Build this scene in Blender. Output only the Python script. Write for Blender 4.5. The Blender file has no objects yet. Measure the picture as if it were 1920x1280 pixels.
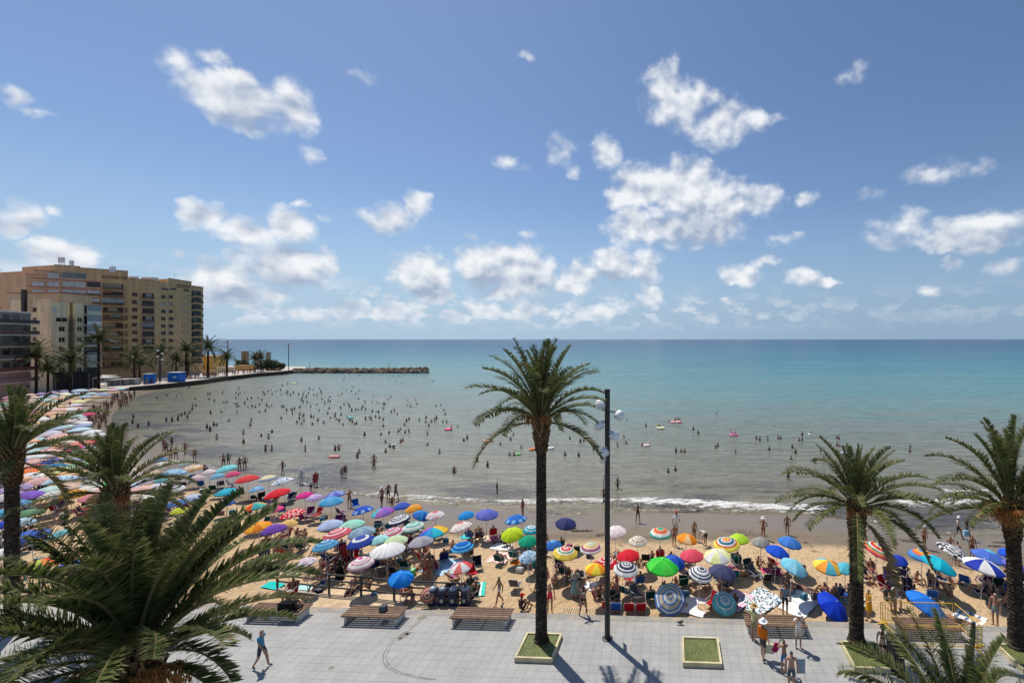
import bpy, bmesh, math, random
import numpy as np
from math import radians as R, sin, cos, tan, atan, atan2, pi, sqrt, asin
from mathutils import Vector, Matrix, Quaternion, noise as mnoise

scene = bpy.context.scene
COL = scene.collection
# ------------------------------------------------------------------ camera
CAMZ = 14.5          # eye height above the promenade (a fourth floor balcony)
FPX = 831.0          # focal length in pixels of the 1920 px wide photograph
PX, HY = 1222.0, 636.0
cam = bpy.data.cameras.new('camera')
cam.sensor_width = 36.0
cam.lens = 36.0 * FPX / 1920.0
cam.shift_x = (960.0 - PX) / 1920.0
cam.shift_y = (HY - 640.0) / 1920.0
cam.clip_start = 0.1
cam.clip_end = 200000.0
camo = bpy.data.objects.new('camera', cam)
COL.objects.link(camo)
camo.location = (0, 0, CAMZ)
camo.rotation_euler = (R(90), 0, 0)
scene.camera = camo
scene.view_settings.view_transform = 'Standard'
scene.view_settings.look = 'None'
scene.view_settings.gamma = 1.0
scene.view_settings.exposure = 0.0
# ------------------------------------------------------------------ sun
SUN_EL = 61.0
SUN_AZ = -41.5       # degrees from +Y towards +X (negative = to the left)
sd = Vector((sin(R(SUN_AZ)) * cos(R(SUN_EL)), cos(R(SUN_AZ)) * cos(R(SUN_EL)), sin(R(SUN_EL))))
sun = bpy.data.lights.new('sun', 'SUN')
sun.energy = 4.7
sun.angle = R(0.5)
sun.color = (1.0, 0.95, 0.87)
suno = bpy.data.objects.new('sun', sun)
COL.objects.link(suno)
suno.location = (0, 0, 60)
suno.rotation_euler = sd.to_track_quat('Z', 'Y').to_euler()

# ------------------------------------------------------------------ node helper
class NT:
    def __init__(s, tree):
        s.t = tree; s.n = tree.nodes; s.l = tree.links
    def new(s, ty, **kw):
        nd = s.n.new(ty)
        for k, v in kw.items(): setattr(nd, k, v)
        return nd
    def put(s, sock, v):
        if hasattr(v, 'is_output') or isinstance(v, bpy.types.NodeSocket): s.l.new(v, sock)
        else: sock.default_value = v
    def math(s, op, a, b=0.0, c=None, clamp=False):
        nd = s.new('ShaderNodeMath', operation=op); nd.use_clamp = clamp
        s.put(nd.inputs[0], a); s.put(nd.inputs[1], b)
        if c is not None: s.put(nd.inputs[2], c)
        return nd.outputs[0]
    def vmath(s, op, a, b=None, c=None):
        nd = s.new('ShaderNodeVectorMath', operation=op)
        s.put(nd.inputs[0], a)
        if b is not None: s.put(nd.inputs[1], b)
        if c is not None: s.put(nd.inputs[2], c)
        return nd.outputs['Value'] if op in ('LENGTH', 'DOT_PRODUCT', 'DISTANCE') else nd.outputs[0]
    def noise(s, vec, scale, detail=4.0, rough=0.55, out='Fac', dist=0.0):
        nd = s.new('ShaderNodeTexNoise')
        s.put(nd.inputs['Vector'], vec); nd.inputs['Scale'].default_value = scale
        nd.inputs['Detail'].default_value = detail; nd.inputs['Roughness'].default_value = rough
        nd.inputs['Distortion'].default_value = dist
        return nd.outputs[out]
    def ramp(s, fac, stops, interp='LINEAR'):
        nd = s.new('ShaderNodeValToRGB'); e = nd.color_ramp.elements
        nd.color_ramp.interpolation = interp
        while len(e) < len(stops): e.new(0.5)
        for el, (p, c) in zip(e, stops):
            el.position = p
            el.color = (c[0], c[1], c[2], 1.0) if isinstance(c, (tuple, list)) else (c, c, c, 1.0)
        s.put(nd.inputs[0], fac)
        return nd.outputs[0]
    def mapr(s, v, a, b, c=0.0, d=1.0, smooth=True):
        nd = s.new('ShaderNodeMapRange', interpolation_type='SMOOTHSTEP' if smooth else 'LINEAR')
        s.put(nd.inputs[0], v)
        for i, x in enumerate((a, b, c, d)): s.put(nd.inputs[i + 1], x)
        return nd.outputs[0]
    def mix(s, f, a, b, mode='MIX'):
        nd = s.new('ShaderNodeMix', data_type='RGBA', blend_type=mode)
        s.put(nd.inputs[0], f)
        for sock, v in ((nd.inputs[6], a), (nd.inputs[7], b)):
            if isinstance(v, (tuple, list)): v = (v[0], v[1], v[2], 1.0)
            s.put(sock, v)
        return nd.outputs[2]

# ------------------------------------------------------------------ world
world = bpy.data.worlds.new('World')
scene.world = world
world.use_nodes = True
W = NT(world.node_tree)
W.n.clear()
SKY_STR = 0.10
sky = W.new('ShaderNodeTexSky', sky_type='NISHITA')
sky.sun_disc = False
sky.sun_elevation = R(SUN_EL)
sky.sun_rotation = R(SUN_AZ)
sky.altitude = 0.0
sky.air_density = 1.0
sky.dust_density = 0.4
sky.ozone_density = 1.6
tc = W.new('ShaderNodeTexCoord')
dirv = W.vmath('NORMALIZE', tc.outputs['Generated'])
sp = W.new('ShaderNodeSeparateXYZ'); W.l.new(dirv, sp.inputs[0])
az = W.math('ARCTAN2', sp.outputs[0], sp.outputs[1])
el = W.math('ARCSINE', sp.outputs[2])
cmb = W.new('ShaderNodeCombineXYZ'); W.l.new(az, cmb.inputs[0]); W.l.new(el, cmb.inputs[1])
P0 = cmb.outputs[0]
wn1 = W.vmath('SUBTRACT', W.noise(P0, 9.0, 3.0, 0.6, out='Color'), (0.5, 0.5, 0.5))
wn2 = W.vmath('SUBTRACT', W.noise(P0, 34.0, 4.0, 0.6, out='Color'), (0.5, 0.5, 0.5))
P1 = W.vmath('MULTIPLY_ADD', wn1, (0.05, 0.035, 0.0), P0)
P1 = W.vmath('MULTIPLY_ADD', wn2, (0.035, 0.03, 0.0), P1)
def dir_of(x, y):
    a = atan((x - PX) / FPX)
    return a, atan((HY - y) / FPX * cos(a))
CLOUDS = [  # azimuth/elevation of each cloud given by where it stands in the sky: x, y, half width, half height, weight
 (455,190,112,50,.92),(545,205,52,52,1.0),(385,165,60,36,.7),(325,110,54,34,.5),(583,292,26,22,.5),(400,105,40,15,.4),
 (735,405,62,30,.95),(782,385,30,32,1),(385,405,52,32,.9),(470,440,70,28,.85),(545,425,50,40,.95),(563,382,18,10,.6),(602,410,24,10,.45),
 (530,500,84,52,1.05),(400,530,74,42,1.1),(430,552,70,24,.9),(612,490,24,34,.8),(340,482,34,18,.55),(520,557,50,16,.8),
 (790,515,60,46,1.15),(805,548,48,18,1),(930,500,84,46,1.15),(990,505,52,48,1.15),(870,490,30,22,.8),(935,545,60,18,.7),
 (1090,515,40,22,.9),(1150,500,50,36,1),(1208,500,36,40,.9),(1075,537,48,14,.8),(1080,498,18,14,.7),
 (1290,356,80,56,1.15),(1205,350,62,44,1.15),(1160,365,30,26,.9),(1335,395,84,58,1.2),(1290,425,84,40,1),(1190,430,56,38,.9),(1420,380,50,34,.85),
 (1290,200,84,50,.72),(1250,165,46,40,.70),(1345,230,66,46,.78),(1420,222,46,18,.5),(1350,262,28,20,.4),(1265,128,18,26,.45),
 (1060,280,34,32,.62),(1080,320,18,16,.45),(1137,282,30,34,.6),
 (1830,432,124,40,.85),(1900,415,80,30,.7),(1680,425,62,40,.7),(1750,330,62,26,.42),(1870,500,62,20,.6),(1590,138,40,26,.38),(1640,360,46,14,.32),
 (1515,375,26,18,.4),(1785,500,30,16,.5),(1745,545,36,12,.5),(1830,320,50,18,.3),
 (40,402,66,32,.75),(112,390,34,16,.6),(120,485,72,32,.8),(20,182,34,24,.55),(60,210,40,12,.3),(20,430,46,30,.6),
 (1390,515,46,22,.85),(1505,520,40,18,.75),(1550,532,26,12,.7),(1468,450,42,14,.42),(1216,560,26,22,.75),(1435,490,34,12,.5),(1365,567,24,10,.6),
 (1370,340,50,12,.25),(950,305,38,16,.34),(985,108,18,10,.4),(680,140,34,14,.28),(990,437,26,14,.36),(885,442,20,8,.3),
 (560,585,60,14,.7),(660,575,40,22,.8),(610,592,50,12,.7),(740,585,50,16,.7),(905,580,34,18,.8),(985,580,44,20,.8),(1040,590,40,12,.7),(1130,582,40,16,.7),(1080,575,24,12,.6),
]
M = None
for (x, y, rx, ry, w) in CLOUDS:
    a, e = dir_of(x, y)
    ca = cos(a)
    sx = FPX / (rx * ca * ca); sy = FPX / (ry * ca * max(.6, cos(e)))
    q = W.vmath('MULTIPLY_ADD', P1, (sx, sy, 0.0), (-a * sx, -e * sy, 0.0))
    v = W.math('MULTIPLY_ADD', W.vmath('LENGTH', q), -w * 0.8, w)
    M = v if M is None else W.math('MAXIMUM', M, v)
# low band of far cumulus above the horizon
bx = W.vmath('MULTIPLY', P0, (1.0, 2.0, 1.0))
band = W.noise(bx, 17.0, 7.0, 0.58)
bandmask = W.math('MULTIPLY', W.mapr(el, 0.012, 0.045), W.mapr(el, 0.13, 0.05))
bandmask = W.math('MULTIPLY', bandmask, W.mapr(az, 0.55, -0.35, 0.25, 1.0))
bandv = W.math('MULTIPLY', W.mapr(band, 0.47, 0.58, 0.0, 0.9), bandmask)
Pn = W.vmath('MULTIPLY', P0, (1.0, 1.25, 1.0))
def billow(v, det):
    p = W.noise(v, 11.0, det + 3, 0.52, dist=0.2)
    nd = W.new('ShaderNodeTexVoronoi', voronoi_dimensions='3D', feature='F1'); nd.normalize = True
    W.put(nd.inputs['Vector'], v); nd.inputs['Scale'].default_value = 26.0; nd.inputs['Detail'].default_value = det; nd.inputs['Roughness'].default_value = 0.5
    return W.math('ADD', W.math('MULTIPLY', p, 0.62), W.math('MULTIPLY', W.math('SUBTRACT', 1.0, nd.outputs['Distance']), 0.36))
f1 = billow(Pn, 3.0)
f1s = billow(Pn, 1.0)
f2 = billow(W.vmath('ADD', Pn, (-0.010, 0.024, 0.0)), 1.0)
dens = W.math('MULTIPLY_ADD', W.math('SUBTRACT', f1, 0.555), 2.3, M)
alpha = W.mapr(dens, 0.0, 0.66)
alpha = W.math('MULTIPLY', alpha, W.mapr(M, 0.0, 0.22))
alpha = W.math('MULTIPLY', alpha, 0.97)
alpha = W.math('MAXIMUM', alpha, bandv)
shade = W.math('MULTIPLY_ADD', W.math('SUBTRACT', f1s, f2), 4.2, 0.70, clamp=True)
thick = W.mapr(dens, 0.7, 1.35)
lowdark = W.math('MULTIPLY', thick, W.math('SUBTRACT', 1.0, shade))
Dk = None
for (x, y, rx, ry) in [(805,550,60,20),(925,532,80,26),(995,528,50,24),(535,532,90,28),(410,552,80,24),(1315,425,90,40),(1150,528,60,18),(1205,525,40,16),(560,470,40,18),(1830,455,120,24),(60,430,80,24),(480,235,110,26),(740,428,60,16),(1290,455,60,18),(1680,455,50,18)]:
    a, e = dir_of(x, y); ca = cos(a); sx = FPX / (rx * ca * ca); sy = FPX / (ry * ca)
    v = W.math('MULTIPLY_ADD', W.vmath('LENGTH', W.vmath('MULTIPLY_ADD', P1, (sx, sy, 0.0), (-a * sx, -e * sy, 0.0))), -1.0, 1.15, clamp=True)
    Dk = v if Dk is None else W.math('MAXIMUM', Dk, v)
shade2 = W.math('SUBTRACT', shade, W.math('MULTIPLY', lowdark, 0.4), clamp=True)
shade2 = W.math('SUBTRACT', shade2, W.math('MULTIPLY', Dk, 0.75), clamp=True)
K = 1.0 / SKY_STR
cc = W.mix(shade2, (0.38 * K, 0.46 * K, 0.60 * K), (0.90 * K, 0.92 * K, 0.95 * K))
hz = W.mapr(el, 0.10, 0.0, 0.0, 0.5)
cc = W.mix(hz, cc, (0.47 * K, 0.60 * K, 0.74 * K))
skyc = W.mix(1.0, sky.outputs[0], (0.86, 0.93, 1.03), 'MULTIPLY')
hb_ = W.mapr(el, 0.30, -0.01, 0.0, 1.0)
skyc = W.mix(W.math('MULTIPLY', hb_, 0.92), skyc, W.mix(W.mapr(az, -0.5, 0.7), (0.40 * K, 0.56 * K, 0.74 * K), (0.27 * K, 0.40 * K, 0.58 * K)))
fin = W.mix(alpha, skyc, cc)
bg = W.new('ShaderNodeBackground'); bg.inputs[1].default_value = SKY_STR
W.l.new(fin, bg.inputs[0])
wo = W.new('ShaderNodeOutputWorld'); W.l.new(bg.outputs[0], wo.inputs[0])

# ------------------------------------------------------------------ geometry helpers
def lin(c):
    """8 bit sRGB triple -> linear"""
    o = []
    for v in c:
        v = v / 255.0
        o.append(v / 12.92 if v <= 0.04045 else ((v + 0.055) / 1.055) ** 2.4)
    return tuple(o)
class MB:
    def __init__(s): s.v = []; s.f = []; s.c = []
    def add(s, vs, fs, col=(1, 1, 1)):
        o = len(s.v)
        s.v.extend([tuple(p) for p in vs])
        for i, f in enumerate(fs):
            s.f.append(tuple(o + k for k in f))
            s.c.append(col[i] if isinstance(col, list) else col)
        return s
    def box(s, c, size, col=(1, 1, 1), rz=0.0, M=None):
        x, y, z = size[0] / 2, size[1] / 2, size[2] / 2
        vs = [Vector((sx * x, sy * y, sz * z)) for sx in (-1, 1) for sy in (-1, 1) for sz in (-1, 1)]
        if M is not None: vs = [M @ v for v in vs]
        if rz: m = Matrix.Rotation(rz, 3, 'Z'); vs = [m @ v for v in vs]
        vs = [v + Vector(c) for v in vs]
        return s.add(vs, [(0, 1, 3, 2), (4, 6, 7, 5), (0, 4, 5, 1), (2, 3, 7, 6), (0, 2, 6, 4), (1, 5, 7, 3)], col)
    def tube(s, pts, rad, n=6, col=(1, 1, 1), cap=True):
        pts = [Vector(p) for p in pts]
        if not isinstance(rad, (list, tuple)): rad = [rad] * len(pts)
        vs = []; up = Vector((0, 0, 1)); prev = None
        for i, p in enumerate(pts):
            t = (pts[min(i + 1, len(pts) - 1)] - pts[max(i - 1, 0)]).normalized()
            if prev is None:
                a = t.cross(up)
                if a.length < 1e-3: a = t.cross(Vector((1, 0, 0)))
                a.normalize()
            else:
                a = prev - t * prev.dot(t)
                if a.length < 1e-6: a = t.orthogonal()
                a.normalize()
            prev = a; b = t.cross(a)
            for k in range(n):
                w = 2 * pi * k / n
                vs.append(p + (a * cos(w) + b * sin(w)) * rad[i])
        fs = []
        for i in range(len(pts) - 1):
            for k in range(n):
                k2 = (k + 1) % n
                fs.append((i * n + k, i * n + k2, (i + 1) * n + k2, (i + 1) * n + k))
        if cap:
            fs.append(tuple(range(n - 1, -1, -1))); fs.append(tuple((len(pts) - 1) * n + k for k in range(n)))
        return s.add(vs, fs, col)
    def lathe(s, prof, n=16, col=(1, 1, 1), c=(0, 0, 0), M=None):
        """prof: list of (r, z[, colour])"""
        vs = []; 
        for p in prof:
            for k in range(n):
                w = 2 * pi * k / n
                v = Vector((p[0] * cos(w), p[0] * sin(w), p[1]))
                if M is not None: v = M @ v
                vs.append(v + Vector(c))
        fs = []; cs = []
        for i in range(len(prof) - 1):
            for k in range(n):
                k2 = (k + 1) % n
                fs.append((i * n + k, i * n + k2, (i + 1) * n + k2, (i + 1) * n + k))
                cs.append(prof[i][2] if len(prof[i]) > 2 else col)
        return s.add(vs, fs, cs)
    def prism(s, poly, z0, z1, col=(1, 1, 1)):
        n = len(poly)
        vs = [(p[0], p[1], z0) for p in poly] + [(p[0], p[1], z1) for p in poly]
        fs = [(i, (i + 1) % n, n + (i + 1) % n, n + i) for i in range(n)] + [tuple(range(n - 1, -1, -1)), tuple(range(n, 2 * n))]
        return s.add(vs, fs, col)
    def mesh(s, name, mat, smooth=False):
        me = bpy.data.meshes.new(name)
        me.from_pydata(s.v, [], s.f)
        ca = me.color_attributes.new('Col', 'FLOAT_COLOR', 'CORNER')
        tot = np.array([len(f) for f in s.f], dtype=np.int32)
        cols = np.ones((len(s.f), 4), dtype=np.float32)
        if s.c: cols[:, :3] = np.array(s.c, dtype=np.float32)[:, :3]
        ca.data.foreach_set('color', np.repeat(cols, tot, axis=0).ravel())
        if smooth: me.polygons.foreach_set('use_smooth', [True] * len(me.polygons))
        me.materials.append(mat)
        me.update()
        return me
    def build(s, name, mat, parent=None, smooth=False, loc=None):
        o = bpy.data.objects.new(name, s.mesh(name, mat, smooth))
        COL.objects.link(o)
        if parent is not None: o.parent = parent
        if loc is not None: o.location = loc
        return o
def tag(o, label=None, cat=None, group=None, kind=None):
    if label: o['label'] = label
    if cat: o['category'] = cat
    if group: o['group'] = group
    if kind: o['kind'] = kind
    return o
def thing(name, label, cat, loc=(0, 0, 0), rz=0.0, group=None):
    o = bpy.data.objects.new(name, None); COL.objects.link(o)
    o.empty_display_size = 0.3
    o.location = loc; o.rotation_euler = (0, 0, rz)
    return tag(o, label, cat, group)
def put(name, me, parent=None, loc=(0, 0, 0), rot=None, sc=None):
    o = bpy.data.objects.new(name, me); COL.objects.link(o)
    if parent is not None: o.parent = parent
    o.location = loc
    if rot is not None: o.rotation_euler = rot
    if sc is not None: o.scale = (sc, sc, sc) if not isinstance(sc, (tuple, list)) else sc
    return o

# ------------------------------------------------------------------ materials
def vcol_mat(name, rough=0.8, spec=0.3, trans=0.0, bump=0.0, bscale=30.0, var=0.12, vscale=3.0, metal=0.0, space='Object'):
    m = bpy.data.materials.new(name); m.use_nodes = True
    T = NT(m.node_tree); b = T.n['Principled BSDF']
    at = T.new('ShaderNodeAttribute', attribute_name='Col')
    tc = T.new('ShaderNodeTexCoord')
    n1 = T.noise(tc.outputs[space], vscale, 5.0, 0.6)
    f = T.mapr(n1, 0.25, 0.75, 1.0 - var, 1.0 + var, smooth=False)
    c = T.vmath('SCALE', at.outputs['Color']); T.put(c.node.inputs['Scale'], f)
    T.l.new(c, b.inputs['Base Color'])
    b.inputs['Roughness'].default_value = rough
    b.inputs['Specular IOR Level'].default_value = spec
    b.inputs['Metallic'].default_value = metal
    if bump:
        bp = T.new('ShaderNodeBump'); bp.inputs['Strength'].default_value = bump; bp.inputs['Distance'].default_value = 0.02
        T.l.new(T.noise(tc.outputs[space], bscale, 6.0, 0.6), bp.inputs['Height']); T.l.new(bp.outputs[0], b.inputs['Normal'])
    if trans:
        tr = T.new('ShaderNodeBsdfTranslucent'); T.l.new(c, tr.inputs[0])
        mx = T.new('ShaderNodeMixShader'); mx.inputs[0].default_value = trans
        T.l.new(b.outputs[0], mx.inputs[1]); T.l.new(tr.outputs[0], mx.inputs[2])
        T.l.new(mx.outputs[0], T.n['Material Output'].inputs[0])
    return m
def streaks(m, amount=0.22):
    T = NT(m.node_tree); b = T.n['Principled BSDF']; src = b.inputs['Base Color'].links[0].from_socket
    tc = T.new('ShaderNodeTexCoord'); n = T.noise(T.vmath('MULTIPLY', tc.outputs['Object'], (1.3, 1.3, 0.10)), 1.0, 5.0, 0.65)
    T.l.new(T.mix(1.0, src, T.ramp(n, [(0.35, 1.0 - amount), (0.65, 1.06)]), 'MULTIPLY'), b.inputs['Base Color'])
MAT = dict(
    fabric=vcol_mat('umbrella_fabric', 0.75, 0.2, trans=0.22, var=0.16, vscale=2.2, bump=0.5, bscale=5.0),
    cloth=vcol_mat('cloth', 0.9, 0.1, var=0.12, bump=0.4, bscale=9.0),
    skin=vcol_mat('skin', 0.5, 0.35, var=0.08),
    leaf=vcol_mat('palm_leaf', 0.55, 0.12, trans=0.30, var=0.3, vscale=1.2),
    bark=vcol_mat('palm_bark', 0.95, 0.1, bump=0.8, bscale=14.0, var=0.45, vscale=7.0),
    fruit=vcol_mat('date_cluster', 0.6, 0.3, var=0.3, vscale=8.0),
    wood=vcol_mat('weathered_wood', 0.75, 0.25, bump=0.4, bscale=20.0, var=0.35, vscale=5.0),
    metal=vcol_mat('painted_metal', 0.4, 0.5, var=0.1),
    plastic=vcol_mat('moulded_plastic', 0.35, 0.5, var=0.05),
    stucco=vcol_mat('stucco', 0.9, 0.15, bump=0.3, bscale=3.0, var=0.14, vscale=0.25),
    stone=vcol_mat('stone', 0.9, 0.2, bump=1.0, bscale=4.0, var=0.35, vscale=1.2),
    glass=vcol_mat('window_glass', 0.25, 0.25, var=0.2, vscale=0.5),
    paint=vcol_mat('matte_paint', 0.7, 0.3, var=0.08),
    bush=vcol_mat('bush_leaf', 0.6, 0.3, trans=0.1, var=0.3, vscale=2.0),
)
streaks(MAT['stucco'])
# ------------------------------------------------------------------ shoreline and ground height
SEA = -1.2
def at_z(px, py, z):
    D = (CAMZ - z) * FPX / (py - HY)
    return ((px - PX) / FPX * D, D)
WL_PX = [(295,732),(262,741),(235,752),(217,767),(205,783),(212,800),(250,814),(290,825),(340,850),(390,872),(450,888),(531,896),
         (603,913),(662,924),(728,934),(816,947),(900,955),(1000,960),(1100,962),(1250,961),(1400,963),(1540,966),(1616,976),(1708,996),(1800,1004),(1920,1013)]
WL = [at_z(x, y, SEA) for x, y in WL_PX] + [(60.0, 33.0), (400.0, 20.0)]
WALL_PX = [(295,730),(341,725),(381,720),(427,713),(484,706),(529,702.5)]
SW = [at_z(x, y, SEA) for x, y in WALL_PX]
SW[-1] = (SW[-1][0], SW[-1][1])
SW.append((-166.0, 205.0))
SEA_EDGE = list(reversed(SW)) + WL          # coast from the root of the breakwater round the bay to the right
SEA_POLY = SEA_EDGE + [(90000, 20), (90000, 60000), (-90000, 60000), (-90000, 300), (-185, 236), (-168, 216)]
def sdist(X, Y):
    """signed distance to the coast, + on land; arrays"""
    X = np.asarray(X, dtype=float); Y = np.asarray(Y, dtype=float)
    best = np.full(X.shape, 1e12)
    E = SEA_EDGE + [] 
    for (x0, y0), (x1, y1) in zip(E[:-1], E[1:]):
        dx, dy = x1 - x0, y1 - y0
        t = np.clip(((X - x0) * dx + (Y - y0) * dy) / (dx * dx + dy * dy), 0, 1)
        best = np.minimum(best, (X - x0 - t * dx) ** 2 + (Y - y0 - t * dy) ** 2)
    inside = np.zeros(X.shape, dtype=bool)
    Pp = SEA_POLY; n = len(Pp); j = n - 1
    for i in range(n):
        xi, yi = Pp[i]; xj, yj = Pp[j]
        if yi != yj:
            c = ((yi > Y) != (yj > Y)) & (X < (xj - xi) * (Y - yi) / (yj - yi) + xi)
            inside ^= c
        j = i
    d = np.sqrt(best)
    return np.where(inside, -d, d)
def wdist(X, Y):
    """distance to the sandy waterline only (the turbid water follows the beach, not the sea wall)"""
    best = np.full(X.shape, 1e12)
    for (x0, y0), (x1, y1) in zip(WL[:-1], WL[1:]):
        dx, dy = x1 - x0, y1 - y0
        t = np.clip(((X - x0) * dx + (Y - y0) * dy) / (dx * dx + dy * dy), 0, 1)
        best = np.minimum(best, (X - x0 - t * dx) ** 2 + (Y - y0 - t * dy) ** 2)
    return np.sqrt(best) * np.where(sdist(X, Y) < 0, 1, -1)
def sand_z(X, Y):
    d = sdist(X, Y)
    z = np.where(d > 0, np.minimum(-0.32, SEA + 0.075 * d), np.maximum(-3.0, SEA + 0.045 * d))
    return z, d
def gz(x, y):
    """ground height used for standing things"""
    if y < pedge(x): return 0.0
    z, d = sand_z(np.array([x]), np.array([y]))
    return float(z[0])
ROW = -0.046                                  # direction of the paving rows
def pedge(x): return 23.35 + ROW * (x + 3.0)   # seaward edge of the promenade
def G(px, py, zoff=0.0):
    """point of the ground seen at photograph pixel (px, py)"""
    z = 0.0
    D = (CAMZ - z - zoff) * FPX / (py - HY); X = (px - PX) / FPX * D
    if D < pedge(X): return Vector((X, D, 0.0))
    z = -0.5
    for _ in range(6):
        D = (CAMZ - z - zoff) * FPX / (py - HY); X = (px - PX) / FPX * D
        z = gz(X, D)
        if D <= pedge(X): z = -0.32
    return Vector((X, D, z))

def grid_mesh(name, xs, ys, zfun, attrs, mat, kind='structure'):
    XX, YY = np.meshgrid(xs, ys)
    Z = zfun(XX, YY)
    nx, ny = len(xs), len(ys)
    co = np.stack([XX.ravel(), YY.ravel(), Z.ravel()], 1).astype(np.float32)
    i = np.arange(nx * ny).reshape(ny, nx)
    q = np.stack([i[:-1, :-1], i[:-1, 1:], i[1:, 1:], i[1:, :-1]], -1).reshape(-1, 4).astype(np.int32)
    me = bpy.data.meshes.new(name)
    me.vertices.add(len(co)); me.vertices.foreach_set('co', co.ravel())
    me.loops.add(q.size); me.loops.foreach_set('vertex_index', q.ravel())
    me.polygons.add(len(q)); me.polygons.foreach_set('loop_start', np.arange(0, q.size, 4, dtype=np.int32))
    me.polygons.foreach_set('use_smooth', [True] * len(q))
    me.update(calc_edges=True)
    for k, a in attrs.items():
        at = me.attributes.new(k, 'FLOAT', 'POINT'); at.data.foreach_set('value', a(XX, YY).ravel().astype(np.float32))
    me.materials.append(mat)
    o = bpy.data.objects.new(name, me); COL.objects.link(o); o['kind'] = kind
    return o
def spaced(a, b, s): return list(np.arange(a, b, s))
def grow(start, end, step, f=1.25):
    o = []; v = start
    while abs(v) < abs(end):
        o.append(v); v += step * (1 if end > start else -1); step *= f
    return o + [end]

# ------------------------------------------------------------------ water
m = bpy.data.materials.new('sea_water'); m.use_nodes = True
T = NT(m.node_tree); b = T.n['Principled BSDF']
tc = T.new('ShaderNodeTexCoord'); ob = tc.outputs['Object']
dist = T.new('ShaderNodeAttribute', attribute_name='shore').outputs['Fac']
foam = T.new('ShaderNodeAttribute', attribute_name='foam').outputs['Fac']
bay = T.new('ShaderNodeAttribute', attribute_name='bay').outputs['Fac']
wob = T.noise(T.vmath('MULTIPLY', ob, (0.012, 0.05, 1.0)), 1.0, 4.0, 0.6)
wob2 = T.noise(T.vmath('MULTIPLY', ob, (0.06, 0.25, 1.0)), 1.0, 3.0, 0.6)
sh = T.math('MULTIPLY', dist, T.mapr(wob, 0.2, 0.8, 0.62, 1.5, smooth=False))
sh = T.math('MULTIPLY', sh, T.mapr(wob2, 0.2, 0.8, 0.85, 1.18, smooth=False))
lg = T.math('MULTIPLY', T.math('LOGARITHM', T.math('ADD', T.math('MAXIMUM', sh, 0.0), 1.0), 10.0), 0.25)
def LG(d): return math.log10(d + 1) / 4.0
base = T.ramp(lg, [(LG(0), (0.205, 0.17, 0.115)), (LG(6), (0.185, 0.172, 0.125)), (LG(22), (0.178, 0.182, 0.14)), (LG(45), (0.162, 0.190, 0.160)),
                   (LG(85), (0.125, 0.225, 0.220)), (LG(150), (0.080, 0.215, 0.232)), (LG(330), (0.034, 0.150, 0.205)), (LG(1100), (0.017, 0.086, 0.165)), (1.0, (0.012, 0.042, 0.105))])
base = T.mix(bay, base, (0.115, 0.115, 0.072))
weed = T.noise(T.vmath('MULTIPLY', ob, (0.09, 0.22, 1.0)), 1.0, 5.0, 0.65)
wm = T.math('MULTIPLY', T.mapr(weed, 0.45, 0.60), T.math('MULTIPLY', T.mapr(dist, 13.0, 3.0), 0.72))
base = T.mix(wm, base, (0.045, 0.045, 0.055))
fn = T.noise(T.vmath('MULTIPLY', ob, (0.8, 1.6, 1.0)), 1.0, 7.0, 0.72)
fn2 = T.noise(T.vmath('MULTIPLY', ob, (3.0, 4.0, 1.0)), 1.0, 4.0, 0.7)
fsum = T.math('ADD', foam, T.math('ADD', T.math('MULTIPLY_ADD', fn, 2.6, -1.38), T.math('MULTIPLY_ADD', fn2, 1.1, -0.6)))
fm = T.mapr(fsum, 0.66, 1.10)
fm = T.math('MULTIPLY', fm, T.mapr(foam, 0.02, 0.2))
stk = T.noise(T.vmath('MULTIPLY', ob, (0.25, 1.3, 1.0)), 1.0, 5.0, 0.68)
base = T.mix(1.0, base, T.ramp(stk, [(0.30, .70), (0.70, 1.28)]), 'MULTIPLY')
col = T.mix(fm, base, (0.66, 0.65, 0.62))
T.l.new(col, b.inputs['Base Color'])
T.l.new(T.mapr(fm, 0, 1, 0.24, 0.8), b.inputs['Roughness'])
b.inputs['IOR'].default_value = 1.33
T.put(b.inputs['Specular IOR Level'], T.mapr(lg, LG(10), LG(900), 0.42, 0.10, smooth=False))
w1 = T.noise(T.vmath('MULTIPLY', ob, (0.55, 1.5, 1.0)), 1.0, 5.0, 0.62)
w2 = T.noise(T.vmath('MULTIPLY', ob, (0.16, 0.62, 1.0)), 1.0, 4.0, 0.6, dist=0.5)
w3 = T.noise(T.vmath('MULTIPLY', ob, (0.02, 0.085, 1.0)), 1.0, 3.0, 0.5)
hgt = T.math('ADD', T.math('MULTIPLY', w1, 0.30), T.math('ADD', T.math('MULTIPLY', w2, 0.75), T.math('MULTIPLY', w3, 1.2)))
bp = T.new('ShaderNodeBump'); bp.inputs['Strength'].default_value = 1.0; bp.inputs['Distance'].default_value = 1.0
T.l.new(hgt, bp.inputs['Height']); T.l.new(bp.outputs[0], b.inputs['Normal'])
WATER = m
xs = sorted(set([round(v, 3) for v in grow(-175, -60000, 3)[1:] + spaced(-175, -60, 2.0) + spaced(-60, 45, 0.8) + grow(45, 60000, 2)]))
ys = sorted(set([round(v, 3) for v in spaced(20, 33, 2.0) + spaced(33, 56, 0.4) + spaced(56, 140, 1.5) + grow(140, 60000, 3, 1.15)]))
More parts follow.
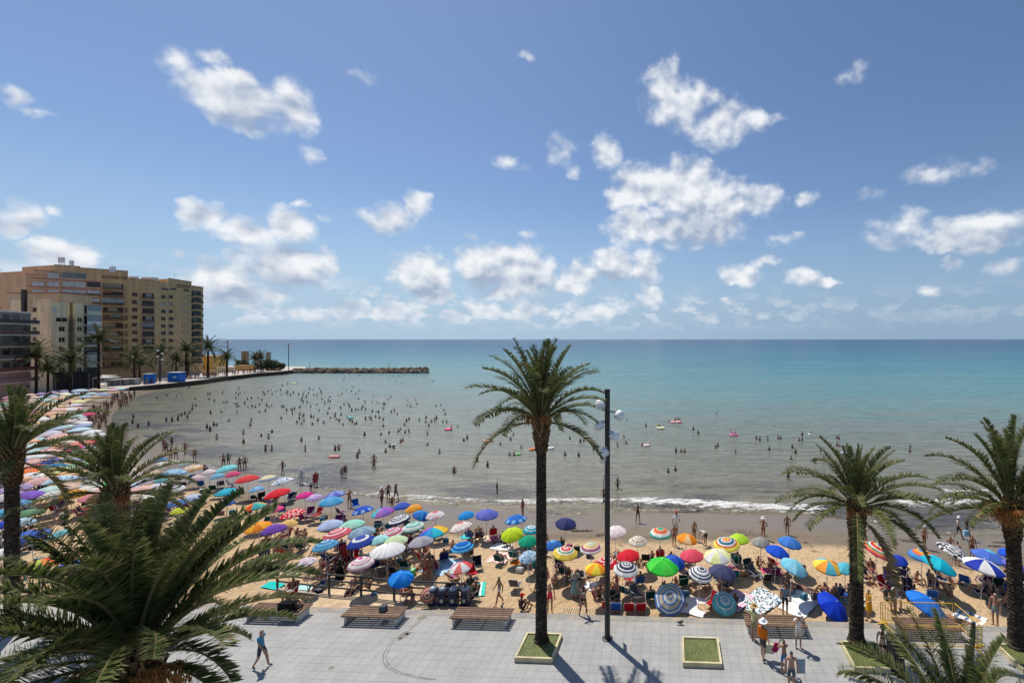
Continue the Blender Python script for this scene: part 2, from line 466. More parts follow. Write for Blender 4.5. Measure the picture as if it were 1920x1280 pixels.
# breaking waves: strips of foam, given as polylines (px,py) with half width in metres and strength
FOAM = [
 ([(560,905),(640,922),(700,930),(780,938),(860,945)], .45, .95),
 ([(700,924),(780,931),(860,937),(930,941),(1020,944)], .55, 1.0),
 ([(960,941),(1050,938),(1110,937),(1190,939)], .8, 1.05),
 ([(1190,939),(1260,941),(1340,945),(1420,950),(1470,953),(1536,953)], 1.3, 1.15),
 ([(1300,949),(1400,955),(1500,957)], .8, .95),
 ([(1010,956),(1040,963),(1100,964)], .35, .9),
 ([(1150,958),(1300,958),(1420,960),(1540,964),(1620,974),(1700,992),(1780,1001)], .3, .9),
 ([(1690,942),(1740,944),(1800,939),(1862,937)], 1.1, 1.15),
 ([(1768,921),(1810,924),(1858,921)], .9, 1.1),
 ([(1600,950),(1690,955)], .5, .75), ([(1840,950),(1960,955)], .8, .8),
 ([(282,803),(310,812),(340,816)], .9, .8), ([(228,790),(245,797)], 1.1, .9), ([(236,760),(228,775),(218,790)], 1.3, .55),
 ([(262,742),(240,753),(226,766)], 1.2, .5), ([(330,812),(400,822),(450,826),(520,815)], .6, .38),
 ([(460,822),(485,818)], .35, .7), ([(660,873),(700,872)], .4, .35), ([(670,817),(697,815)], 1.1, .55),
 ([(372,729),(382,729)], 1.2, .9), ([(312,740),(350,736),(380,731)], .8, .42), ([(510,772),(520,769)], 1.6, .75),
 ([(798,694.5),(806,694.5)], 3.0, .9),
]
def foam_fun(X, Y):
    F = np.zeros(X.shape)
    for pl, hw, st in FOAM:
        P = [at_z(x, y, SEA) for x, y in pl]
        bb = (min(p[0] for p in P) - 4, max(p[0] for p in P) + 4, min(p[1] for p in P) - 4, max(p[1] for p in P) + 4)
        msk = (X > bb[0]) & (X < bb[1]) & (Y > bb[2]) & (Y < bb[3])
        if not msk.any(): continue
        x = X[msk]; y = Y[msk]; best = np.full(x.shape, 1e9); tt = np.zeros(x.shape)
        for k, ((x0, y0), (x1, y1)) in enumerate(zip(P[:-1], P[1:])):
            dx, dy = x1 - x0, y1 - y0
            t = ((x - x0) * dx + (y - y0) * dy) / (dx * dx + dy * dy); tc_ = np.clip(t, 0, 1)
            d = np.sqrt((x - x0 - tc_ * dx) ** 2 + (y - y0 - tc_ * dy) ** 2)
            best = np.minimum(best, d)
        F[msk] = np.maximum(F[msk], st * np.clip(1.35 - best / hw, 0, 1))
    return F
def bay_fun(X, Y):
    a = np.clip((-68 - X) / 30, 0, 1) * np.clip((175 - Y) / 50, 0, 1)
    return 0.85 * a * np.clip(1 - (wdist(X, Y) - 14) / 26, 0.0, 1)
def wave_z(X, Y):
    z = np.full(X.shape, SEA)
    F = foam_fun(X, Y)
    z = z + 0.16 * F * (F > .6)
    # low swell lines running parallel to the shore
    d = -sdist(X, Y)
    a = np.clip(d / 6, 0, 1) * np.clip(1 - d / 60, 0, 1)
    ph = np.sin(X * .11) * 1.3 + np.sin(X * .043 + 1) * 2
    return z + 0.06 * a * np.sin(d * 1.25 + ph)
sea = grid_mesh('sea', xs, ys, wave_z, dict(shore=wdist, foam=foam_fun, bay=bay_fun), m)

# ------------------------------------------------------------------ sand
m = bpy.data.materials.new('beach_sand'); m.use_nodes = True
T = NT(m.node_tree); b = T.n['Principled BSDF']
tc = T.new('ShaderNodeTexCoord'); ob = tc.outputs['Object']
sh = T.new('ShaderNodeAttribute', attribute_name='shore').outputs['Fac']
n1 = T.noise(ob, 0.35, 4.0, 0.6); n2 = T.noise(ob, 2.2, 6.0, 0.7); n3 = T.noise(ob, 14.0, 4.0, 0.7)
dry = T.mix(n2, (0.46, 0.315, 0.175), (0.60, 0.44, 0.27))
dry = T.mix(T.mapr(T.noise(ob, 0.9, 6.0, 0.72), 0.5, 0.68, 0, .55), dry, (0.36, 0.24, 0.13))
wet = T.mix(T.noise(T.vmath('MULTIPLY', ob, (0.3, 1.2, 1)), 1.0, 4.0, 0.6), (0.155, 0.12, 0.085), (0.215, 0.17, 0.12))
shn = T.math('ADD', sh, T.math('MULTIPLY_ADD', n1, 3.0, -1.5))
wetf = T.mapr(shn, 7.6, 5.8)
col = T.mix(wetf, dry, wet)
wrack = T.math('MULTIPLY', T.mapr(T.noise(ob, 1.1, 6.0, 0.75), 0.56, 0.66), T.math('MULTIPLY', T.mapr(shn, 4.6, 6.2), T.mapr(shn, 9.5, 7.5)))
col = T.mix(T.math('MULTIPLY', wrack, .8), col, (0.06, 0.045, 0.03))
T.l.new(col, b.inputs['Base Color'])
T.l.new(T.mapr(shn, 6.5, 3.0, 0.95, 0.3), b.inputs['Roughness'])
T.l.new(T.mapr(shn, 6.5, 3.0, 0.15, 0.45), b.inputs['Specular IOR Level'])
bp = T.new('ShaderNodeBump'); bp.inputs['Distance'].default_value = 0.16
T.l.new(T.mapr(shn, 5.0, 8.0, 0.06, 0.95), bp.inputs['Strength'])
foot = T.new('ShaderNodeTexVoronoi'); foot.inputs['Scale'].default_value = 2.6; T.l.new(T.vmath('ADD', ob, T.vmath('MULTIPLY', T.noise(ob, 3.0, 2.0, out='Color'), (0.5, 0.5, 0.5))), foot.inputs['Vector'])
hh = T.math('ADD', T.math('MULTIPLY', foot.outputs['Distance'], 0.7), T.math('ADD', T.math('MULTIPLY', n2, 0.8), T.math('MULTIPLY', n3, 0.15)))
T.l.new(hh, bp.inputs['Height']); T.l.new(bp.outputs[0], b.inputs['Normal'])
def sand_full(X, Y):
    z, d = sand_z(X, Y)
    dry_ = np.clip((d - 6) / 3, 0, 1)
    rng = np.random.RandomState(3)
    w = sum(a * np.sin(X * fx + Y * fy + p) for a, fx, fy, p in [(.03, .9, .5, 0), (.025, -.6, 1.3, 2), (.02, 1.9, .4, 4), (.015, 2.3, -1.7, 1)])
    return z + dry_ * w * .8
xs = sorted(set([round(v, 3) for v in spaced(-175, -50, 1.5) + spaced(-50, 45, 0.7) + grow(45, 400, 3)]))
ys = sorted(set([round(v, 3) for v in spaced(22, 50, 0.6) + spaced(50, 145, 1.5)]))
sand = grid_mesh('beach', xs, ys, sand_full, dict(shore=lambda X, Y: sdist(X, Y)), m)

# ------------------------------------------------------------------ promenade paving
def paving_mat(name, c1, c2, mort, size, stain=True):
    m = bpy.data.materials.new(name); m.use_nodes = True
    T = NT(m.node_tree); b = T.n['Principled BSDF']
    tc = T.new('ShaderNodeTexCoord'); ob = tc.outputs['Object']
    br = T.new('ShaderNodeTexBrick'); br.offset = 0.0; br.squash = 1.0
    T.l.new(ob, br.inputs['Vector'])
    br.inputs['Scale'].default_value = 1.0
    br.inputs['Brick Width'].default_value = size; br.inputs['Row Height'].default_value = size
    br.inputs['Mortar Size'].default_value = 0.008; br.inputs['Mortar Smooth'].default_value = 0.3
    br.inputs['Color1'].default_value = (*c1, 1); br.inputs['Color2'].default_value = (*c2, 1); br.inputs['Mortar'].default_value = (*mort, 1)
    br.inputs['Bias'].default_value = -0.5
    c = br.outputs['Color']
    n = T.noise(ob, 0.6, 6.0, 0.65); n2 = T.noise(ob, 9.0, 5.0, 0.7)
    c = T.mix(1.0, c, T.ramp(n, [(0.3, .84), (0.7, 1.08)]), 'MULTIPLY')
    c = T.mix(1.0, c, T.ramp(n2, [(0.3, .93), (0.7, 1.05)]), 'MULTIPLY')
    spy = T.new('ShaderNodeSeparateXYZ'); T.l.new(ob, spy.inputs[0])
    blown = T.math('MULTIPLY', T.mapr(T.noise(T.vmath('MULTIPLY', ob, (.7, 2.0, 1.0)), 1.6, 6.0, 0.7), 0.44, 0.66), T.mapr(spy.outputs[1], -1.6, -0.05, 0.0, 0.75))
    c = T.mix(blown, c, (0.44, 0.33, 0.21))
    if stain:
        s = T.mapr(T.noise(ob, 2.3, 3.0, 0.5), 0.70, 0.76, 0, .4)
        c = T.mix(s, c, (0.12, 0.105, 0.09))
    T.l.new(c, b.inputs['Base Color']); b.inputs['Roughness'].default_value = 0.7
    b.inputs['Specular IOR Level'].default_value = 0.3
    bp = T.new('ShaderNodeBump'); bp.inputs['Strength'].default_value = 0.35; bp.inputs['Distance'].default_value = 0.01
    T.l.new(T.math('SUBTRACT', n2, T.math('MULTIPLY', br.outputs['Fac'], 1.0)), bp.inputs['Height']); T.l.new(bp.outputs[0], b.inputs['Normal'])
    return m
PAVE = paving_mat('stone_paving', (0.345, 0.34, 0.325), (0.395, 0.385, 0.365), (0.19, 0.185, 0.175), 0.448)
PAVE2 = paving_mat('edge_paving', (0.27, 0.262, 0.245), (0.31, 0.30, 0.28), (0.15, 0.145, 0.135), 0.448)
def sheet_local(name, x0, x1, y0, y1, z0, z1, mat, origin, rz):
    mb = MB(); mb.box(((x0 + x1) / 2, (y0 + y1) / 2, (z0 + z1) / 2), (x1 - x0, y1 - y0, z1 - z0))
    o = mb.build(name, mat); o.location = origin; o.rotation_euler = (0, 0, rz); o['kind'] = 'structure'
    return o
TA = atan(ROW); TO = (0.06, pedge(0.06), 0)
sheet_local('promenade', -75.3, 60.2, -32.2, -0.448 * 1.0, -1.6, 0.0, PAVE, TO, TA)
sheet_local('promenade_edge', -75.3, 60.2, -0.448 * 1.0, 0.0, -1.6, 0.002, PAVE2, TO, TA)
# sandy paved ramp left of the middle, between the edge stones and the railing
mb = MB(); c = lin((196, 172, 140))
mb.prism([(-19.6, 24.25), (-13.5, 23.95), (-13.0, 25.0), (-18.6, 26.4)], -1.4, -0.10, c)
o = mb.build('sandy_ramp', MAT['stone']); o['kind'] = 'structure'

# ------------------------------------------------------------------ far promenade, sea wall, headland
LAND = [(-150.5, 96), (-158, 118), (-155.6, 135)] + [(x - .6, y) for x, y in SW] + [(-168, 216), (-185, 236), (-260, 250), (-420, 180), (-420, 40), (-200, 70)]
mb = MB(); mb.prism(LAND[::-1] if False else LAND, -2.5, 0.0, lin((176, 168, 160)))
o = mb.build('far_promenade', MAT['paint']); o['kind'] = 'structure'
mb = MB()
pts = [(-155.2, 132.0)] + SW
for (x0, y0), (x1, y1) in zip(pts[:-1], pts[1:]):
    dx, dy = x1 - x0, y1 - y0; L = sqrt(dx * dx + dy * dy); nx, ny = dy / L, -dx / L
    vs = [(x0 - nx * .5, y0 - ny * .5, .35), (x0 + nx * .05, y0 + ny * .05, .35), (x0 + nx * .7, y0 + ny * .7, -2.2), (x0 - nx * .5, y0 - ny * .5, -2.2),
          (x1 - nx * .5, y1 - ny * .5, .35), (x1 + nx * .05, y1 + ny * .05, .35), (x1 + nx * .7, y1 + ny * .7, -2.2), (x1 - nx * .5, y1 - ny * .5, -2.2)]
    mb.add(vs, [(0, 1, 5, 4), (1, 2, 6, 5), (3, 0, 4, 7), (0, 3, 2, 1), (4, 5, 6, 7)], lin((70, 60, 50)))
o = mb.build('sea_wall', MAT['stone'])
tag(o, 'low dark stone sea wall along the far promenade below the blue containers', 'sea wall')

# old wheel marks curving over the paving: thin sheets of dirt lying on the stone
mb = MB(); rnd = random.Random(2)
arc = [at_z(x, y, 0.0) for x, y in [(795,1152),(783,1166),(764,1180),(744,1194),(728,1210),(719,1226),(718,1240),(726,1251),(745,1261),(775,1269),(812,1274)]]
for off in (0.0, 0.13):
    P = [Vector((x + off, y + off * .3, .0042)) for x, y in arc]
    for a, b in zip(P[:-1], P[1:]):
        n_ = 6
        for k in range(n_):
            if rnd.random() < .12: continue
            p0 = a.lerp(b, k / n_); p1 = a.lerp(b, (k + 1) / n_); d = (b - a).normalized(); s = Vector((-d.y, d.x, 0)) * rnd.uniform(.012, .026)
            mb.add([p0 - s, p0 + s, p1 + s, p1 - s], [(0, 3, 2, 1)], (.20, .19, .17))
for (x, y, r_) in ((757,1191,.30),(765,1186,.22),(750,1197,.16),(792,1157,.26),(621,1251,.16)):
    cx, cy = at_z(x, y, 0); n_ = 14
    mb.add([(cx + r_ * rnd.uniform(.5, 1.2) * cos(6.283 * k / n_), cy + r_ * .7 * rnd.uniform(.5, 1.2) * sin(6.283 * k / n_), .0036) for k in range(n_)], [tuple(range(n_))], (.235, .215, .185))
o = mb.build('dirt_marks', MAT['cloth']); o['kind'] = 'structure'
# ------------------------------------------------------------------ palms
def lerp(a, b, t): return tuple(x + (y - x) * t for x, y in zip(a, b))
def frond_mesh(seed, L=3.9, e0=70, bend=80, npair=64, lw=0.030, ll=0.56, dry=0.0, seg=14, pw=1.5):
    rnd = random.Random(seed); mb = MB()
    pts = []; p = Vector((0, 0, 0)); side = rnd.uniform(-1, 1) * .35
    N = seg
    tang = []
    for i in range(N + 1):
        t = i / N
        e = R(e0 - bend * (t ** pw))
        a = side * t * t
        d = Vector((cos(e) * cos(a), cos(e) * sin(a), sin(e)))
        tang.append(d); pts.append(p.copy()); p = p + d * (L / N)
    twist = rnd.uniform(-.5, .5)
    rc = lerp((0.23, 0.19, 0.09), (0.30, 0.20, 0.10), dry)
    rr = [0.045 * (1 - (i / N)) ** 0.8 + 0.007 for i in range(N + 1)]
    mb.tube(pts, rr, 4, rc)
    g0 = (0.050, 0.068, 0.028)
    for k in range(npair):
        u = 0.10 + 0.90 * (k + rnd.random() * .5) / npair
        fi = u * N; i = min(int(fi), N - 1); fr = fi - i
        c = pts[i].lerp(pts[min(i + 1, N)], fr); t = tang[i].lerp(tang[min(i + 1, N)], fr).normalized()
        s = t.cross(Vector((0, 0, 1))); s.normalize(); upn = s.cross(t)
        q = Matrix.Rotation(twist * u, 3, t); s = q @ s; upn = q @ upn
        prof = min(1.0, (u - .06) * 6) * (1.0 - 0.55 * max(0, u - .55) / .45)
        fw = R(52 - 32 * u)
        for sg in (-1, 1):
            ln = ll * prof * rnd.uniform(.8, 1.12)
            v = R(rnd.choice((12, 34, 50)) + rnd.uniform(-8, 8)) * (1 - .3 * u)
            ang = R(90) - fw + R(rnd.uniform(-9, 9)) 
            d = (t * sin(R(90) - ang) + (s * sg * cos(v) + upn * sin(v)) * cos(R(90) - ang)).normalized()
            dr = rnd.uniform(.05, .20) * ln
            w = t.cross(d).cross(d).normalized() * lw * .5 * rnd.uniform(.8, 1.3)
            w = (w + upn.cross(d) * lw * .35)
            mid = c + d * ln * .5 + Vector((0, 0, -dr * .25)); tip = c + d * ln + Vector((0, 0, -dr))
            sh = rnd.random()
            col = lerp(lerp((0.044, 0.068, 0.016), (0.135, 0.172, 0.046), sh), (0.33, 0.235, 0.12), 1.0 if rnd.random() < dry else 0.06 * sh)
            tc_ = lerp(col, (0.25, 0.20, 0.10), .25)
            mb.add([c - w * .5, c + w * .5, mid + w, mid - w, tip], [(0, 1, 2, 3), (3, 2, 4)], [col, tc_])
    return mb.mesh('frond', MAT['leaf'])
FR = {}
def frond(kind, i, scale_key='n'):
    key = (kind, i, scale_key)
    if key not in FR:
        e0, bend, pw = {'up': (86, 26, 1.6), 'high': (70, 46, 1.5), 'mid': (48, 70, 1.5), 'low': (24, 74, 1.35), 'hang': (-2, 62, 1.1), 'dead': (-40, 52, .8)}[kind]
        rnd = random.Random(hash_(kind) + i * 7)
        n, lw = {'n': (92, .040), 'b': (122, .040)}[scale_key]
        FR[key] = frond_mesh(i * 13 + hash_(kind), 3.9, e0 + rnd.uniform(-6, 6), bend + rnd.uniform(-14, 16), n, lw, dry={'dead': .75, 'hang': .16, 'low': .07}.get(kind, .03), pw=pw)
    return FR[key]
def hash_(s): return sum(ord(c) * (i + 3) for i, c in enumerate(s))
def trunk_mesh(h, r0, r1, seed, lean=(0, 0), boss=True, n=18, step=.085, lump=1.35):
    rnd = random.Random(seed); mb = MB(); nz = int(h / step)
    def ax(z): t = z / h; return Vector((lean[0] * t * t, lean[1] * t * t, z))
    vs = []; cs = []
    for i in range(nz + 1):
        z = h * i / nz; t = z / h
        r = r0 + (r1 - r0) * t
        if z < .5: r *= 1 + .35 * (1 - z / .5) ** 2
        if boss and h - z < 1.5:
            u = 1 - (h - z) / 1.5; r *= 1 + (lump - 1) * sin(min(1, u * 1.25) * pi / 2)
        saw = (i % 2)
        for k in range(n):
            w = 2 * pi * (k + .5 * ((i // 2) % 2)) / n
            rr = r * (1 + (.07 if saw else -.035) + rnd.uniform(-.035, .045))
            vs.append(ax(z) + Vector((rr * cos(w), rr * sin(w), rnd.uniform(-.012, .012))))
    fs = []; 
    for i in range(nz):
        for k in range(n):
            k2 = (k + 1) % n
            fs.append((i * n + k, i * n + k2, (i + 1) * n + k2, (i + 1) * n + k))
            a = rnd.random()
            top = max(0, 1 - (h - h * i / nz) / 1.2)
            c = lerp((0.030, 0.022, 0.016), (0.105, 0.078, 0.055), a * a if i % 2 else a * .35)
            cs.append(lerp(c, (0.12, 0.07, 0.035), top * .25))
    mb.add(vs, fs, cs)
    if boss:   # cut leaf bases spiralling up the head of the trunk
        for j in range(150):
            z = h - 1.5 + 1.75 * j / 150; w = j * 2.39996
            u = max(0, min(1, (z - h + 1.5) / 1.2)); r = r1 * (1 + (lump - 1) * sin(u * pi / 2)) * .97
            d = Vector((cos(w), sin(w), 0)); s = Vector((-sin(w), cos(w), 0))
            b0 = ax(min(z, h)) + d * r + Vector((0, 0, z - min(z, h))); ln = rnd.uniform(.10, .24) + .12 * u
            e = b0 + d * ln * .6 + Vector((0, 0, ln)); wd = .075
            c = lerp((0.10, 0.06, 0.035), (0.34, 0.20, 0.10), rnd.random() * u)
            mb.add([b0 - s * wd, b0 + s * wd, b0 + s * wd - Vector((0, 0, .09)), b0 - s * wd - Vector((0, 0, .09)), e - s * wd * .6, e + s * wd * .6, e + s * wd * .5 - d * .05 , e - s * wd * .5 - d * .05],
                   [(0, 1, 5, 4), (3, 2, 6, 7), (0, 4, 7, 3), (1, 2, 6, 5), (4, 5, 6, 7)], c)
    return mb
def cluster_mesh(seed, L=1.1, col=(0.42, 0.17, 0.035), n=46):
    rnd = random.Random(seed); mb = MB()
    mb.tube([(0, 0, 0), (L * .35, 0, .12), (L * .62, 0, -.05)], [.03, .026, .02], 5, (0.42, 0.22, 0.07))
    for k in range(n):
        a = rnd.uniform(-1.1, 1.1); b = Vector((L * .55 + rnd.uniform(-.12, .05), 0, 0)); ln = L * rnd.uniform(.4, .75)
        e = b + Vector((cos(a) * ln * rnd.uniform(.2, .65), sin(a) * ln * .55, -ln * rnd.uniform(.55, 1.0)))
        mid = b.lerp(e, .5) + Vector((cos(a) * .12, sin(a) * .1, .14))
        mb.tube([b, mid, e], .007, 3, (0.45, 0.22, 0.06))
        for j in range(9):
            t = .35 + .65 * j / 9; p = b.lerp(mid, t * 2) if t < .5 else mid.lerp(e, t * 2 - 1)
            p = p + Vector([rnd.uniform(-.03, .03) for _ in range(3)]); s = .022
            c = lerp(col, (0.20, 0.06, 0.02), rnd.random())
            mb.add([p + Vector((s, 0, 0)), p + Vector((-s, 0, 0)), p + Vector((0, s, 0)), p + Vector((0, -s, 0)), p + Vector((0, 0, s * 1.4)), p + Vector((0, 0, -s * 1.4))],
                   [(0, 2, 4), (2, 1, 4), (1, 3, 4), (3, 0, 4), (2, 0, 5), (1, 2, 5), (3, 1, 5), (0, 3, 5)], c)
    return mb.mesh('fruit_cluster', MAT['fruit'])
CL = {}
def palm(label, loc, h, r0, r1, seed, spec, scale=1.0, lean=(0, 0), clusters=(), lod='n', extra=(), base=True, ups=1.0, lump=1.35, lows=1.0):
    rnd = random.Random(seed)
    t = thing('palm_tree', label, 'palm tree', loc, 0, 'date palms along the promenade')
    trunk_mesh(h, r0, r1, seed, lean, lump=lump).build('trunk', MAT['bark'], t)
    top = Vector((lean[0], lean[1], h + .12))
    g = 0
    for kind, cnt in spec:
        for i in range(cnt):
            g += 1
            a = 2.39996 * g + rnd.uniform(-.25, .25)
            zz = {'up': .30, 'high': .22, 'mid': .12, 'low': 0.0, 'hang': -.15, 'dead': -.45}[kind]
            rr = {'up': .08, 'high': .14, 'mid': .2, 'low': .26, 'hang': .3, 'dead': .3}[kind]
            o = put('frond', frond(kind, rnd.randrange(6), lod), t, top + Vector((cos(a) * rr, sin(a) * rr, zz)),
                    (rnd.uniform(-.12, .12), rnd.uniform(-.12, .12), a), scale * rnd.uniform(.84, 1.06) * (ups if kind == 'up' else ((1 + ups) / 2 if kind == 'high' else (lows if kind in ('low', 'hang', 'dead') else 1))))
    for kind, az_, sc in extra:
        put('frond', frond(kind, rnd.randrange(6), lod), t, top + Vector((cos(az_) * .2, sin(az_) * .2, .05)), (0, 0, az_), sc * scale)
    for (az_, z, sc, colk) in clusters:
        if colk not in CL: CL[colk] = [cluster_mesh(5 + i, col={'o': (0.50, 0.20, 0.04), 'b': (0.30, 0.12, 0.04)}[colk]) for i in range(3)]
        put('fruit_cluster', rnd.choice(CL[colk]), t, top + Vector((cos(az_) * .22, sin(az_) * .22, z)), (0, 0, az_), sc)
    return t
RIMF = lin((200, 188, 150))
def planter(x, y, label, sx=1.74, sy=1.74):
    t = thing('tree_planter', label, 'planter', (x, y, 0), TA, 'square grass planters set in the paving')
    mb = MB(); w = .09; h = .22
    for (cx, cy, a, bb) in ((0, -sy / 2 + w / 2, sx, w), (0, sy / 2 - w / 2, sx, w), (-sx / 2 + w / 2, 0, w, sy - 2 * w), (sx / 2 - w / 2, 0, w, sy - 2 * w)):
        mb.box((cx, cy, h / 2), (a, bb, h), RIMF)
    mb.build('kerb_frame', MAT['stone'], t)
    mb = MB(); rnd = random.Random(int(x * 10)); n = 20
    vs = []; 
    for i in range(n + 1):
        for j in range(n + 1):
            vs.append((-sx / 2 + w + (sx - 2 * w) * i / n, -sy / 2 + w + (sy - 2 * w) * j / n, .165 + rnd.uniform(-.012, .012)))
    fs = [(i * (n + 1) + j, (i + 1) * (n + 1) + j, (i + 1) * (n + 1) + j + 1, i * (n + 1) + j + 1) for i in range(n) for j in range(n)]
    cs = [lerp((0.105, 0.13, 0.035), (0.16, 0.165, 0.055), rnd.random()) for _ in fs]
    mb.add(vs, fs, cs); mb.build('turf', MAT['bush'], t)
    return t
# main palm in the middle
FULL = (('up', 9), ('high', 12), ('mid', 11), ('low', 11), ('hang', 6))
planter(-5.27, 20.75, 'square grass planter with pale kerb around the foot of the tall middle palm')
palm('tall date palm in the middle of the promenade, rising above the horizon', (-5.27, 21.15, .15), 10.45, .265, .215, 11, (('up', 10), ('high', 12), ('mid', 12), ('low', 11), ('hang', 2)), 1.0, ups=.92, lows=.88,
     clusters=[(-2.0, .25, .75, 'b'), (-1.0, .3, .75, 'b'), (-2.8, .35, .7, 'b'), (.1, .3, .7, 'b')])
planter(2.28, 20.45, 'square grass planter without a tree, right of the black lamp pole')
planter(9.75, 20.15, 'square grass planter around the foot of the shorter palm right of the slatted bench')
palm('shorter palm standing second from the right, trunk rising from a grass planter', (9.72, 21.05, .15), 6.35, .32, .28, 23, (('up', 8), ('high', 10), ('mid', 10), ('low', 10), ('hang', 5), ('dead', 2)), .96, ups=.72, lump=1.12,
     clusters=[(-2.4, 0, .6, 'b'), (-1.2, .1, .6, 'b')])
planter(17.0, 19.95, 'square grass planter around the foot of the palm at the right edge')
palm('date palm at the right edge of the view with hanging orange date clusters', (17.05, 20.75, .15), 6.35, .32, .28, 37, (('up', 7), ('high', 10), ('mid', 12), ('low', 10), ('hang', 5)), 1.0, lean=(-.15, .1), lump=1.15,
     clusters=[(a, .1 + .05 * (i % 3), 1.0 + .12 * (i % 2), 'o') for i, a in enumerate((-3.6, -3.1, -2.75, -2.4, -2.0, -1.6, -1.1, -.5))])
palm('date palm at the left edge of the view with its dark trunk against the umbrellas', (-31.9, 22.1, 0), 8.7, .255, .22, 41, (('up', 8), ('high', 10), ('mid', 10), ('low', 8), ('hang', 4), ('dead', 3)), .95, ups=.85, lump=1.2)
planter(-26.3, 21.3, 'square grass planter seen through the fronds behind the big near palm')
palm('upright bushy palm behind the big near palm, between it and the left edge palm', (-26.5, 21.9, .15), 6.7, .34, .32, 53, (('up', 12), ('high', 12), ('mid', 10), ('low', 7), ('hang', 4), ('dead', 2)), .86, ups=.88, lump=1.15,
     clusters=[(-1.2, -.1, .8, 'b'), (-.4, -.1, .8, 'b')])
palm('big near palm filling the lower left corner with hanging orange fruit clusters', (-12.4, 10.6, 0), 6.75, .33, .30, 67, (('up', 15), ('high', 24), ('mid', 21), ('low', 12), ('hang', 6), ('dead', 3)), 1.05, lod='b', ups=.88, lows=.80,
     clusters=[(-2.5, -.1, 1.0, 'o'), (-2.0, -.25, 1.05, 'o'), (-1.5, -.1, 1.0, 'o'), (-.5, .0, 1.0, 'o'), (-.05, -.1, 1.05, 'o'), (-2.9, -.1, .95, 'o')])
palm('low near palm in the bottom right corner with feathery green fronds', (7.75, 11.0, 0), 4.15, .33, .30, 71, (('up', 4), ('high', 7), ('mid', 9), ('low', 11), ('hang', 5)), .84, lod='b', ups=.8)

# distant palms: trunk and one crown mesh
def crown_mesh(seed, nf=34, L=3.4):
    rnd = random.Random(seed); mb = MB()
    for k in range(nf):
        t = k / nf; e0 = 82 - 88 * t + rnd.uniform(-8, 8); bend = 60 + 40 * t; a = 2.39996 * k
        N = 7; p = Vector((0, 0, 0)); pts = []; tg = []
        for i in range(N + 1):
            u = i / N; e = R(e0 - bend * u ** 1.3); d = Vector((cos(e) * cos(a), cos(e) * sin(a), sin(e))); pts.append(p.copy()); tg.append(d); p = p + d * L * rnd.uniform(.9, 1.05) / N
        mb.tube(pts, [.04] * 3 + [.02] * (N - 2), 3, (0.2, 0.17, 0.08), cap=False)
        for j in range(26):
            u = .12 + .88 * j / 26; i = min(int(u * N), N - 1); c = pts[i].lerp(pts[i + 1], u * N - i); tt = tg[i]
            s = tt.cross(Vector((0, 0, 1))).normalized(); up = s.cross(tt)
            for sg in (-1, 1):
                ln = .52 * (1 - .5 * u) * rnd.uniform(.8, 1.2); d = (tt * .6 + s * sg * .75 + up * rnd.uniform(-.05, .45)).normalized(); w = tt * .06
                col = lerp((0.040, 0.058, 0.022), (0.085, 0.098, 0.043), rnd.random())
                mb.add([c - w, c + w, c + d * ln + Vector((0, 0, -.15 * ln))], [(0, 1, 2)], col)
    return mb.mesh('crown', MAT['leaf'])
CROWNS = [crown_mesh(s) for s in (3, 9, 14)]
TRK = [trunk_mesh(6.0, .30, .24, s, boss=False, n=8, step=.3).mesh('trunk', MAT['bark']) for s in (1, 2)]
# x, y of the crown centre, depth, label
FARP = [(12,640,112,'far palm at the left edge in front of the balconied block',1.1), (68,672,113,'far palm with thin spread crown in front of the pink ground floor wall',1.0),
 (90,695,118,'lower bushy dark palm behind the thin-crowned far palm',.9), (132,678,120,'far palm with full rounded crown in front of the dark awning',1.05),
 (185,640,128,'tallest far palm reaching the fifth floor of the cream block',1.1),
 (252,672,150,'far palm just left of the two blue containers',1.05), (262,683,156,'shorter far palm tucked behind the first blue container',.85), (300,665,160,'far palm above the gap between the blue containers',1.05),
 (330,678,165,'dark low far palm right of the white globe lamp',.85), (349,658,168,'far palm in front of the shuttered windows of the tan tower',1.0), (352,684,172,'low dark palm below the tower balconies',.8),
 (390,656,172,'far palm standing clear right of the tan tower against the sea',1.2), (425,672,176,'smaller far palm on the bright pavement against the sea',.95),
 (478,674,198,'far palm left of the bushes on the headland',.85), (489,672,200,'far palm leaning among the headland bushes',.85)]
rnd = random.Random(8)
for i, (x, y, D, lab, s) in enumerate(FARP):
    X = (x - PX) / FPX * D; z = CAMZ - (y - HY) / FPX * D
    t = thing('palm_tree', lab, 'palm tree', (X, D, 0), rnd.uniform(0, 6), 'palms on the far promenade')
    o = put('trunk', TRK[i % 2], t); o.scale = (s, s, z / 6.0)
    put('crown', CROWNS[i % 3], t, (0, 0, z), None, s * 1.75)

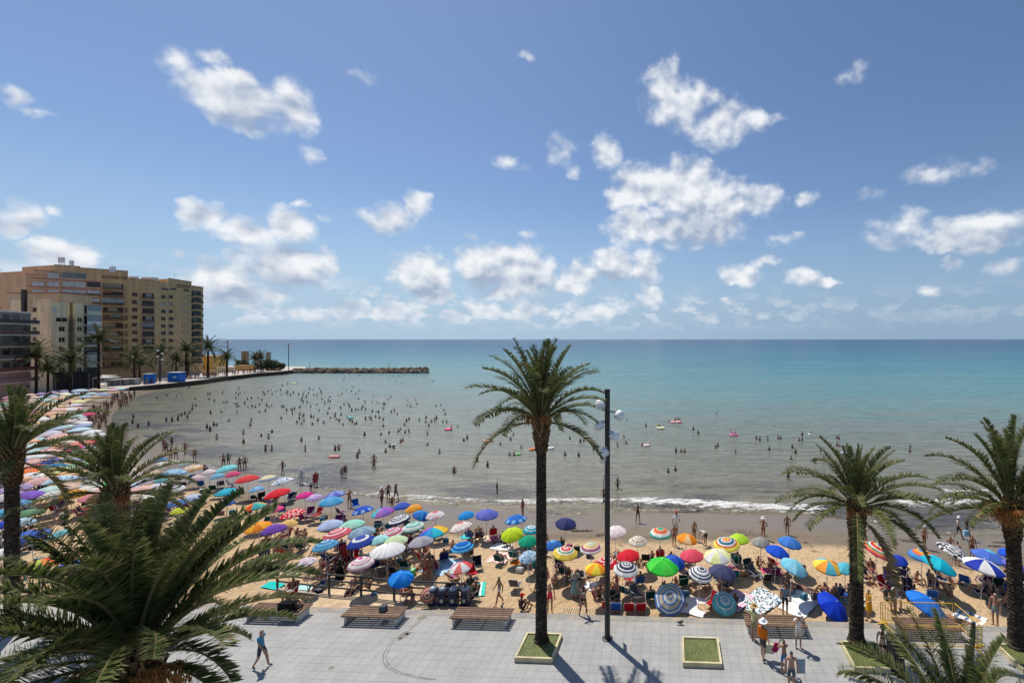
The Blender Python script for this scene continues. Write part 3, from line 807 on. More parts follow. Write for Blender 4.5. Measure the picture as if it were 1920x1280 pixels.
# ------------------------------------------------------------------ apartment buildings
def ray_t(px, a, b):
    """parameter along a->b where the vertical plane is met by the sight line of column px"""
    k = (px - PX) / FPX
    den = (b[0] - a[0]) - k * (b[1] - a[1])
    return (k * a[1] - a[0]) / den
class Facade:
    def __init__(s, par, a, b):
        s.p = par; s.a = Vector((a[0], a[1])); s.b = Vector((b[0], b[1])); d = s.b - s.a; s.L = d.length; s.d = d / s.L
        s.n = Vector((s.d.y, -s.d.x)); s.rz = atan2(s.d.y, s.d.x)
    def at(s, px): return ray_t(px, s.a, s.b) * s.L
    def depth(s, u): return s.a.y + s.d.y * u
    def z(s, py, u): return CAMZ + (HY - py) / FPX * s.depth(u)
    def pt(s, u, off, z): p = s.a + s.d * u + s.n * off; return Vector((p.x, p.y, z))
    def box(s, mb, u0, u1, o0, o1, z0, z1, col):
        vs = [s.pt(u, o, z) for u in (u0, u1) for o in (o0, o1) for z in (z0, z1)]
        mb.add(vs, [(0, 1, 3, 2), (4, 6, 7, 5), (0, 4, 5, 1), (2, 3, 7, 6), (0, 2, 6, 4), (1, 5, 7, 3)], col)
    def window(s, x0, x1, y0, y1, glass=(0.03, 0.028, 0.026), fr=(0.35, 0.30, 0.22), name='window', shutter=None, zz=None):
        u0, u1 = s.at(x0), s.at(x1); um = (u0 + u1) / 2
        z0, z1 = zz if zz else (s.z(y1, um), s.z(y0, um)); mb = MB(); w = .09
        for (a, b, c, d) in ((u0, u1, z0 - w, z0), (u0, u1, z1, z1 + w), (u0 - w, u0, z0 - w, z1 + w), (u1, u1 + w, z0 - w, z1 + w)): s.box(mb, a, b, -.02, .10, c, d, fr)
        s.box(mb, um - .03, um + .03, -.02, .07, z0, z1, fr)
        f = mb.build(name, MAT['stucco'], s.p)
        mb = MB(); s.box(mb, u0, u1, -.02, .035, z0, z1, glass); 
        if shutter: s.box(mb, u0, u1, .0, .05, z0 + (z1 - z0) * (1 - shutter[0]), z1, shutter[1])
        mb.build('pane', MAT['glass'], f)
    def balcony(s, x0, x1, y, hgt=2.6, out=1.1, slab=(0.45, 0.38, 0.28), dark=(0.035, 0.028, 0.024), rail=(0.16, 0.11, 0.08), rh=.95, zz=None, back=None, glazed=None, railopen=True):
        """y = image row of the slab"""
        u0, u1 = s.at(x0), s.at(x1); um = (u0 + u1) / 2
        z0 = zz if zz is not None else s.z(y, um); mb = MB()
        s.box(mb, u0, u1, -.02, out, z0 - .18, z0, slab)
        f = mb.build('balcony', MAT['stucco'], s.p)
        mb = MB()
        if railopen:
            s.box(mb, u0 + .04, u1 - .04, out - .07, out - .03, z0 + rh - .06, z0 + rh, rail)
            s.box(mb, u0 + .04, u1 - .04, out - .07, out - .03, z0 + .06, z0 + .55, rail)
            k = max(2, int((u1 - u0) / .5))
            for i in range(k + 1): u = u0 + .05 + (u1 - u0 - .14) * i / k; s.box(mb, u, u + .04, out - .07, out - .03, z0, z0 + rh, rail)
        else:
            s.box(mb, u0 + .02, u1 - .02, out - .1, out - .02, z0, z0 + rh, rail)
        mb.build('railing', MAT['paint'], f)
        mb = MB(); s.box(mb, u0 + .1, u1 - .1, -.02, .03, z0 + .02, z0 + hgt - .35, dark)
        if back: 
            for (a, b, c) in back: s.box(mb, u0 + (u1 - u0) * a, u0 + (u1 - u0) * b, 0, .05, z0 + .05, z0 + hgt - .5, c)
        mb.build('pane', MAT['glass'], f)
        if glazed:
            mb = MB(); s.box(mb, u0 + .05, u1 - .05, out - .14, out - .10, z0 + rh, z0 + hgt - .2, glazed)
            k = 4
            for i in range(k + 1): u = u0 + .05 + (u1 - u0 - .16) * i / k; s.box(mb, u, u + .06, out - .16, out - .08, z0 + rh, z0 + hgt - .2, (0.6, 0.6, 0.58))
            mb.build('glazing', MAT['glass'], f)
TAN = lin((205, 170, 128)); TAN2 = lin((212, 174, 134)); PINKT = lin((218, 172, 134)); CREAM = lin((226, 214, 180)); PEACH = lin((236, 200, 160))
def ang_pt(px, D): return ((px - PX) / FPX * D, D)
# --- the big tan tower block
tw = thing('apartment_building', 'largest tan apartment block, twelve storeys, with antennas on its stepped roof', 'building', (-205, 175, 0))
tw.location = (0, 0, 0)
A0 = ang_pt(48, 150); A1 = ang_pt(190, 162); A2 = ang_pt(240, 166.5); A3 = ang_pt(291, 172.5); A4 = ang_pt(297, 174.5); A5 = ang_pt(330, 182); A6 = ang_pt(356, 189); A7 = ang_pt(381, 195.5)
def z_at(py, D): return CAMZ + (HY - py) / FPX * D
def wallprism(par, name, pts, depth, z1, col, z0=-.5, back=(-1, .25)):
    mb = MB(); bk = Vector(back).normalized() * depth
    poly = list(pts) + [(p[0] + bk.x, p[1] + bk.y) for p in reversed(pts)]
    mb.prism(poly, z0, z1, col); return mb.build(name, MAT['stucco'], par)
wallprism(tw, 'wall', [A0, A1], 20, z_at(516, 152), PINKT)
wallprism(tw, 'wall', [ang_pt(64, 151.5), A1], 19, z_at(509, 154), PINKT, z0=z_at(517, 152))
wallprism(tw, 'wall', [ang_pt(102, 154.6), ang_pt(150, 158.6)], 18, z_at(498, 156), TAN2, z0=z_at(510, 153))
wallprism(tw, 'wall', [ang_pt(150, 158.6), A1, A2], 19, z_at(506, 163), TAN, z0=z_at(520, 160))
wallprism(tw, 'wall', [A1, A2], 20, z_at(517, 164), TAN, z0=-.5)
wallprism(tw, 'wall', [A2, A3], 21, z_at(523, 168), TAN)
wallprism(tw, 'wall', [A3, A4, A5], 22, z_at(528, 176), TAN)
wallprism(tw, 'wall', [ang_pt(317, 179.2), A5, A6, ang_pt(359, 190)], 16, z_at(526, 185), TAN, z0=z_at(540, 185))
wallprism(tw, 'wall', [A5, A6], 20, z_at(533, 185), TAN)
wallprism(tw, 'wall', [A6, A7], 18, z_at(537, 192), TAN)
def rim(par, pts, z, col=lin((150, 110, 85)), w=.35):
    mb = MB()
    for a, b in zip(pts[:-1], pts[1:]):
        f = Facade(par, a, b); f.box(mb, -.05, f.L + .05, -w, .12, z, z + .22, col)
    mb.build('roof_edge', MAT['stucco'], par)
rim(tw, [ang_pt(64, 151.5), ang_pt(102, 154.6)], z_at(509, 154)); rim(tw, [ang_pt(102, 154.6), ang_pt(150, 158.6)], z_at(498, 156)); rim(tw, [ang_pt(150, 158.6), A1, A2], z_at(506, 163))
rim(tw, [ang_pt(317, 179.2), A5, A6, ang_pt(359, 190)], z_at(526, 185)); rim(tw, [A0, ang_pt(64, 151.5)], z_at(516, 152)); rim(tw, [A6, A7], z_at(537, 192)); rim(tw, [A2, A3], z_at(523, 168)); rim(tw, [A3, A4], z_at(528, 172))
fA = Facade(tw, A0, A1); fB = Facade(tw, A1, A2); fC = Facade(tw, A2, A3); fD = Facade(tw, A3, A4); fE = Facade(tw, A4, A5); fF = Facade(tw, A5, A6); fG = Facade(tw, A6, A7)
WH = (0.50, 0.48, 0.45)
for r, y in enumerate((512, 528, 543.5, 559)):
    if r: 
        fA.window(60, 83, y, y + 10, WH, lin((180, 130, 105)), shutter=(.9, (0.56, 0.53, 0.50)))
    fA.window(88.5, 111, y, y + 10, WH, lin((180, 130, 105)), shutter=(.85, (0.55, 0.53, 0.50)))
    fA.window(117, 161, y, y + 10, (0.16, 0.17, 0.18) if r in (0, 2) else WH, (0.55, 0.54, 0.52) if r == 0 else lin((180, 130, 105)), shutter=(.5, (0.5, 0.5, 0.48)) if r else None)
    if r: fA.window(163, 188, y, y + 10, (0.05, 0.05, 0.05), lin((180, 130, 105)), shutter=(.7, (0.5, 0.48, 0.45)) if r > 1 else None)
mbb = MB()
for y in (525, 540.5, 556, 571): fA.box(mbb, .3, fA.L - .2, .0, .06, z_at(y, 155), z_at(y - 2.4, 155), lin((186, 132, 108)))
mbb.build('spandrel', MAT['stucco'], tw)
for k in range(11):
    y = 543.5 + k * 14.6
    bk = [[(.05, .9, (0.30, 0.23, 0.16))], None, [(.3, .6, (.4, .36, .3))], [(.25, .7, (0.33, 0.25, 0.18))], [(.0, .95, (0.17, 0.09, 0.05))], [(.05, .6, (0.36, 0.27, 0.18))], [(.05, .7, (0.3, 0.22, 0.15))], [(.3, .9, (0.33, 0.26, 0.19))], None, [(.05, .8, (0.30, 0.21, 0.14))], [(.1, .4, (0.3, 0.22, 0.15))]][k]
    if k in (1, 4, 7, 8):
        u0, u1 = fB.at(194 if k % 2 else 208), fB.at(212 if k % 2 else 228); zz = z_at(y, 164); mb = MB(); ca_ = [(.30, .42, .30), (.45, .2, .1), (.5, .45, .35), (.2, .28, .4)][k % 4]
        vs = [fB.pt(u0, .05, zz + 2.45), fB.pt(u1, .05, zz + 2.45), fB.pt(u1, 1.35, zz + 1.75), fB.pt(u0, 1.35, zz + 1.75), fB.pt(u0, .05, zz + 2.40), fB.pt(u1, .05, zz + 2.40), fB.pt(u1, 1.35, zz + 1.60), fB.pt(u0, 1.35, zz + 1.60)]
        mb.add(vs, [(0, 1, 2, 3), (7, 6, 5, 4), (3, 2, 6, 7), (0, 3, 7, 4), (1, 5, 6, 2)], ca_); mb.build('awning', MAT['cloth'], tw)
    fB.balcony(192, 232, y, back=bk, rail=(0.17, 0.10, 0.06), slab=lin((190, 165, 130)), railopen=k % 3 != 1, glazed=(0.25, 0.29, 0.31) if k == 2 else None)
    if k > 2 : fB.window(234, 238.5, y - 10, y - 1.5, (0.25, 0.17, 0.09), (0.25, 0.17, 0.09))
for k in range(8):
    y = 549 + k * 14.25
    fC.window(248, 257, y, y + 6.0, (0.06, 0.035, 0.025), (0.30, 0.22, 0.14))
    fC.balcony(266, 289, y + 11.4, out=.7, back=[(.1, .9, (0.05, 0.045, 0.04))] if k % 3 else [(.3, .8, (.3, .3, .3))], rail=(0.15, 0.11, 0.09), glazed=(0.2, 0.23, 0.25) if k == 4 else None)
for k in range(8):
    y = 553.8 + k * 13.6
    fE.window(302.5, 309.5, y, y + 5.6, (0.045, 0.03, 0.025) if k != 1 else (.35, .34, .32), (0.30, 0.22, 0.14)); fE.window(316.8, 323.8, y, y + 5.6, (0.045, 0.03, 0.025) if k != 1 else (.3, .29, .28), (0.30, 0.22, 0.14))
fE.window(303, 316, 540, 543.4, (0.06, .04, .03), (.45, .42, .38)); fE.window(319, 329.5, 540, 543.4, (0.06, .04, .03), (.45, .42, .38))
for k in range(8):
    y = 555 + k * 12.9
    fF.window(341.5, 354, y, y + 6.6, (0.36, 0.27, 0.17), (0.36, 0.28, 0.18), shutter=(.95, (0.40, 0.30, 0.19)))
fF.window(343.5, 354, 542.5, 546.5, (0.05, .035, .03), (.4, .3, .2))
for k in range(11):
    y = 555 + k * 12.6
    fG.balcony(359, 377.5, y, out=.9, rail=(0.10, 0.08, 0.07), slab=lin((196, 178, 150)), back=[(.2, .5, (.16, .15, .14))] if k % 4 == 0 else None, railopen=k % 2 == 0)
rnd = random.Random(12)
for (fc, x, y) in ((fC, 259.5, 566), (fC, 259.5, 610), (fE, 311.5, 584), (fE, 311.5, 625), (fE, 326.5, 598), (fF, 337.5, 576), (fF, 337.5, 630), (fE, 299.5, 570)):
    u = fc.at(x); zz = fc.z(y, u); mb = MB(); fc.box(mb, u - .45, u + .45, .0, .42, zz - .32, zz + .32, (.55, .55, .53)); fc.box(mb, u - .1, u + .3, .42, .44, zz - .2, zz + .2, (.2, .2, .2)); mb.build('air_conditioner', MAT['paint'], tw)
mb = MB(); rnd = random.Random(5)
def antenna(mb, px, D, ytop, ybot, w=1.2, n=3):
    X, Y = ang_pt(px, D); z0, z1 = z_at(ybot, D), z_at(ytop, D)
    for i in range(n):
        xx = X + (i - (n - 1) / 2) * w * .6
        mb.tube([(xx, Y - 1, z0), (xx, Y - 1, z1 - rnd.random() * .8)], .10, 5, (.55, .55, .55))
        mb.box((xx + .1, Y - 1.2, z1 - 1.6), (.42, .3, 1.9), (.62, .62, .62))
for (px, yt) in ((123, 480), (142, 486), (218, 498)):
    mb = MB(); antenna(mb, px, 158 if px < 200 else 164, yt, 506 if px > 200 else 499.5, 1.4, 3 if px < 140 or px > 200 else 2)
    mb.build('antenna_mast', MAT['metal'], tw)
mb = MB(); X, Y = ang_pt(341, 187); z = z_at(526, 187)
mb.tube([(X, Y - 3, z), (X, Y - 3, z + 2.6)], .05, 4, (.3, .3, .3)); mb.tube([(X - .9, Y - 3, z + 2.2), (X + .9, Y - 3, z + 2.2)], .04, 4, (.3, .3, .3)); mb.tube([(X - .6, Y - 3, z + 1.7), (X + .6, Y - 3, z + 1.7)], .04, 4, (.3, .3, .3))
mb.build('aerial', MAT['metal'], tw)
mb = MB(); X, Y = ang_pt(281, 176); mb.box((X, Y, z_at(524, 176)), (4.5, 2, 1.6), (.55, .55, .52)); mb.build('roof_unit', MAT['paint'], tw)
mb = MB(); X, Y = ang_pt(262, 170); mb.box((X, Y - 2, z_at(521.5, 170)), (3.8, .1, .9), (.75, .75, .75)); mb.build('roof_unit', MAT['paint'], tw)
# --- cream and peach block in front
cb = thing('apartment_building', 'cream and peach block with a column of glazed balconies, in front of the tan tower', 'building')
Q0 = ang_pt(57, 130.5); Q1 = ang_pt(96, 128.5); Q2 = ang_pt(128, 130); Q3 = ang_pt(143, 131); Q4 = ang_pt(156, 132.5); Q5 = ang_pt(185, 136)
wallprism(cb, 'wall', [Q0, Q1], 9.5, z_at(560, 129), PEACH)
wallprism(cb, 'wall', [Q1, Q2], 9.8, z_at(566.5, 129), CREAM)
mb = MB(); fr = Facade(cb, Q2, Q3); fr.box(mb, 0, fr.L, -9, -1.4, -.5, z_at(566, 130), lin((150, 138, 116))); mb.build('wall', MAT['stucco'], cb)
wallprism(cb, 'wall', [Q3, Q4], 10, z_at(568, 131), CREAM)
wallprism(cb, 'wall', [Q4, Q5], 10.5, z_at(574, 134), lin((200, 200, 178)))
mb = MB(); f = Facade(cb, ang_pt(15, 137), ang_pt(112, 137)); f.box(mb, 0, f.L, -8, 0, -.5, z_at(550, 137), lin((206, 176, 146))); mb.build('wall', MAT['stucco'], cb)
mb = MB(); f.box(mb, -.1, f.L + .1, -8, .25, z_at(550, 137), z_at(549, 137) + .12, lin((170, 110, 80))); mb.build('roof_edge', MAT['stucco'], cb)
mb = MB(); X, Y = ang_pt(45.5, 129.5); mb.box((X, Y, z_at(565, 129)), (.8, .8, 7.0), (.06, .045, .04)); mb.build('chimney', MAT['paint'], cb)
q0 = Facade(cb, Q0, Q1); q1 = Facade(cb, Q1, Q2); q3 = Facade(cb, Q3, Q4); q4 = Facade(cb, Q4, Q5)
for y in (577, 595.5, 613.5, 632.5): q0.window(62.5, 68.5, y, y + 7.5, (0.05, 0.03, 0.025), (0.34, 0.22, 0.14))
for k, y in enumerate((595.5, 612.5, 632.5, 651.5, 670, 689)):
    if k == 0: q1.window(105.5, 126, y, y + 7.5, (0.03, 0.025, 0.025), CREAM)
    else: q1.window(110.5, 121.5, y, y + 8.5, (0.03, 0.025, 0.03) if k < 3 else (0.11, 0.08, 0.05), CREAM)
    q3.window(144.5, 152.5, y, y + 8, (0.035, 0.03, 0.03), CREAM)
q1.window(99, 106, 577, 586, (.5, .5, .48), (.6, .58, .5))
for k in range(7):
    y = 589 + k * 19.2
    q4.balcony(157, 184, y, hgt=2.9, out=1.2, slab=lin((210, 212, 205)), rail=[lin((190, 200, 180)), lin((205, 215, 215)), lin((200, 205, 210)), lin((90, 90, 96)), lin((120, 122, 126)), lin((160, 160, 160)), lin((100, 98, 96))][k],
               glazed=(0.24, 0.29, 0.30) if k in (0, 1, 2, 5) else None, dark=(0.03, 0.032, 0.036), railopen=False)
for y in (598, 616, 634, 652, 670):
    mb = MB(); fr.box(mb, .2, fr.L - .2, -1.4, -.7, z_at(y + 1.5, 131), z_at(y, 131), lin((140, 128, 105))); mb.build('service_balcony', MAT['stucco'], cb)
# ground floor restaurant with awning
mb = MB(); f = Facade(cb, ang_pt(97, 126.5), ang_pt(186, 134)); f.box(mb, 0, f.L, -1.5, 1.8, 4.6, 5.0, (0.03, 0.032, 0.04)); mb.build('awning', MAT['cloth'], cb)
mb = MB(); f.box(mb, .3, f.L - .3, -1.0, -.6, 0, 4.6, (0.02, 0.02, 0.022)); mb.build('shop_front', MAT['glass'], cb)
mb = MB(); 
for u in range(0, int(f.L), 3): f.box(mb, u + .3, u + .5, 1.5, 1.7, 0, 4.6, (0.12, 0.12, 0.13))
mb.build('awning_posts', MAT['metal'], cb)
# --- balconied block at the left edge
lb = thing('apartment_building', 'dark balconied block at the left edge with a pink ground floor', 'building')
L0 = ang_pt(-40, 103); L1 = ang_pt(58, 115.5)
wallprism(lb, 'wall', [L0, L1], 14, z_at(587, 114), lin((150, 135, 128)), z0=8.2, back=(-1, .5))
wallprism(lb, 'wall', [L0, L1], 14, 8.2, lin((196, 150, 145)), z0=-.5, back=(-1, .5))
f = Facade(lb, L0, L1)
for k, yb in enumerate((607.5, 627.5, 648.5, 670.5, 693, 713)):
    zz = z_at(yb, 115)
    mb = MB(); f.box(mb, 0, f.L, 0, 1.7, zz - .22, zz, lin((214, 205, 196))); sl = mb.build('balcony', MAT['stucco'], lb)
    mb = MB(); rc = [(0.05, .05, .05), (.12, .07, .055), (.10, .07, .06), (.13, .11, .10), (.16, .06, .055), (.26, .16, .15)][k]
    f.box(mb, .1, f.L - .1, 1.58, 1.64, zz + .1, zz + 1.0, rc)
    mb.build('railing', MAT['paint'], sl)
    if k < 5:
        n = 5
        for j in range(n):
            u0 = f.L * (j + .12) / n; u1 = f.L * (j + .86) / n
            mb = MB(); f.box(mb, u0, u1, -.02, .08, zz + .02, zz + 2.25, (0.28, .24, .22)); w = mb.build('window', MAT['stucco'], lb)
            mb = MB(); f.box(mb, u0 + .1, u1 - .1, .0, .10, zz + .1, zz + 2.15, [(0.05, .06, .06), (.12, .11, .10), (.03, .03, .035)][(j + k) % 3]); mb.build('pane', MAT['glass'], w)
for (a, b) in ((.62, .68), (.71, .76), (.88, .97)):
    mb = MB(); f.box(mb, f.L * a, f.L * b, -.02, .07, 1.4, 2.8, (.5, .42, .4)); w = mb.build('window', MAT['stucco'], lb)
    mb = MB(); f.box(mb, f.L * a + .08, f.L * b - .08, 0, .09, 1.5, 2.7, (.05, .05, .06)); mb.build('pane', MAT['glass'], w)
mb = MB(); f.box(mb, 0, f.L, -6, .3, z_at(587, 114), z_at(586, 114) + .2, lin((225, 220, 214))); mb.build('roof', MAT['stucco'], lb)
mb = MB(); f.box(mb, 0, f.L - 6, -8, -3, z_at(586, 114) + .1, z_at(574, 114), lin((210, 206, 204))); mb.build('penthouse', MAT['stucco'], lb)
mb = MB(); f.box(mb, 1, f.L - 4, -2.9, -2.75, z_at(584.5, 114), z_at(576, 114), lin((150, 40, 45)));
for j in range(9): f.box(mb, f.L - 5.3 - j * 1.0, f.L - 4.9 - j * 1.0, -2.75, -2.70, z_at(582.5, 114), z_at(578, 114), (.6, .55, .52))
mb.build('roof_sign', MAT['paint'], lb)
# --- beige block far behind on the left
bb_ = thing('apartment_building', 'plain beige block peeping out far behind at the left edge', 'building')
B0 = ang_pt(-90, 165); B1 = ang_pt(12, 186); B2 = ang_pt(60, 190)
wallprism(bb_, 'wall', [B0, B1], 18, z_at(517.5, 186), TAN2); wallprism(bb_, 'wall', [B1, B2], 18, z_at(525, 188), TAN2)
f = Facade(bb_, B0, B1)
for k in range(7):
    for x in (-4.5,): f.window(x, x + 8, 527 + k * 13, 533 + k * 13, (.30, .2, .13), (.4, .3, .2))
f = Facade(bb_, B1, B2)
for k in range(7):
    f.window(25, 33, 533 + k * 13, 538 + k * 13, (.08, .06, .05), (.5, .46, .4)); f.window(36, 45, 533 + k * 13, 538 + k * 13, (.08, .06, .05), (.5, .46, .4))
mb = MB(); X, Y = ang_pt(15, 186); z = z_at(517, 186); mb.tube([(X, Y - 2, z), (X, Y - 2, z + 2.6)], .05, 4, (.3, .3, .3)); mb.tube([(X - .8, Y - 2, z + 2.2), (X + .8, Y - 2, z + 2.2)], .04, 4, (.3, .3, .3)); mb.build('aerial', MAT['metal'], bb_)
# --- low yellow house beside the tower
hs = thing('low_house', 'low ochre house right of the tan tower behind the clear standing palm', 'house')
X, Y = ang_pt(393, 204); mb = MB(); mb.box((X, Y, 3.1), (9.5, 8, 7.2), lin((222, 186, 112))); mb.build('wall', MAT['stucco'], hs)
mb = MB(); mb.box((X, Y, 6.85), (10, 8.6, .3), lin((190, 160, 110))); mb.build('roof', MAT['stucco'], hs)
mb = MB(); mb.box((X + 1, Y - 4.02, 2.2), (1.1, .1, 1.3), (.1, .08, .06)); mb.build('window', MAT['glass'], hs)
def wallbox(x0, x1, D, z0, z1, col, name, label, cat, th=.6):
    a, b = ang_pt(x0, D), ang_pt(x1, D); mb = MB(); mb.box(((a[0] + b[0]) / 2, D, (z0 + z1) / 2), (b[0] - a[0], th, z1 - z0), col); mb.box(((a[0] + b[0]) / 2, D, z1 + .06), (b[0] - a[0] + .2, th + .2, .12), lerp(col, (1, 1, 1), .2))
    return tag(mb.build(name, MAT['stone'], None), label, cat)
wallbox(382, 407, 178, 0, 1.9, lin((205, 175, 130)), 'garden_wall', 'ochre garden wall at the foot of the tan tower', 'wall')
wallbox(407, 440, 196, 0, 2.2, lin((210, 195, 170)), 'garden_wall', 'pale low wall behind the small palm on the bright pavement', 'wall')
wallbox(440, 478, 205, 0, 2.6, lin((200, 168, 120)), 'garden_wall', 'sandy wall in front of the headland bushes', 'wall')
# terrace bits and kiosk canopies
for (px, D, wd, lab) in ((200, 133, 5, 'white flat canopy of the beach bar under the tower'), (192, 139, 6, 'second white canopy behind the beach bar')):
    X, Y = ang_pt(px, D); t = thing('shade_canopy', lab, 'canopy', (X, Y, 0))
    mb = MB(); mb.box((0, 0, 3.1), (wd, 3, .14), (.8, .8, .78)); mb.box((0, -1.5, 2.95), (wd, .05, .3), (.75, .75, .73)); mb.build('roof', MAT['fabric'], t)
    for sx in (-1, 1):
        for sy in (-1, 1): MB().tube([(sx * (wd / 2 - .1), sy * 1.4, 0), (sx * (wd / 2 - .1), sy * 1.4, 3.05)], .05, 5, (.6, .6, .6)).build('post', MAT['metal'], t)
rnd = random.Random(77)
k = 0
for (px, D, w, c) in ((226, 140, 4.5, (.22, .2, .19)), (240, 142, 2.4, (.5, .5, .48)), (212, 138, 2, (.15, .15, .16)), (253, 142, 2.0, (.4, .38, .38))):
    X, Y = ang_pt(px, D); t = thing('stall_booth', ['long white stall screen above the far umbrellas', 'white square stall screen left of the first blue container', 'grey stall screen at the beach bar steps', 'small white booth beside the first blue container'][k], 'stall', (X, Y, 0)); k += 1
    mb = MB(); mb.box((0, 0, .9), (w, 1.4, 1.8), c); mb.build('panel', MAT['paint'], t); mb = MB(); mb.box((0, 0, 1.9), (w + .3, 1.8, .1), (.4, .4, .39)); mb.build('roof', MAT['paint'], t)
# blue containers
for (x0, x1, D, lab) in ((263, 297, 143, 'left of two blue containers on the far promenade, half behind a palm'), (309, 353, 150, 'right of two blue containers, larger, with a white end wall')):
    a = ang_pt(x0, D); b_ = ang_pt(x1, D + 4); cx, cy = (a[0] + b_[0]) / 2, (a[1] + b_[1]) / 2
    w = (b_[0] - a[0]); t = thing('container', lab, 'container', (cx, cy, 0), .12)
    Lc = w * .93; mb = MB(); mb.box((0, 0, 1.6), (Lc, 2.5, 3.1), lin((28, 105, 190)))
    for i in range(int(Lc / .35)): mb.box((-Lc / 2 + .2 + i * .35, -1.27, 1.6), (.14, .05, 2.9), lin((24, 95, 176)))
    mb.build('body', MAT['paint'], t)
    mb = MB(); mb.box((-Lc / 2 - .04, 0, 1.6), (.08, 2.4, 3.0), lin((215, 212, 200))); mb.build('end_wall', MAT['paint'], t)
    mb = MB(); mb.box((0, 0, 3.23), (Lc + .25, 2.7, .14), lin((200, 205, 205))); mb.build('roof', MAT['paint'], t)
    mb = MB(); mb.box((.5, -1.32, 1.7), (Lc * .3, .04, .5), lin((170, 195, 225))); mb.build('sign', MAT['paint'], t)
# headland bushes and stone pillars
def bush_mesh(seed, rx, ry, rz, n=700):
    rnd = random.Random(seed); mb = MB()
    blobs = [(Vector((rnd.uniform(-.6, .6) * rx, rnd.uniform(-.6, .6) * ry, rnd.uniform(.2, .7) * rz)), rnd.uniform(.35, .6)) for _ in range(7)]
    for i in range(n):
        c, s = rnd.choice(blobs); d = Vector([rnd.gauss(0, 1) for _ in range(3)]).normalized() * rnd.uniform(.6, 1)
        p = c + Vector((d.x * rx * s, d.y * ry * s, d.z * rz * s)); p.z = max(.05, p.z)
        a = Vector([rnd.gauss(0, 1) for _ in range(3)]).normalized(); b = a.orthogonal().normalized() * .16; a = a * .24
        mb.add([p - a - b, p + a - b, p + a + b, p - a + b], [(0, 1, 2, 3)], lerp((0.025, 0.035, 0.015), (0.06, 0.08, 0.03), rnd.random()))
    return mb
for i, (px, D, rx, rz, lab) in enumerate(((448, 214, 2.6, 4, 'small bush left of the headland pillars'), (462, 212, 3, 3.6, 'bush between the headland pillars and the palms'), (492, 210, 4.2, 4.6, 'leafy bush behind the headland palms'), (510, 208, 4.2, 5.0, 'large dark rounded bush at the end of the headland'), (524, 207, 2.6, 3.4, 'low bush at the seaward end of the headland'))):
    X, Y = ang_pt(px, D); t = thing('bush', lab, 'bush', (X, Y, 0)); bush_mesh(i, rx, 2.2, rz, 900).build('foliage', MAT['bush'], t)
    MB().tube([(0, 0, -.05), (.1, 0, rz * .5)], [.12, .05], 5, (.1, .07, .05)).build('stem', MAT['bark'], t)
for px, y0, w, lab in ((457, 658, 1.3, 'left stone pillar of the pair on the headland'), (462.5, 658, 1.1, 'right stone pillar of the pair on the headland'), (484, 661, .9, 'single stone pillar above the headland palms'), (503.5, 660, 1.2, 'stone pillar nearest the dark headland bush')):
    X, Y = ang_pt(px, 216); z = z_at(y0, 216); mb = MB(); mb.box((X, Y, z / 2), (w, w, z), lin((150, 135, 118))); mb.box((X, Y, z - .3), (w + .2, w + .2, .25), lin((160, 145, 126))); mb.box((X, Y, .2), (w + .4, w + .4, .4), lin((140, 125, 108)))
    tag(mb.build('stone_pillar', MAT['stone'], None), lab, 'pillar')
# far lamp posts
def far_lamp(px, D, ytop, lab, globes=False):
    X, Y = ang_pt(px, D); z = z_at(ytop, D); t = thing('lamp_post', lab, 'lamp post', (X, Y, 0), 0, 'lamp posts on the far promenade')
    MB().tube([(0, 0, 0), (0, 0, z)], .14, 6, (.06, .06, .06)).build('pole', MAT['metal'], t)
    for i in range(4 if globes else 2):
        zz = z - .6 - i * 1.0; s = 1 if i % 2 else -1
        mb = MB(); mb.tube([(0, 0, zz), (s * .6, 0, zz + .1)], .05, 4, (.3, .3, .3)); mb.lathe([(0, -.3), (.24, -.2), (.34, .05), (.2, .3), (0, .36)], 8, (.75, .75, .75), c=(s * .75, 0, zz))
        mb.build('lamp_head', MAT['plastic'], t)
far_lamp(300, 147, 654, 'far lamp post with white globe heads between the two blue containers', True)
far_lamp(427, 186, 638, 'slim tall lamp post right of the small palm on the bright pavement')
far_lamp(541, 205, 643, 'tall lamp post at the root of the rock breakwater')
for px, D, lab in ((580, 212, 'thin marker pole behind the breakwater near its root'), (729, 212, 'thin marker pole behind the breakwater near its tip')):
    X, Y = ang_pt(px, D); tag(MB().tube([(X, Y, SEA), (X, Y, z_at(680, D))], .1, 5, (.25, .25, .25)).lathe([(.1, 0), (.25, .1), (.1, .3)], 6, (.6, .5, .1), c=(X, Y, z_at(680, D))).build('marker_pole', MAT['metal'], None), lab, 'marker pole')
# breakwater boulders
def rock_mesh(seed):
    bm = bmesh.new(); bmesh.ops.create_icosphere(bm, subdivisions=2, radius=1.0)
    rnd = random.Random(seed); sc = Vector((rnd.uniform(.9, 1.4), rnd.uniform(.8, 1.2), rnd.uniform(.6, .9)))
    for v in bm.verts:
        n = mnoise.noise(v.co * 1.3 + Vector((seed * 3.1, 0, 0))); v.co = Vector((v.co.x * sc.x, v.co.y * sc.y, v.co.z * sc.z)) * (1 + .45 * n)
        v.co = Vector([round(c * 2.2) / 2.2 * .45 + c * .55 for c in v.co])
    me = bpy.data.meshes.new('boulder'); bm.to_mesh(me); bm.free()
    ca = me.color_attributes.new('Col', 'FLOAT_COLOR', 'CORNER'); c = lerp((0.10, 0.075, 0.055), (0.27, 0.20, 0.145), rnd.random())
    ca.data.foreach_set('color', list((*c, 1)) * len(me.loops)); me.materials.append(MAT['stone']); return me
RK = [rock_mesh(s) for s in range(8)]
rnd = random.Random(9); xs_ = []
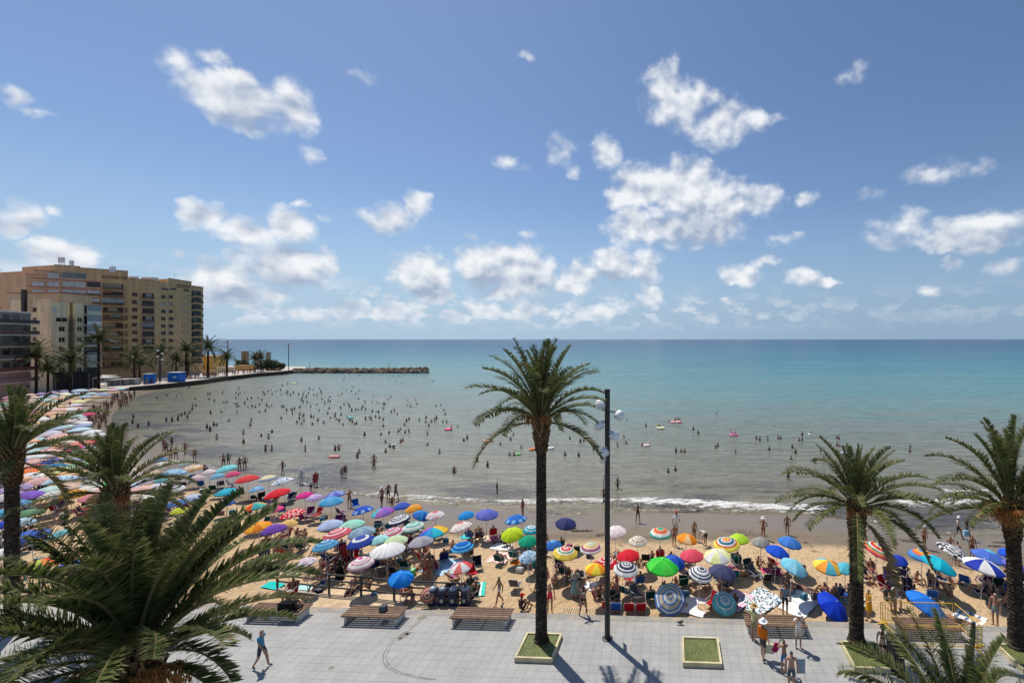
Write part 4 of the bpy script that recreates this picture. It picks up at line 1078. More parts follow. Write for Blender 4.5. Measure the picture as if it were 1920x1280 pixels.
for i in range(150):
    u = (i % 75) / 74.0 + rnd.uniform(-.005, .005); row = i // 75
    px = 556 + u * 242; X, Y = ang_pt(px, 208 + (row - .4) * 3.0 + rnd.uniform(-.7, .7))
    s = rnd.uniform(1.0, 1.55) * (1.15 if u > .9 else 1)
    zt = (-.85 if row == 0 else -.1) + rnd.uniform(-.3, .3)
    o = put('boulder', RK[rnd.randrange(8)], None, (X, Y, zt), (rnd.uniform(-.5, .5), rnd.uniform(-.5, .5), rnd.uniform(0, 6)), s)
    tag(o, 'brown boulder in the front row of the long rock breakwater' if row == 0 else 'brown boulder on the crest of the long rock breakwater', 'boulder', 'front row boulders of the breakwater' if row == 0 else 'crest boulders of the breakwater')

# ------------------------------------------------------------------ promenade furniture
# lamp pole
POLE = Vector((-2.15, 21.5, 0)); t = thing('lamp_pole', 'tall black lamp pole with white round floodlights, right of the tall middle palm', 'lamp post', POLE)
mb = MB(); mb.tube([(0, 0, 0), (0, 0, 12.0)], [.135, .125], 14, (0.012, 0.012, 0.013)); mb.lathe([(0, 12.0), (.14, 12.0), (.14, 12.08), (0, 12.1)], 12, (.012, .012, .013)); mb.lathe([(.14, 0), (.26, 0), (.26, .03), (.14, .05)], 14, (.03, .03, .03)); mb.build('pole', MAT['metal'], t)
for (px, py, off, ya) in ((1126, 757, 0, -2.6), (1161, 777, 0, .2), (1123, 796, 0, -2.9), (1152, 815, 0, -.5), (1133, 845, -.12, -2.2), (1131, 858, .2, 2.6)):
    dx = (px - 1139) * .0259; z = CAMZ - (py - HY) / FPX * 21.5
    sg = 1 if dx > 0 else -1
    hd = MB(); hd.tube([(0, 0, z + .12), (dx * .6, off - .05, z + .16)], .035, 6, (.25, .25, .26)); hd.box((dx * .55, off - .05, z + .16), (.16, .14, .16), (.45, .45, .46))
    M3 = Matrix.Rotation(sg * R(22), 3, 'Y') @ Matrix.Rotation(R(-12), 3, 'X')
    head = hd.build('lamp_head', MAT['metal'], t)
    mb = MB(); mb.lathe([(0.05, .26), (.10, .25), (.17, .17), (.235, .02), (.25, -.10), (.235, -.11), (.20, -.05), (.12, .06), (0.02, .10)], 18, (.82, .82, .80), c=(dx * 1.02, off - .1, z - .02), M=M3)
    mb.build('reflector', MAT['plastic'], head, smooth=True)
    mb = MB(); mb.lathe([(.24, -.10), (.22, -.16), (.12, -.22), (.0, -.235)], 18, (.55, .58, .58), c=(dx * 1.02, off - .1, z - .02), M=M3); mb.build('lens', MAT['glass'], head, smooth=True)
for z in (2.55, 5.2):  # added plates, hidden edge-on behind the pole, to cast the shadow blobs
    mb = MB(); k = (POLE.x) / POLE.y
    d = Vector((POLE.x, POLE.y, 0)).normalized()
    mb.box((d.x * .42, d.y * .42, z), (.02, .55, .42 if z < 3 else .6), (.2, .2, .2), M=Matrix.Rotation(-atan2(d.x, d.y), 3, 'Z'))
    mb.build('shadow_plate', MAT['metal'], t)
# slatted benches
WD = [(0.20, 0.125, 0.08), (0.155, 0.095, 0.06), (0.25, 0.165, 0.11), (0.18, 0.11, 0.075)]
def bench_proto(L=3.0, Dp=.98):
    t = thing('slatted_bench', '', 'bench')
    rnd = random.Random(4)
    for i in range(6):
        y = -Dp / 2 + Dp * (i + .5) / 6
        mb = MB(); mb.box((0, y, .45), (L, Dp / 6 - .045, .05), rnd.choice(WD)); mb.build('slat', MAT['wood'], t)
    for sx in (-1, 1):
        mb = MB(); mb.box((sx * (L / 2 - .18), 0, .2), (.12, Dp - .25, .4), (.5, .48, .44)); mb.build('leg', MAT['stone'], t)
        mb = MB(); mb.box((sx * (L / 2 - .16), 0, .41), (.06, Dp - .02, .03), (.04, .035, .03)); mb.build('cross_bar', MAT['metal'], t)
    mb = MB(); mb.box((0, 0, .41), (.06, Dp - .02, .03), (.04, .035, .03)); mb.build('cross_bar', MAT['metal'], t)
    return t
def dup(root, loc, rz, label=None, group=None):
    r = root.copy(); COL.objects.link(r); r.location = loc; r.rotation_euler = (0, 0, rz)
    if label: r['label'] = label
    if group: r['group'] = group
    for ch in list(root.children):
        c = ch.copy(); COL.objects.link(c); c.parent = r
        for g in ch.children:
            d = g.copy(); COL.objects.link(d); d.parent = c
    return r
BL = [(-19.5, 23.15, 'slatted wooden bench with a black bag on it, nearest the big near palm'), (-14.3, 22.9, 'slatted wooden bench between the bag bench and the one beside the tall palm'),
      (-8.7, 22.75, 'slatted wooden bench just left of the tall middle palm'), (6.15, 22.15, 'dark slatted bench where three promenade walkers stand'), (13.6, 21.9, 'slatted bench fenced in by yellow barriers at the right')]
bp_ = bench_proto()
for i, (x, y, lab) in enumerate(BL):
    if i == 0: bp_.location = (x, y, 0); bp_.rotation_euler = (0, 0, TA); bp_['label'] = lab; bp_['group'] = 'slatted benches along the beach edge'
    else: dup(bp_, (x, y, 0), TA, lab, 'slatted benches along the beach edge')
bag = MB(); bag.box((0, 0, .22), (.75, .3, .42), (.012, .012, .014)); bag.tube([(-.2, 0, .42), (-.1, 0, .55), (.1, 0, .55), (.2, 0, .42)], .015, 5, (.02, .02, .02))
tag(bag.build('travel_bag', MAT['cloth'], None, loc=(-18.9, 22.95, .477)), 'big black bag lying on the leftmost slatted bench', 'bag')
bag = MB(); bag.box((0, 0, .13), (.3, .25, .26), (.10, .11, .14)); bag.tube([(-.08, 0, .25), (0, 0, .34), (.08, 0, .25)], .012, 5, (.03, .03, .03))
tag(bag.build('backpack', MAT['cloth'], None, loc=(-13.9, 22.95, .477)), 'grey backpack lying on the middle of the second slatted bench', 'backpack')
# yellow barriers
def barrier(a, b, lab):
    a = Vector(a); b = Vector(b); L = (b - a).length; t = thing('crowd_barrier', lab, 'barrier', (a.x, a.y, 0), atan2(b.y - a.y, b.x - a.x), 'yellow barriers around the right bench')
    Y_ = lin((226, 178, 30))
    mb = MB(); mb.tube([(0, 0, .12), (0, 0, 1.05), (L, 0, 1.05), (L, 0, .12), (0, 0, .12)], .022, 6, Y_); mb.build('frame', MAT['metal'], t)
    mb = MB()
    for i in range(1, int(L / .14)): mb.tube([(i * .14, 0, .12), (i * .14, 0, 1.05)], .009, 4, Y_, cap=False)
    mb.build('bars', MAT['metal'], t)
    for x in (.15, L - .15): MB().box((x, 0, .03), (.05, .5, .05), Y_).build('foot', MAT['metal'], t)
barrier((11.75, 22.75), (11.95, 20.85), 'yellow barrier on the left side of the fenced bench'); barrier((11.85, 22.75), (15.35, 22.6), 'yellow barrier on the beach side of the fenced bench')
barrier((12.0, 20.85), (15.4, 20.75), 'yellow barrier in front of the fenced bench'); barrier((15.45, 22.6), (15.5, 20.8), 'yellow barrier on the right side of the fenced bench')
# litter bin
g = G(1679, 1256); t = thing('litter_bin', 'tall black litter bin on the paving behind the low right palm', 'bin', g)
MB().lathe([(0, .0), (.33, .0), (.36, .05), (.36, 1.25), (.33, 1.27), (.30, 1.15), (0, 1.1)], 24, (0.015, 0.015, 0.017)).build('body', MAT['metal'], t, smooth=False)
MB().lathe([(.36, 1.27), (.39, 1.28), (.40, 1.40), (.30, 1.44), (0, 1.46)], 24, (0.02, 0.02, 0.022)).build('lid', MAT['metal'], t)
# recycling bins
for i, px in enumerate((812, 831, 851, 873)):
    g = G(px, 1137); t = thing('recycling_bin', ['dark blue recycling bin behind the round straw parasol', 'dark blue recycling bin with domed grey lid, second from the parasol', 'dark blue recycling bin third from the straw parasol', 'rightmost dark blue recycling bin next to the railing end'][i], 'bin', g, 0, 'recycling bins behind the railing')
    mb = MB(); B_ = lin((26, 38, 78)); mb.prism([(-.19, -.22), (.19, -.22), (.21, .24), (-.21, .24)], .08, .98, B_); mb.box((0, -.23, .75), (.40, .05, .06), lin((20, 30, 60))); mb.build('body', MAT['plastic'], t)
    MB().lathe([(.21, .98), (.22, 1.03), (.18, 1.10), (.08, 1.14), (0, 1.15)], 14, lin((158, 166, 176))).build('lid', MAT['plastic'], t, smooth=True)
    MB().box((0, -.235, .45), (.16, .02, .2), lin((200, 205, 170))).build('sticker', MAT['paint'], t)
# railing on the ramp
t = thing('ramp_railing', 'dark steel railing with three rails along the sandy ramp', 'railing', (0, 0, 0)); 
RP = [G(520, 1107), G(617, 1119), G(677, 1124), G(739, 1131), G(837, 1136), G(872, 1138)]
for i, p in enumerate(RP): RP[i] = Vector((p.x, p.y, -.15))
for p in RP: MB().tube([p, p + Vector((0, 0, 1.15))], .06, 6, (.035, .03, .028)).build('post', MAT['metal'], t)
for z in (1.13, .78, .40): MB().tube([p + Vector((0, 0, z)) for p in RP], .045, 6, (.035, .03, .028)).build('rail', MAT['metal'], t)
mb = MB()
for a, b in zip(RP[:-1], RP[1:]):
    d = (b - a); mb.box((a + b) / 2 + Vector((0, 0, -.25)), (d.length + .02, .18, .44), lin((170, 160, 145)), rz=atan2(d.y, d.x))
mb.build('kerb', MAT['stone'], t)
# wooden boardwalk piece on the sand at the pink swimmer
def boards(a, b, w, n, lab):
    a = Vector(a); b = Vector(b); L = (b - a).length; t = thing('boardwalk', lab, 'boardwalk', (a.x, a.y, a.z + .03), atan2(b.y - a.y, b.x - a.x))
    for i in range(n): MB().box((L * (i + .5) / n, 0, 0), (L / n - .03, w, .05), WD[(i * 7) % 4] if False else lerp((.42, .32, .2), (.5, .38, .25), (i * 37 % 10) / 10)).build('plank', MAT['wood'], t)
boards((-4.9, 23.95, -.33), (-3.1, 23.9, -.33), 1.0, 14, 'short light wooden boardwalk on the sand beside the swimmer in pink')
boards((-14.0, 24.35, -.2), (-9.2, 23.95, -.2), .5, 26, 'narrow reddish plank path below the railing')
# ------------------------------------------------------------------ people
def mir(d): return d
def pose_pts(kind):
    """joints (x right, -y forward, z up); body 1.70 m"""
    J = dict(pel=(0, 0, .93), sp=(0, .0, 1.12), ch=(0, .0, 1.31), nk=(0, .0, 1.46), hb=(0, -.015, 1.555), ht=(0, -.02, 1.635))
    def leg(s, kx=0, ky=-.01, kz=.49, ax=0, ay=.03, az=.07, toe=None):
        J['hip' + s] = (SX[s] * .095, 0, .87); J['kn' + s] = (SX[s] * (.10 + kx), ky, kz); J['an' + s] = (SX[s] * (.105 + ax), ay, az)
        J['to' + s] = toe or (SX[s] * (.13 + ax), ay - .16, az - .035)
    def arm(s, e, w, h=None):
        J['sh' + s] = (SX[s] * .175, 0, 1.395); J['el' + s] = (SX[s] * e[0], e[1], e[2]); J['wr' + s] = (SX[s] * w[0], w[1], w[2])
        if h is None:
            v = Vector(J['wr' + s]) - Vector(J['el' + s]); v = Vector(J['wr' + s]) + v.normalized() * .085; h = v
            J['ha' + s] = tuple(h)
        else: J['ha' + s] = (SX[s] * h[0], h[1], h[2])
    SX = dict(L=1, R=-1)
    for s in 'LR': leg(s); arm(s, (.235, .02, 1.12), (.255, -.04, .88))
    if kind == 'walk':
        leg('L', 0, -.14, .51, 0, -.22, .08); leg('R', 0, .04, .49, 0, .28, .12, toe=(-.12, .16, .03)); arm('L', (.22, .14, 1.15), (.23, .12, .90)); arm('R', (.22, -.08, 1.13), (.21, -.24, .93))
    if kind == 'akimbo':
        leg('L', .03, -.01, .49, .06); leg('R', .03, 0, .49, .06)
        for s in 'LR': arm(s, (.40, .06, 1.17), (.20, -.04, 1.02), (.15, -.08, 1.0))
    if kind == 'face':   # both hands in front of the face (phone / shading the eyes)
        for s in 'LR': arm(s, (.24, -.16, 1.20), (.10, -.28, 1.40), (.06, -.27, 1.48))
    if kind == 'armsup':
        leg('L', .05, 0, .49, .12); leg('R', .04, 0, .49, .08); arm('L', (.40, 0, 1.55), (.28, -.02, 1.78)); arm('R', (.40, 0, 1.50), (.36, -.08, 1.72))
    if kind == 'carry':
        arm('L', (.24, -.02, 1.12), (.20, -.22, 1.02)); arm('R', (.24, .02, 1.12), (.27, -.03, .88)); leg('L', 0, -.10, .5, 0, -.12, .07); leg('R', 0, .0, .49, 0, .16, .08)
    if kind == 'bend':
        J.update(pel=(0, .10, .90), sp=(0, -.04, 1.02), ch=(0, -.22, 1.06), nk=(0, -.37, 1.08), hb=(0, -.46, 1.08), ht=(0, -.53, 1.06))
        for s in 'LR':
            J['hip' + s] = (SX[s] * .095, .10, .85); J['sh' + s] = (SX[s] * .17, -.30, 1.08); J['el' + s] = (SX[s] * .20, -.36, .82); J['wr' + s] = (SX[s] * .16, -.44, .58); J['ha' + s] = (SX[s] * .15, -.47, .50)
    if kind == 'sit':    # on a low beach chair, seat .32
        J.update(pel=(0, .10, .42), sp=(0, .20, .58), ch=(0, .28, .77), nk=(0, .32, .92), hb=(0, .30, 1.01), ht=(0, .29, 1.09))
        for s in 'LR':
            J['hip' + s] = (SX[s] * .10, .06, .40); J['kn' + s] = (SX[s] * .13, -.34, .50); J['an' + s] = (SX[s] * .13, -.56, .10); J['to' + s] = (SX[s] * .15, -.72, .05)
            J['sh' + s] = (SX[s] * .175, .30, .86); J['el' + s] = (SX[s] * .27, .16, .62); J['wr' + s] = (SX[s] * .24, -.10, .58); J['ha' + s] = (SX[s] * .22, -.18, .57)
    if kind == 'ground':  # sitting on the ground, knees up
        J.update(pel=(0, .10, .12), sp=(0, .12, .30), ch=(0, .10, .49), nk=(0, .06, .63), hb=(0, .03, .72), ht=(0, .01, .80))
        for s in 'LR':
            J['hip' + s] = (SX[s] * .10, .06, .12); J['kn' + s] = (SX[s] * .14, -.30, .46); J['an' + s] = (SX[s] * .12, -.52, .08); J['to' + s] = (SX[s] * .14, -.67, .04)
            J['sh' + s] = (SX[s] * .175, .09, .57); J['el' + s] = (SX[s] * .22, -.12, .42); J['wr' + s] = (SX[s] * .10, -.32, .45); J['ha' + s] = (SX[s] * .04, -.38, .42)
    if kind == 'bench':   # seat .45, upright
        J.update(pel=(0, .08, .55), sp=(0, .09, .73), ch=(0, .07, .92), nk=(0, .05, 1.07), hb=(0, .03, 1.16), ht=(0, .02, 1.24))
        for s in 'LR':
            J['hip' + s] = (SX[s] * .10, .04, .53); J['kn' + s] = (SX[s] * .12, -.38, .52); J['an' + s] = (SX[s] * .12, -.42, .08); J['to' + s] = (SX[s] * .13, -.57, .04)
            J['sh' + s] = (SX[s] * .175, .06, 1.0); J['el' + s] = (SX[s] * .22, -.02, .74); J['wr' + s] = (SX[s] * .14, -.24, .66); J['ha' + s] = (SX[s] * .10, -.32, .65)
    if kind == 'lie':    # on the back
        J.update(pel=(0, 0, .11), sp=(0, .19, .11), ch=(0, .38, .12), nk=(0, .53, .12), hb=(0, .62, .13), ht=(0, .70, .14))
        for s in 'LR':
            J['hip' + s] = (SX[s] * .10, -.05, .11); J['kn' + s] = (SX[s] * .13, -.44, .15 if s == 'L' else .10); J['an' + s] = (SX[s] * .14, -.85, .06); J['to' + s] = (SX[s] * .17, -.93, .16)
            J['sh' + s] = (SX[s] * .18, .47, .11); J['el' + s] = (SX[s] * .28, .22, .07); J['wr' + s] = (SX[s] * .27, -.02, .07); J['ha' + s] = (SX[s] * .26, -.10, .07)
    if kind == 'swim':   # prone, head up, z=0 is the surface
        J.update(pel=(0, .1, -.06), sp=(0, -.08, -.04), ch=(0, -.27, 0), nk=(0, -.42, .05), hb=(0, -.50, .12), ht=(0, -.53, .19))
        for s in 'LR':
            J['hip' + s] = (SX[s] * .09, .15, -.08); J['kn' + s] = (SX[s] * .12, .55, -.10); J['an' + s] = (SX[s] * .13, .92, -.08); J['to' + s] = (SX[s] * .13, 1.05, -.1)
            J['sh' + s] = (SX[s] * .18, -.36, .02); J['el' + s] = (SX[s] * .36, -.50, .05 if s == 'L' else -.08); J['wr' + s] = (SX[s] * .34, -.75, -.02); J['ha' + s] = (SX[s] * .33, -.83, -.05)
    return J
RAD = dict(pel=(.15, .11), sp=(.125, .092), ch=(.155, .105), nk=(.055, .055), hb=(.078, .088), ht=(.072, .085), hip=(.092, .092), kn=(.058, .058), an=(.038, .04), to=(.04, .026), sh=(.062, .06), el=(.042, .042), wr=(.028, .03), ha=(.036, .022))
BONES = [('pel', 'sp'), ('sp', 'ch'), ('ch', 'nk'), ('nk', 'hb'), ('hb', 'ht')] + [(a + s, b + s) if a not in ('pel', 'ch') else (a, b + s) for s in 'LR' for a, b in (('pel', 'hip'), ('hip', 'kn'), ('kn', 'an'), ('an', 'to'), ('ch', 'sh'), ('sh', 'el'), ('el', 'wr'), ('wr', 'ha'))]
BASE = {}
def base_body(kind, fingers=False):
    key = (kind, fingers)
    if key in BASE: return BASE[key]
    J = pose_pts(kind); names = list(J.keys()); idx = {n: i for i, n in enumerate(names)}
    vs = [J[n] for n in names]; es = [(idx[a], idx[b]) for a, b in BONES]; rad = []
    for n in names: rad.append(RAD[n] if n in RAD else RAD[n[:-1]])
    # nose
    hb, ht = Vector(J['hb']), Vector(J['ht'])
    if fingers:
        for s, sx in (('L', 1), ('R', -1)):
            w = Vector(J['wr' + s]); h = Vector(J['ha' + s]); d = (h - w).normalized(); side = Vector((1, 0, 0)); side = (side - d * side.dot(d))
            if side.length < .3: side = Vector((0, 1, 0)) - d * d.y
            side.normalize(); nrm = d.cross(side)
            for k, (o, ln) in enumerate(((-.027, .062), (-.009, .075), (.009, .070), (.027, .055))):
                k1 = h + side * o * 1.1 + d * .012; k2 = h + side * o * 1.5 + d * ln * .6 + nrm * .006; k3 = h + side * o * 1.6 + d * ln + nrm * .022
                i0 = len(vs); vs += [tuple(k1), tuple(k2), tuple(k3)]; rad += [(.011, .011), (.0095, .0095), (.008, .008)]; es += [(idx['ha' + s], i0), (i0, i0 + 1), (i0 + 1, i0 + 2)]
            i0 = len(vs); vs += [tuple(w.lerp(h, .55) - side * .038), tuple(h - side * .052 + d * .015)]; rad += [(.012, .012), (.010, .010)]; es += [(idx['ha' + s], i0), (i0, i0 + 1)]
    me = bpy.data.meshes.new('tmp'); me.from_pydata(vs, es, [])
    o = bpy.data.objects.new('tmp', me); COL.objects.link(o)
    md = o.modifiers.new('s', 'SKIN'); md.branch_smoothing = .4
    sv = me.skin_vertices[0].data
    for i, r in enumerate(rad): sv[i].radius = r; sv[i].use_root = (i == idx['pel'])
    sb = o.modifiers.new('u', 'SUBSURF'); sb.levels = 1; sb.render_levels = 1
    dg = bpy.context.evaluated_depsgraph_get(); dg.update(); ev = o.evaluated_get(dg)
    m2 = bpy.data.meshes.new_from_object(ev)
    V = np.empty(len(m2.vertices) * 3); m2.vertices.foreach_get('co', V); V = V.reshape(-1, 3)
    F = [tuple(p.vertices) for p in m2.polygons]
    bpy.data.objects.remove(o); bpy.data.meshes.remove(me); bpy.data.meshes.remove(m2)
    cen = np.array([V[list(f)].mean(0) for f in F])
    best = np.full(len(F), 1e9); which = np.zeros(len(F), int); tpar = np.zeros(len(F))
    for bi, (a, b) in enumerate(BONES):
        A = np.array(J[a]); B = np.array(J[b]); d = B - A; t = np.clip(((cen - A) @ d) / (d @ d), 0, 1)
        ra = RAD[a] if a in RAD else RAD[a[:-1]]
        dd = np.linalg.norm(cen - A - t[:, None] * d, axis=1) - .6 * ra[0]
        m = dd < best; best[m] = dd[m]; which[m] = bi; tpar[m] = t[m]
    hv = (ht - hb).normalized()
    BASE[key] = (V, F, cen, which, tpar, J, np.array(hb), np.array(hv))
    return BASE[key]
SKINS = [(0.40, 0.215, 0.135), (0.32, 0.16, 0.095), (0.46, 0.27, 0.18), (0.24, 0.125, 0.075)]
HAIR = [(0.015, 0.012, 0.010), (0.05, 0.03, 0.018), (0.16, 0.10, 0.05), (0.30, 0.29, 0.28)]
PM = {}
def person_mesh(kind, outfit, top, bottom, skin=0, hair=0, fingers=False, longhair=False):
    key = (kind, outfit, top, bottom, skin, hair, fingers, longhair)
    if key in PM: return PM[key]
    V, F, cen, wh, tp, J, hb, hv = base_body(kind, fingers)
    sk = SKINS[skin]; hr = HAIR[hair]
    names = [(a.rstrip('LR') if a not in J or a[-1] in 'LR' else a, b.rstrip('LR') if b[-1] in 'LR' else b) for a, b in BONES]
    head_dir = hv; up = head_dir; fwd = np.array([0, -1.0, 0]) if kind not in ('lie', 'swim', 'bend') else {'lie': np.array([0, 0, 1.0]), 'swim': np.array([0, -1, .2]), 'bend': np.array([0, -.3, -1.0])}[kind]
    cols = []
    for i in range(len(F)):
        a, b = names[wh[i]]; t = tp[i]; c = sk; seg = (a, b)
        rel = cen[i] - hb
        if seg in (('nk', 'hb'), ('hb', 'ht')):
            u = rel @ up; f = rel @ fwd
            if u > .055 or (f < .02 and u > (-.02 if not longhair else -.14)): c = hr
        elif seg == ('ch', 'nk') and longhair and rel @ fwd < -.04: c = hr
        elif outfit == 'trunks':
            if seg == ('pel', 'hip') or (seg == ('pel', 'sp') and t < .35) or (seg == ('hip', 'kn') and t < .55): c = bottom
        elif outfit == 'bikini':
            if seg == ('pel', 'hip') or (seg == ('pel', 'sp') and t < .15) or (seg == ('hip', 'kn') and t < .05): c = bottom
            elif seg == ('sp', 'ch') and t > .55 or (seg == ('ch', 'nk') and t < .15): c = top
        elif outfit == 'swimsuit':
            if seg in (('pel', 'sp'), ('sp', 'ch'), ('pel', 'hip')) or (seg == ('ch', 'nk') and t < .35) or (seg == ('hip', 'kn') and t < .05): c = top
        elif outfit in ('shirt', 'dress', 'tank'):
            if seg in (('sp', 'ch'), ('pel', 'sp'), ('ch', 'sh')) or (seg == ('ch', 'nk') and t < .6) or (outfit != 'tank' and seg == ('sh', 'el') and t < (.75)): c = top
            elif outfit == 'dress' and (seg == ('pel', 'hip') or (seg == ('hip', 'kn') and t < .8)): c = top
            elif seg == ('pel', 'hip') or (seg == ('hip', 'kn') and t < .75): c = bottom
        elif outfit == 'cover':
            if seg[0] in ('sp', 'pel', 'ch', 'sh', 'el') or seg == ('hip', 'kn') or (seg == ('kn', 'an') and t < .5): c = top
        if seg == ('an', 'to') and outfit in ('shirt', 'dress', 'tank'): c = (0.03, 0.025, 0.02)
        cols.append(c)
    mb = MB(); mb.v = [tuple(v) for v in V]; mb.f = F; mb.c = cols
    PM[key] = mb.mesh('person', MAT['skin'], smooth=True)
    return PM[key]
def hat_mb(c, brim=.19, c2=None, cap=False):
    mb = MB()
    if cap: mb.lathe([(0, .13), (.06, .12), (.10, .07), (.112, 0)], 14, c); mb.box((0, -.14, .005), (.15, .13, .015), c)
    else: mb.lathe([(0, .12), (.07, .115), (.10, .06), (.105, .01), (brim, -.02), (brim, -.03), (.10, -.005)], 18, c)
    return mb
HATS = {}
def person(x, y, z, rz, label, kind='stand', outfit='trunks', top=(.5, .5, .5), bottom=(.05, .06, .15), skin=0, hair=0, h=1.70, hat=None, skirt=None, fingers=True, longhair=False, group=None, hold=None):
    me = person_mesh(kind, outfit, tuple(top), tuple(bottom), skin, hair, fingers, longhair); s = h / 1.70
    o = put('person', me, None, (x, y, z), (0, 0, rz), s); tag(o, label, 'person', group)
    J = BASE[(kind, fingers)][5]
    if hat:
        key = (tuple(hat[0]), hat[1]); 
        if key not in HATS: HATS[key] = hat_mb(hat[0], hat[1], cap=hat[1] < .12).mesh('hat', MAT['cloth'])
        ht = Vector(J['ht']); p = put('hat', HATS[key], o, ht + Vector((0, 0, .03)))
        if kind == 'bend': p.rotation_euler = (R(70), 0, 0)
        if kind == 'lie': p.rotation_euler = (R(-80), 0, 0)
    if skirt:
        mb = MB(); w0, z1, ln, w1 = .17, 1.02, skirt[1], skirt[2]
        n = 22; prof = []
        vs = []; rows = 6
        for i in range(rows + 1):
            t = i / rows
            for k in range(n):
                a = 2 * pi * k / n; r = (w0 + (w1 - w0) * t) * (1 + .08 * t * sin(k * 2.9)); vs.append((r * cos(a), r * .8 * sin(a), z1 - ln * t))
        fs = [(i * n + k, i * n + (k + 1) % n, (i + 1) * n + (k + 1) % n, (i + 1) * n + k) for i in range(rows) for k in range(n)]
        mb.add(vs, fs, skirt[0]); mb.build('skirt', MAT['cloth'], o, smooth=True)
    return o
def C(r, g, b): return lin((r, g, b))
def face_cam(p, off=0): return atan2(p.y, p.x) - pi / 2 + off   # local -y turned towards the viewer when off = 0
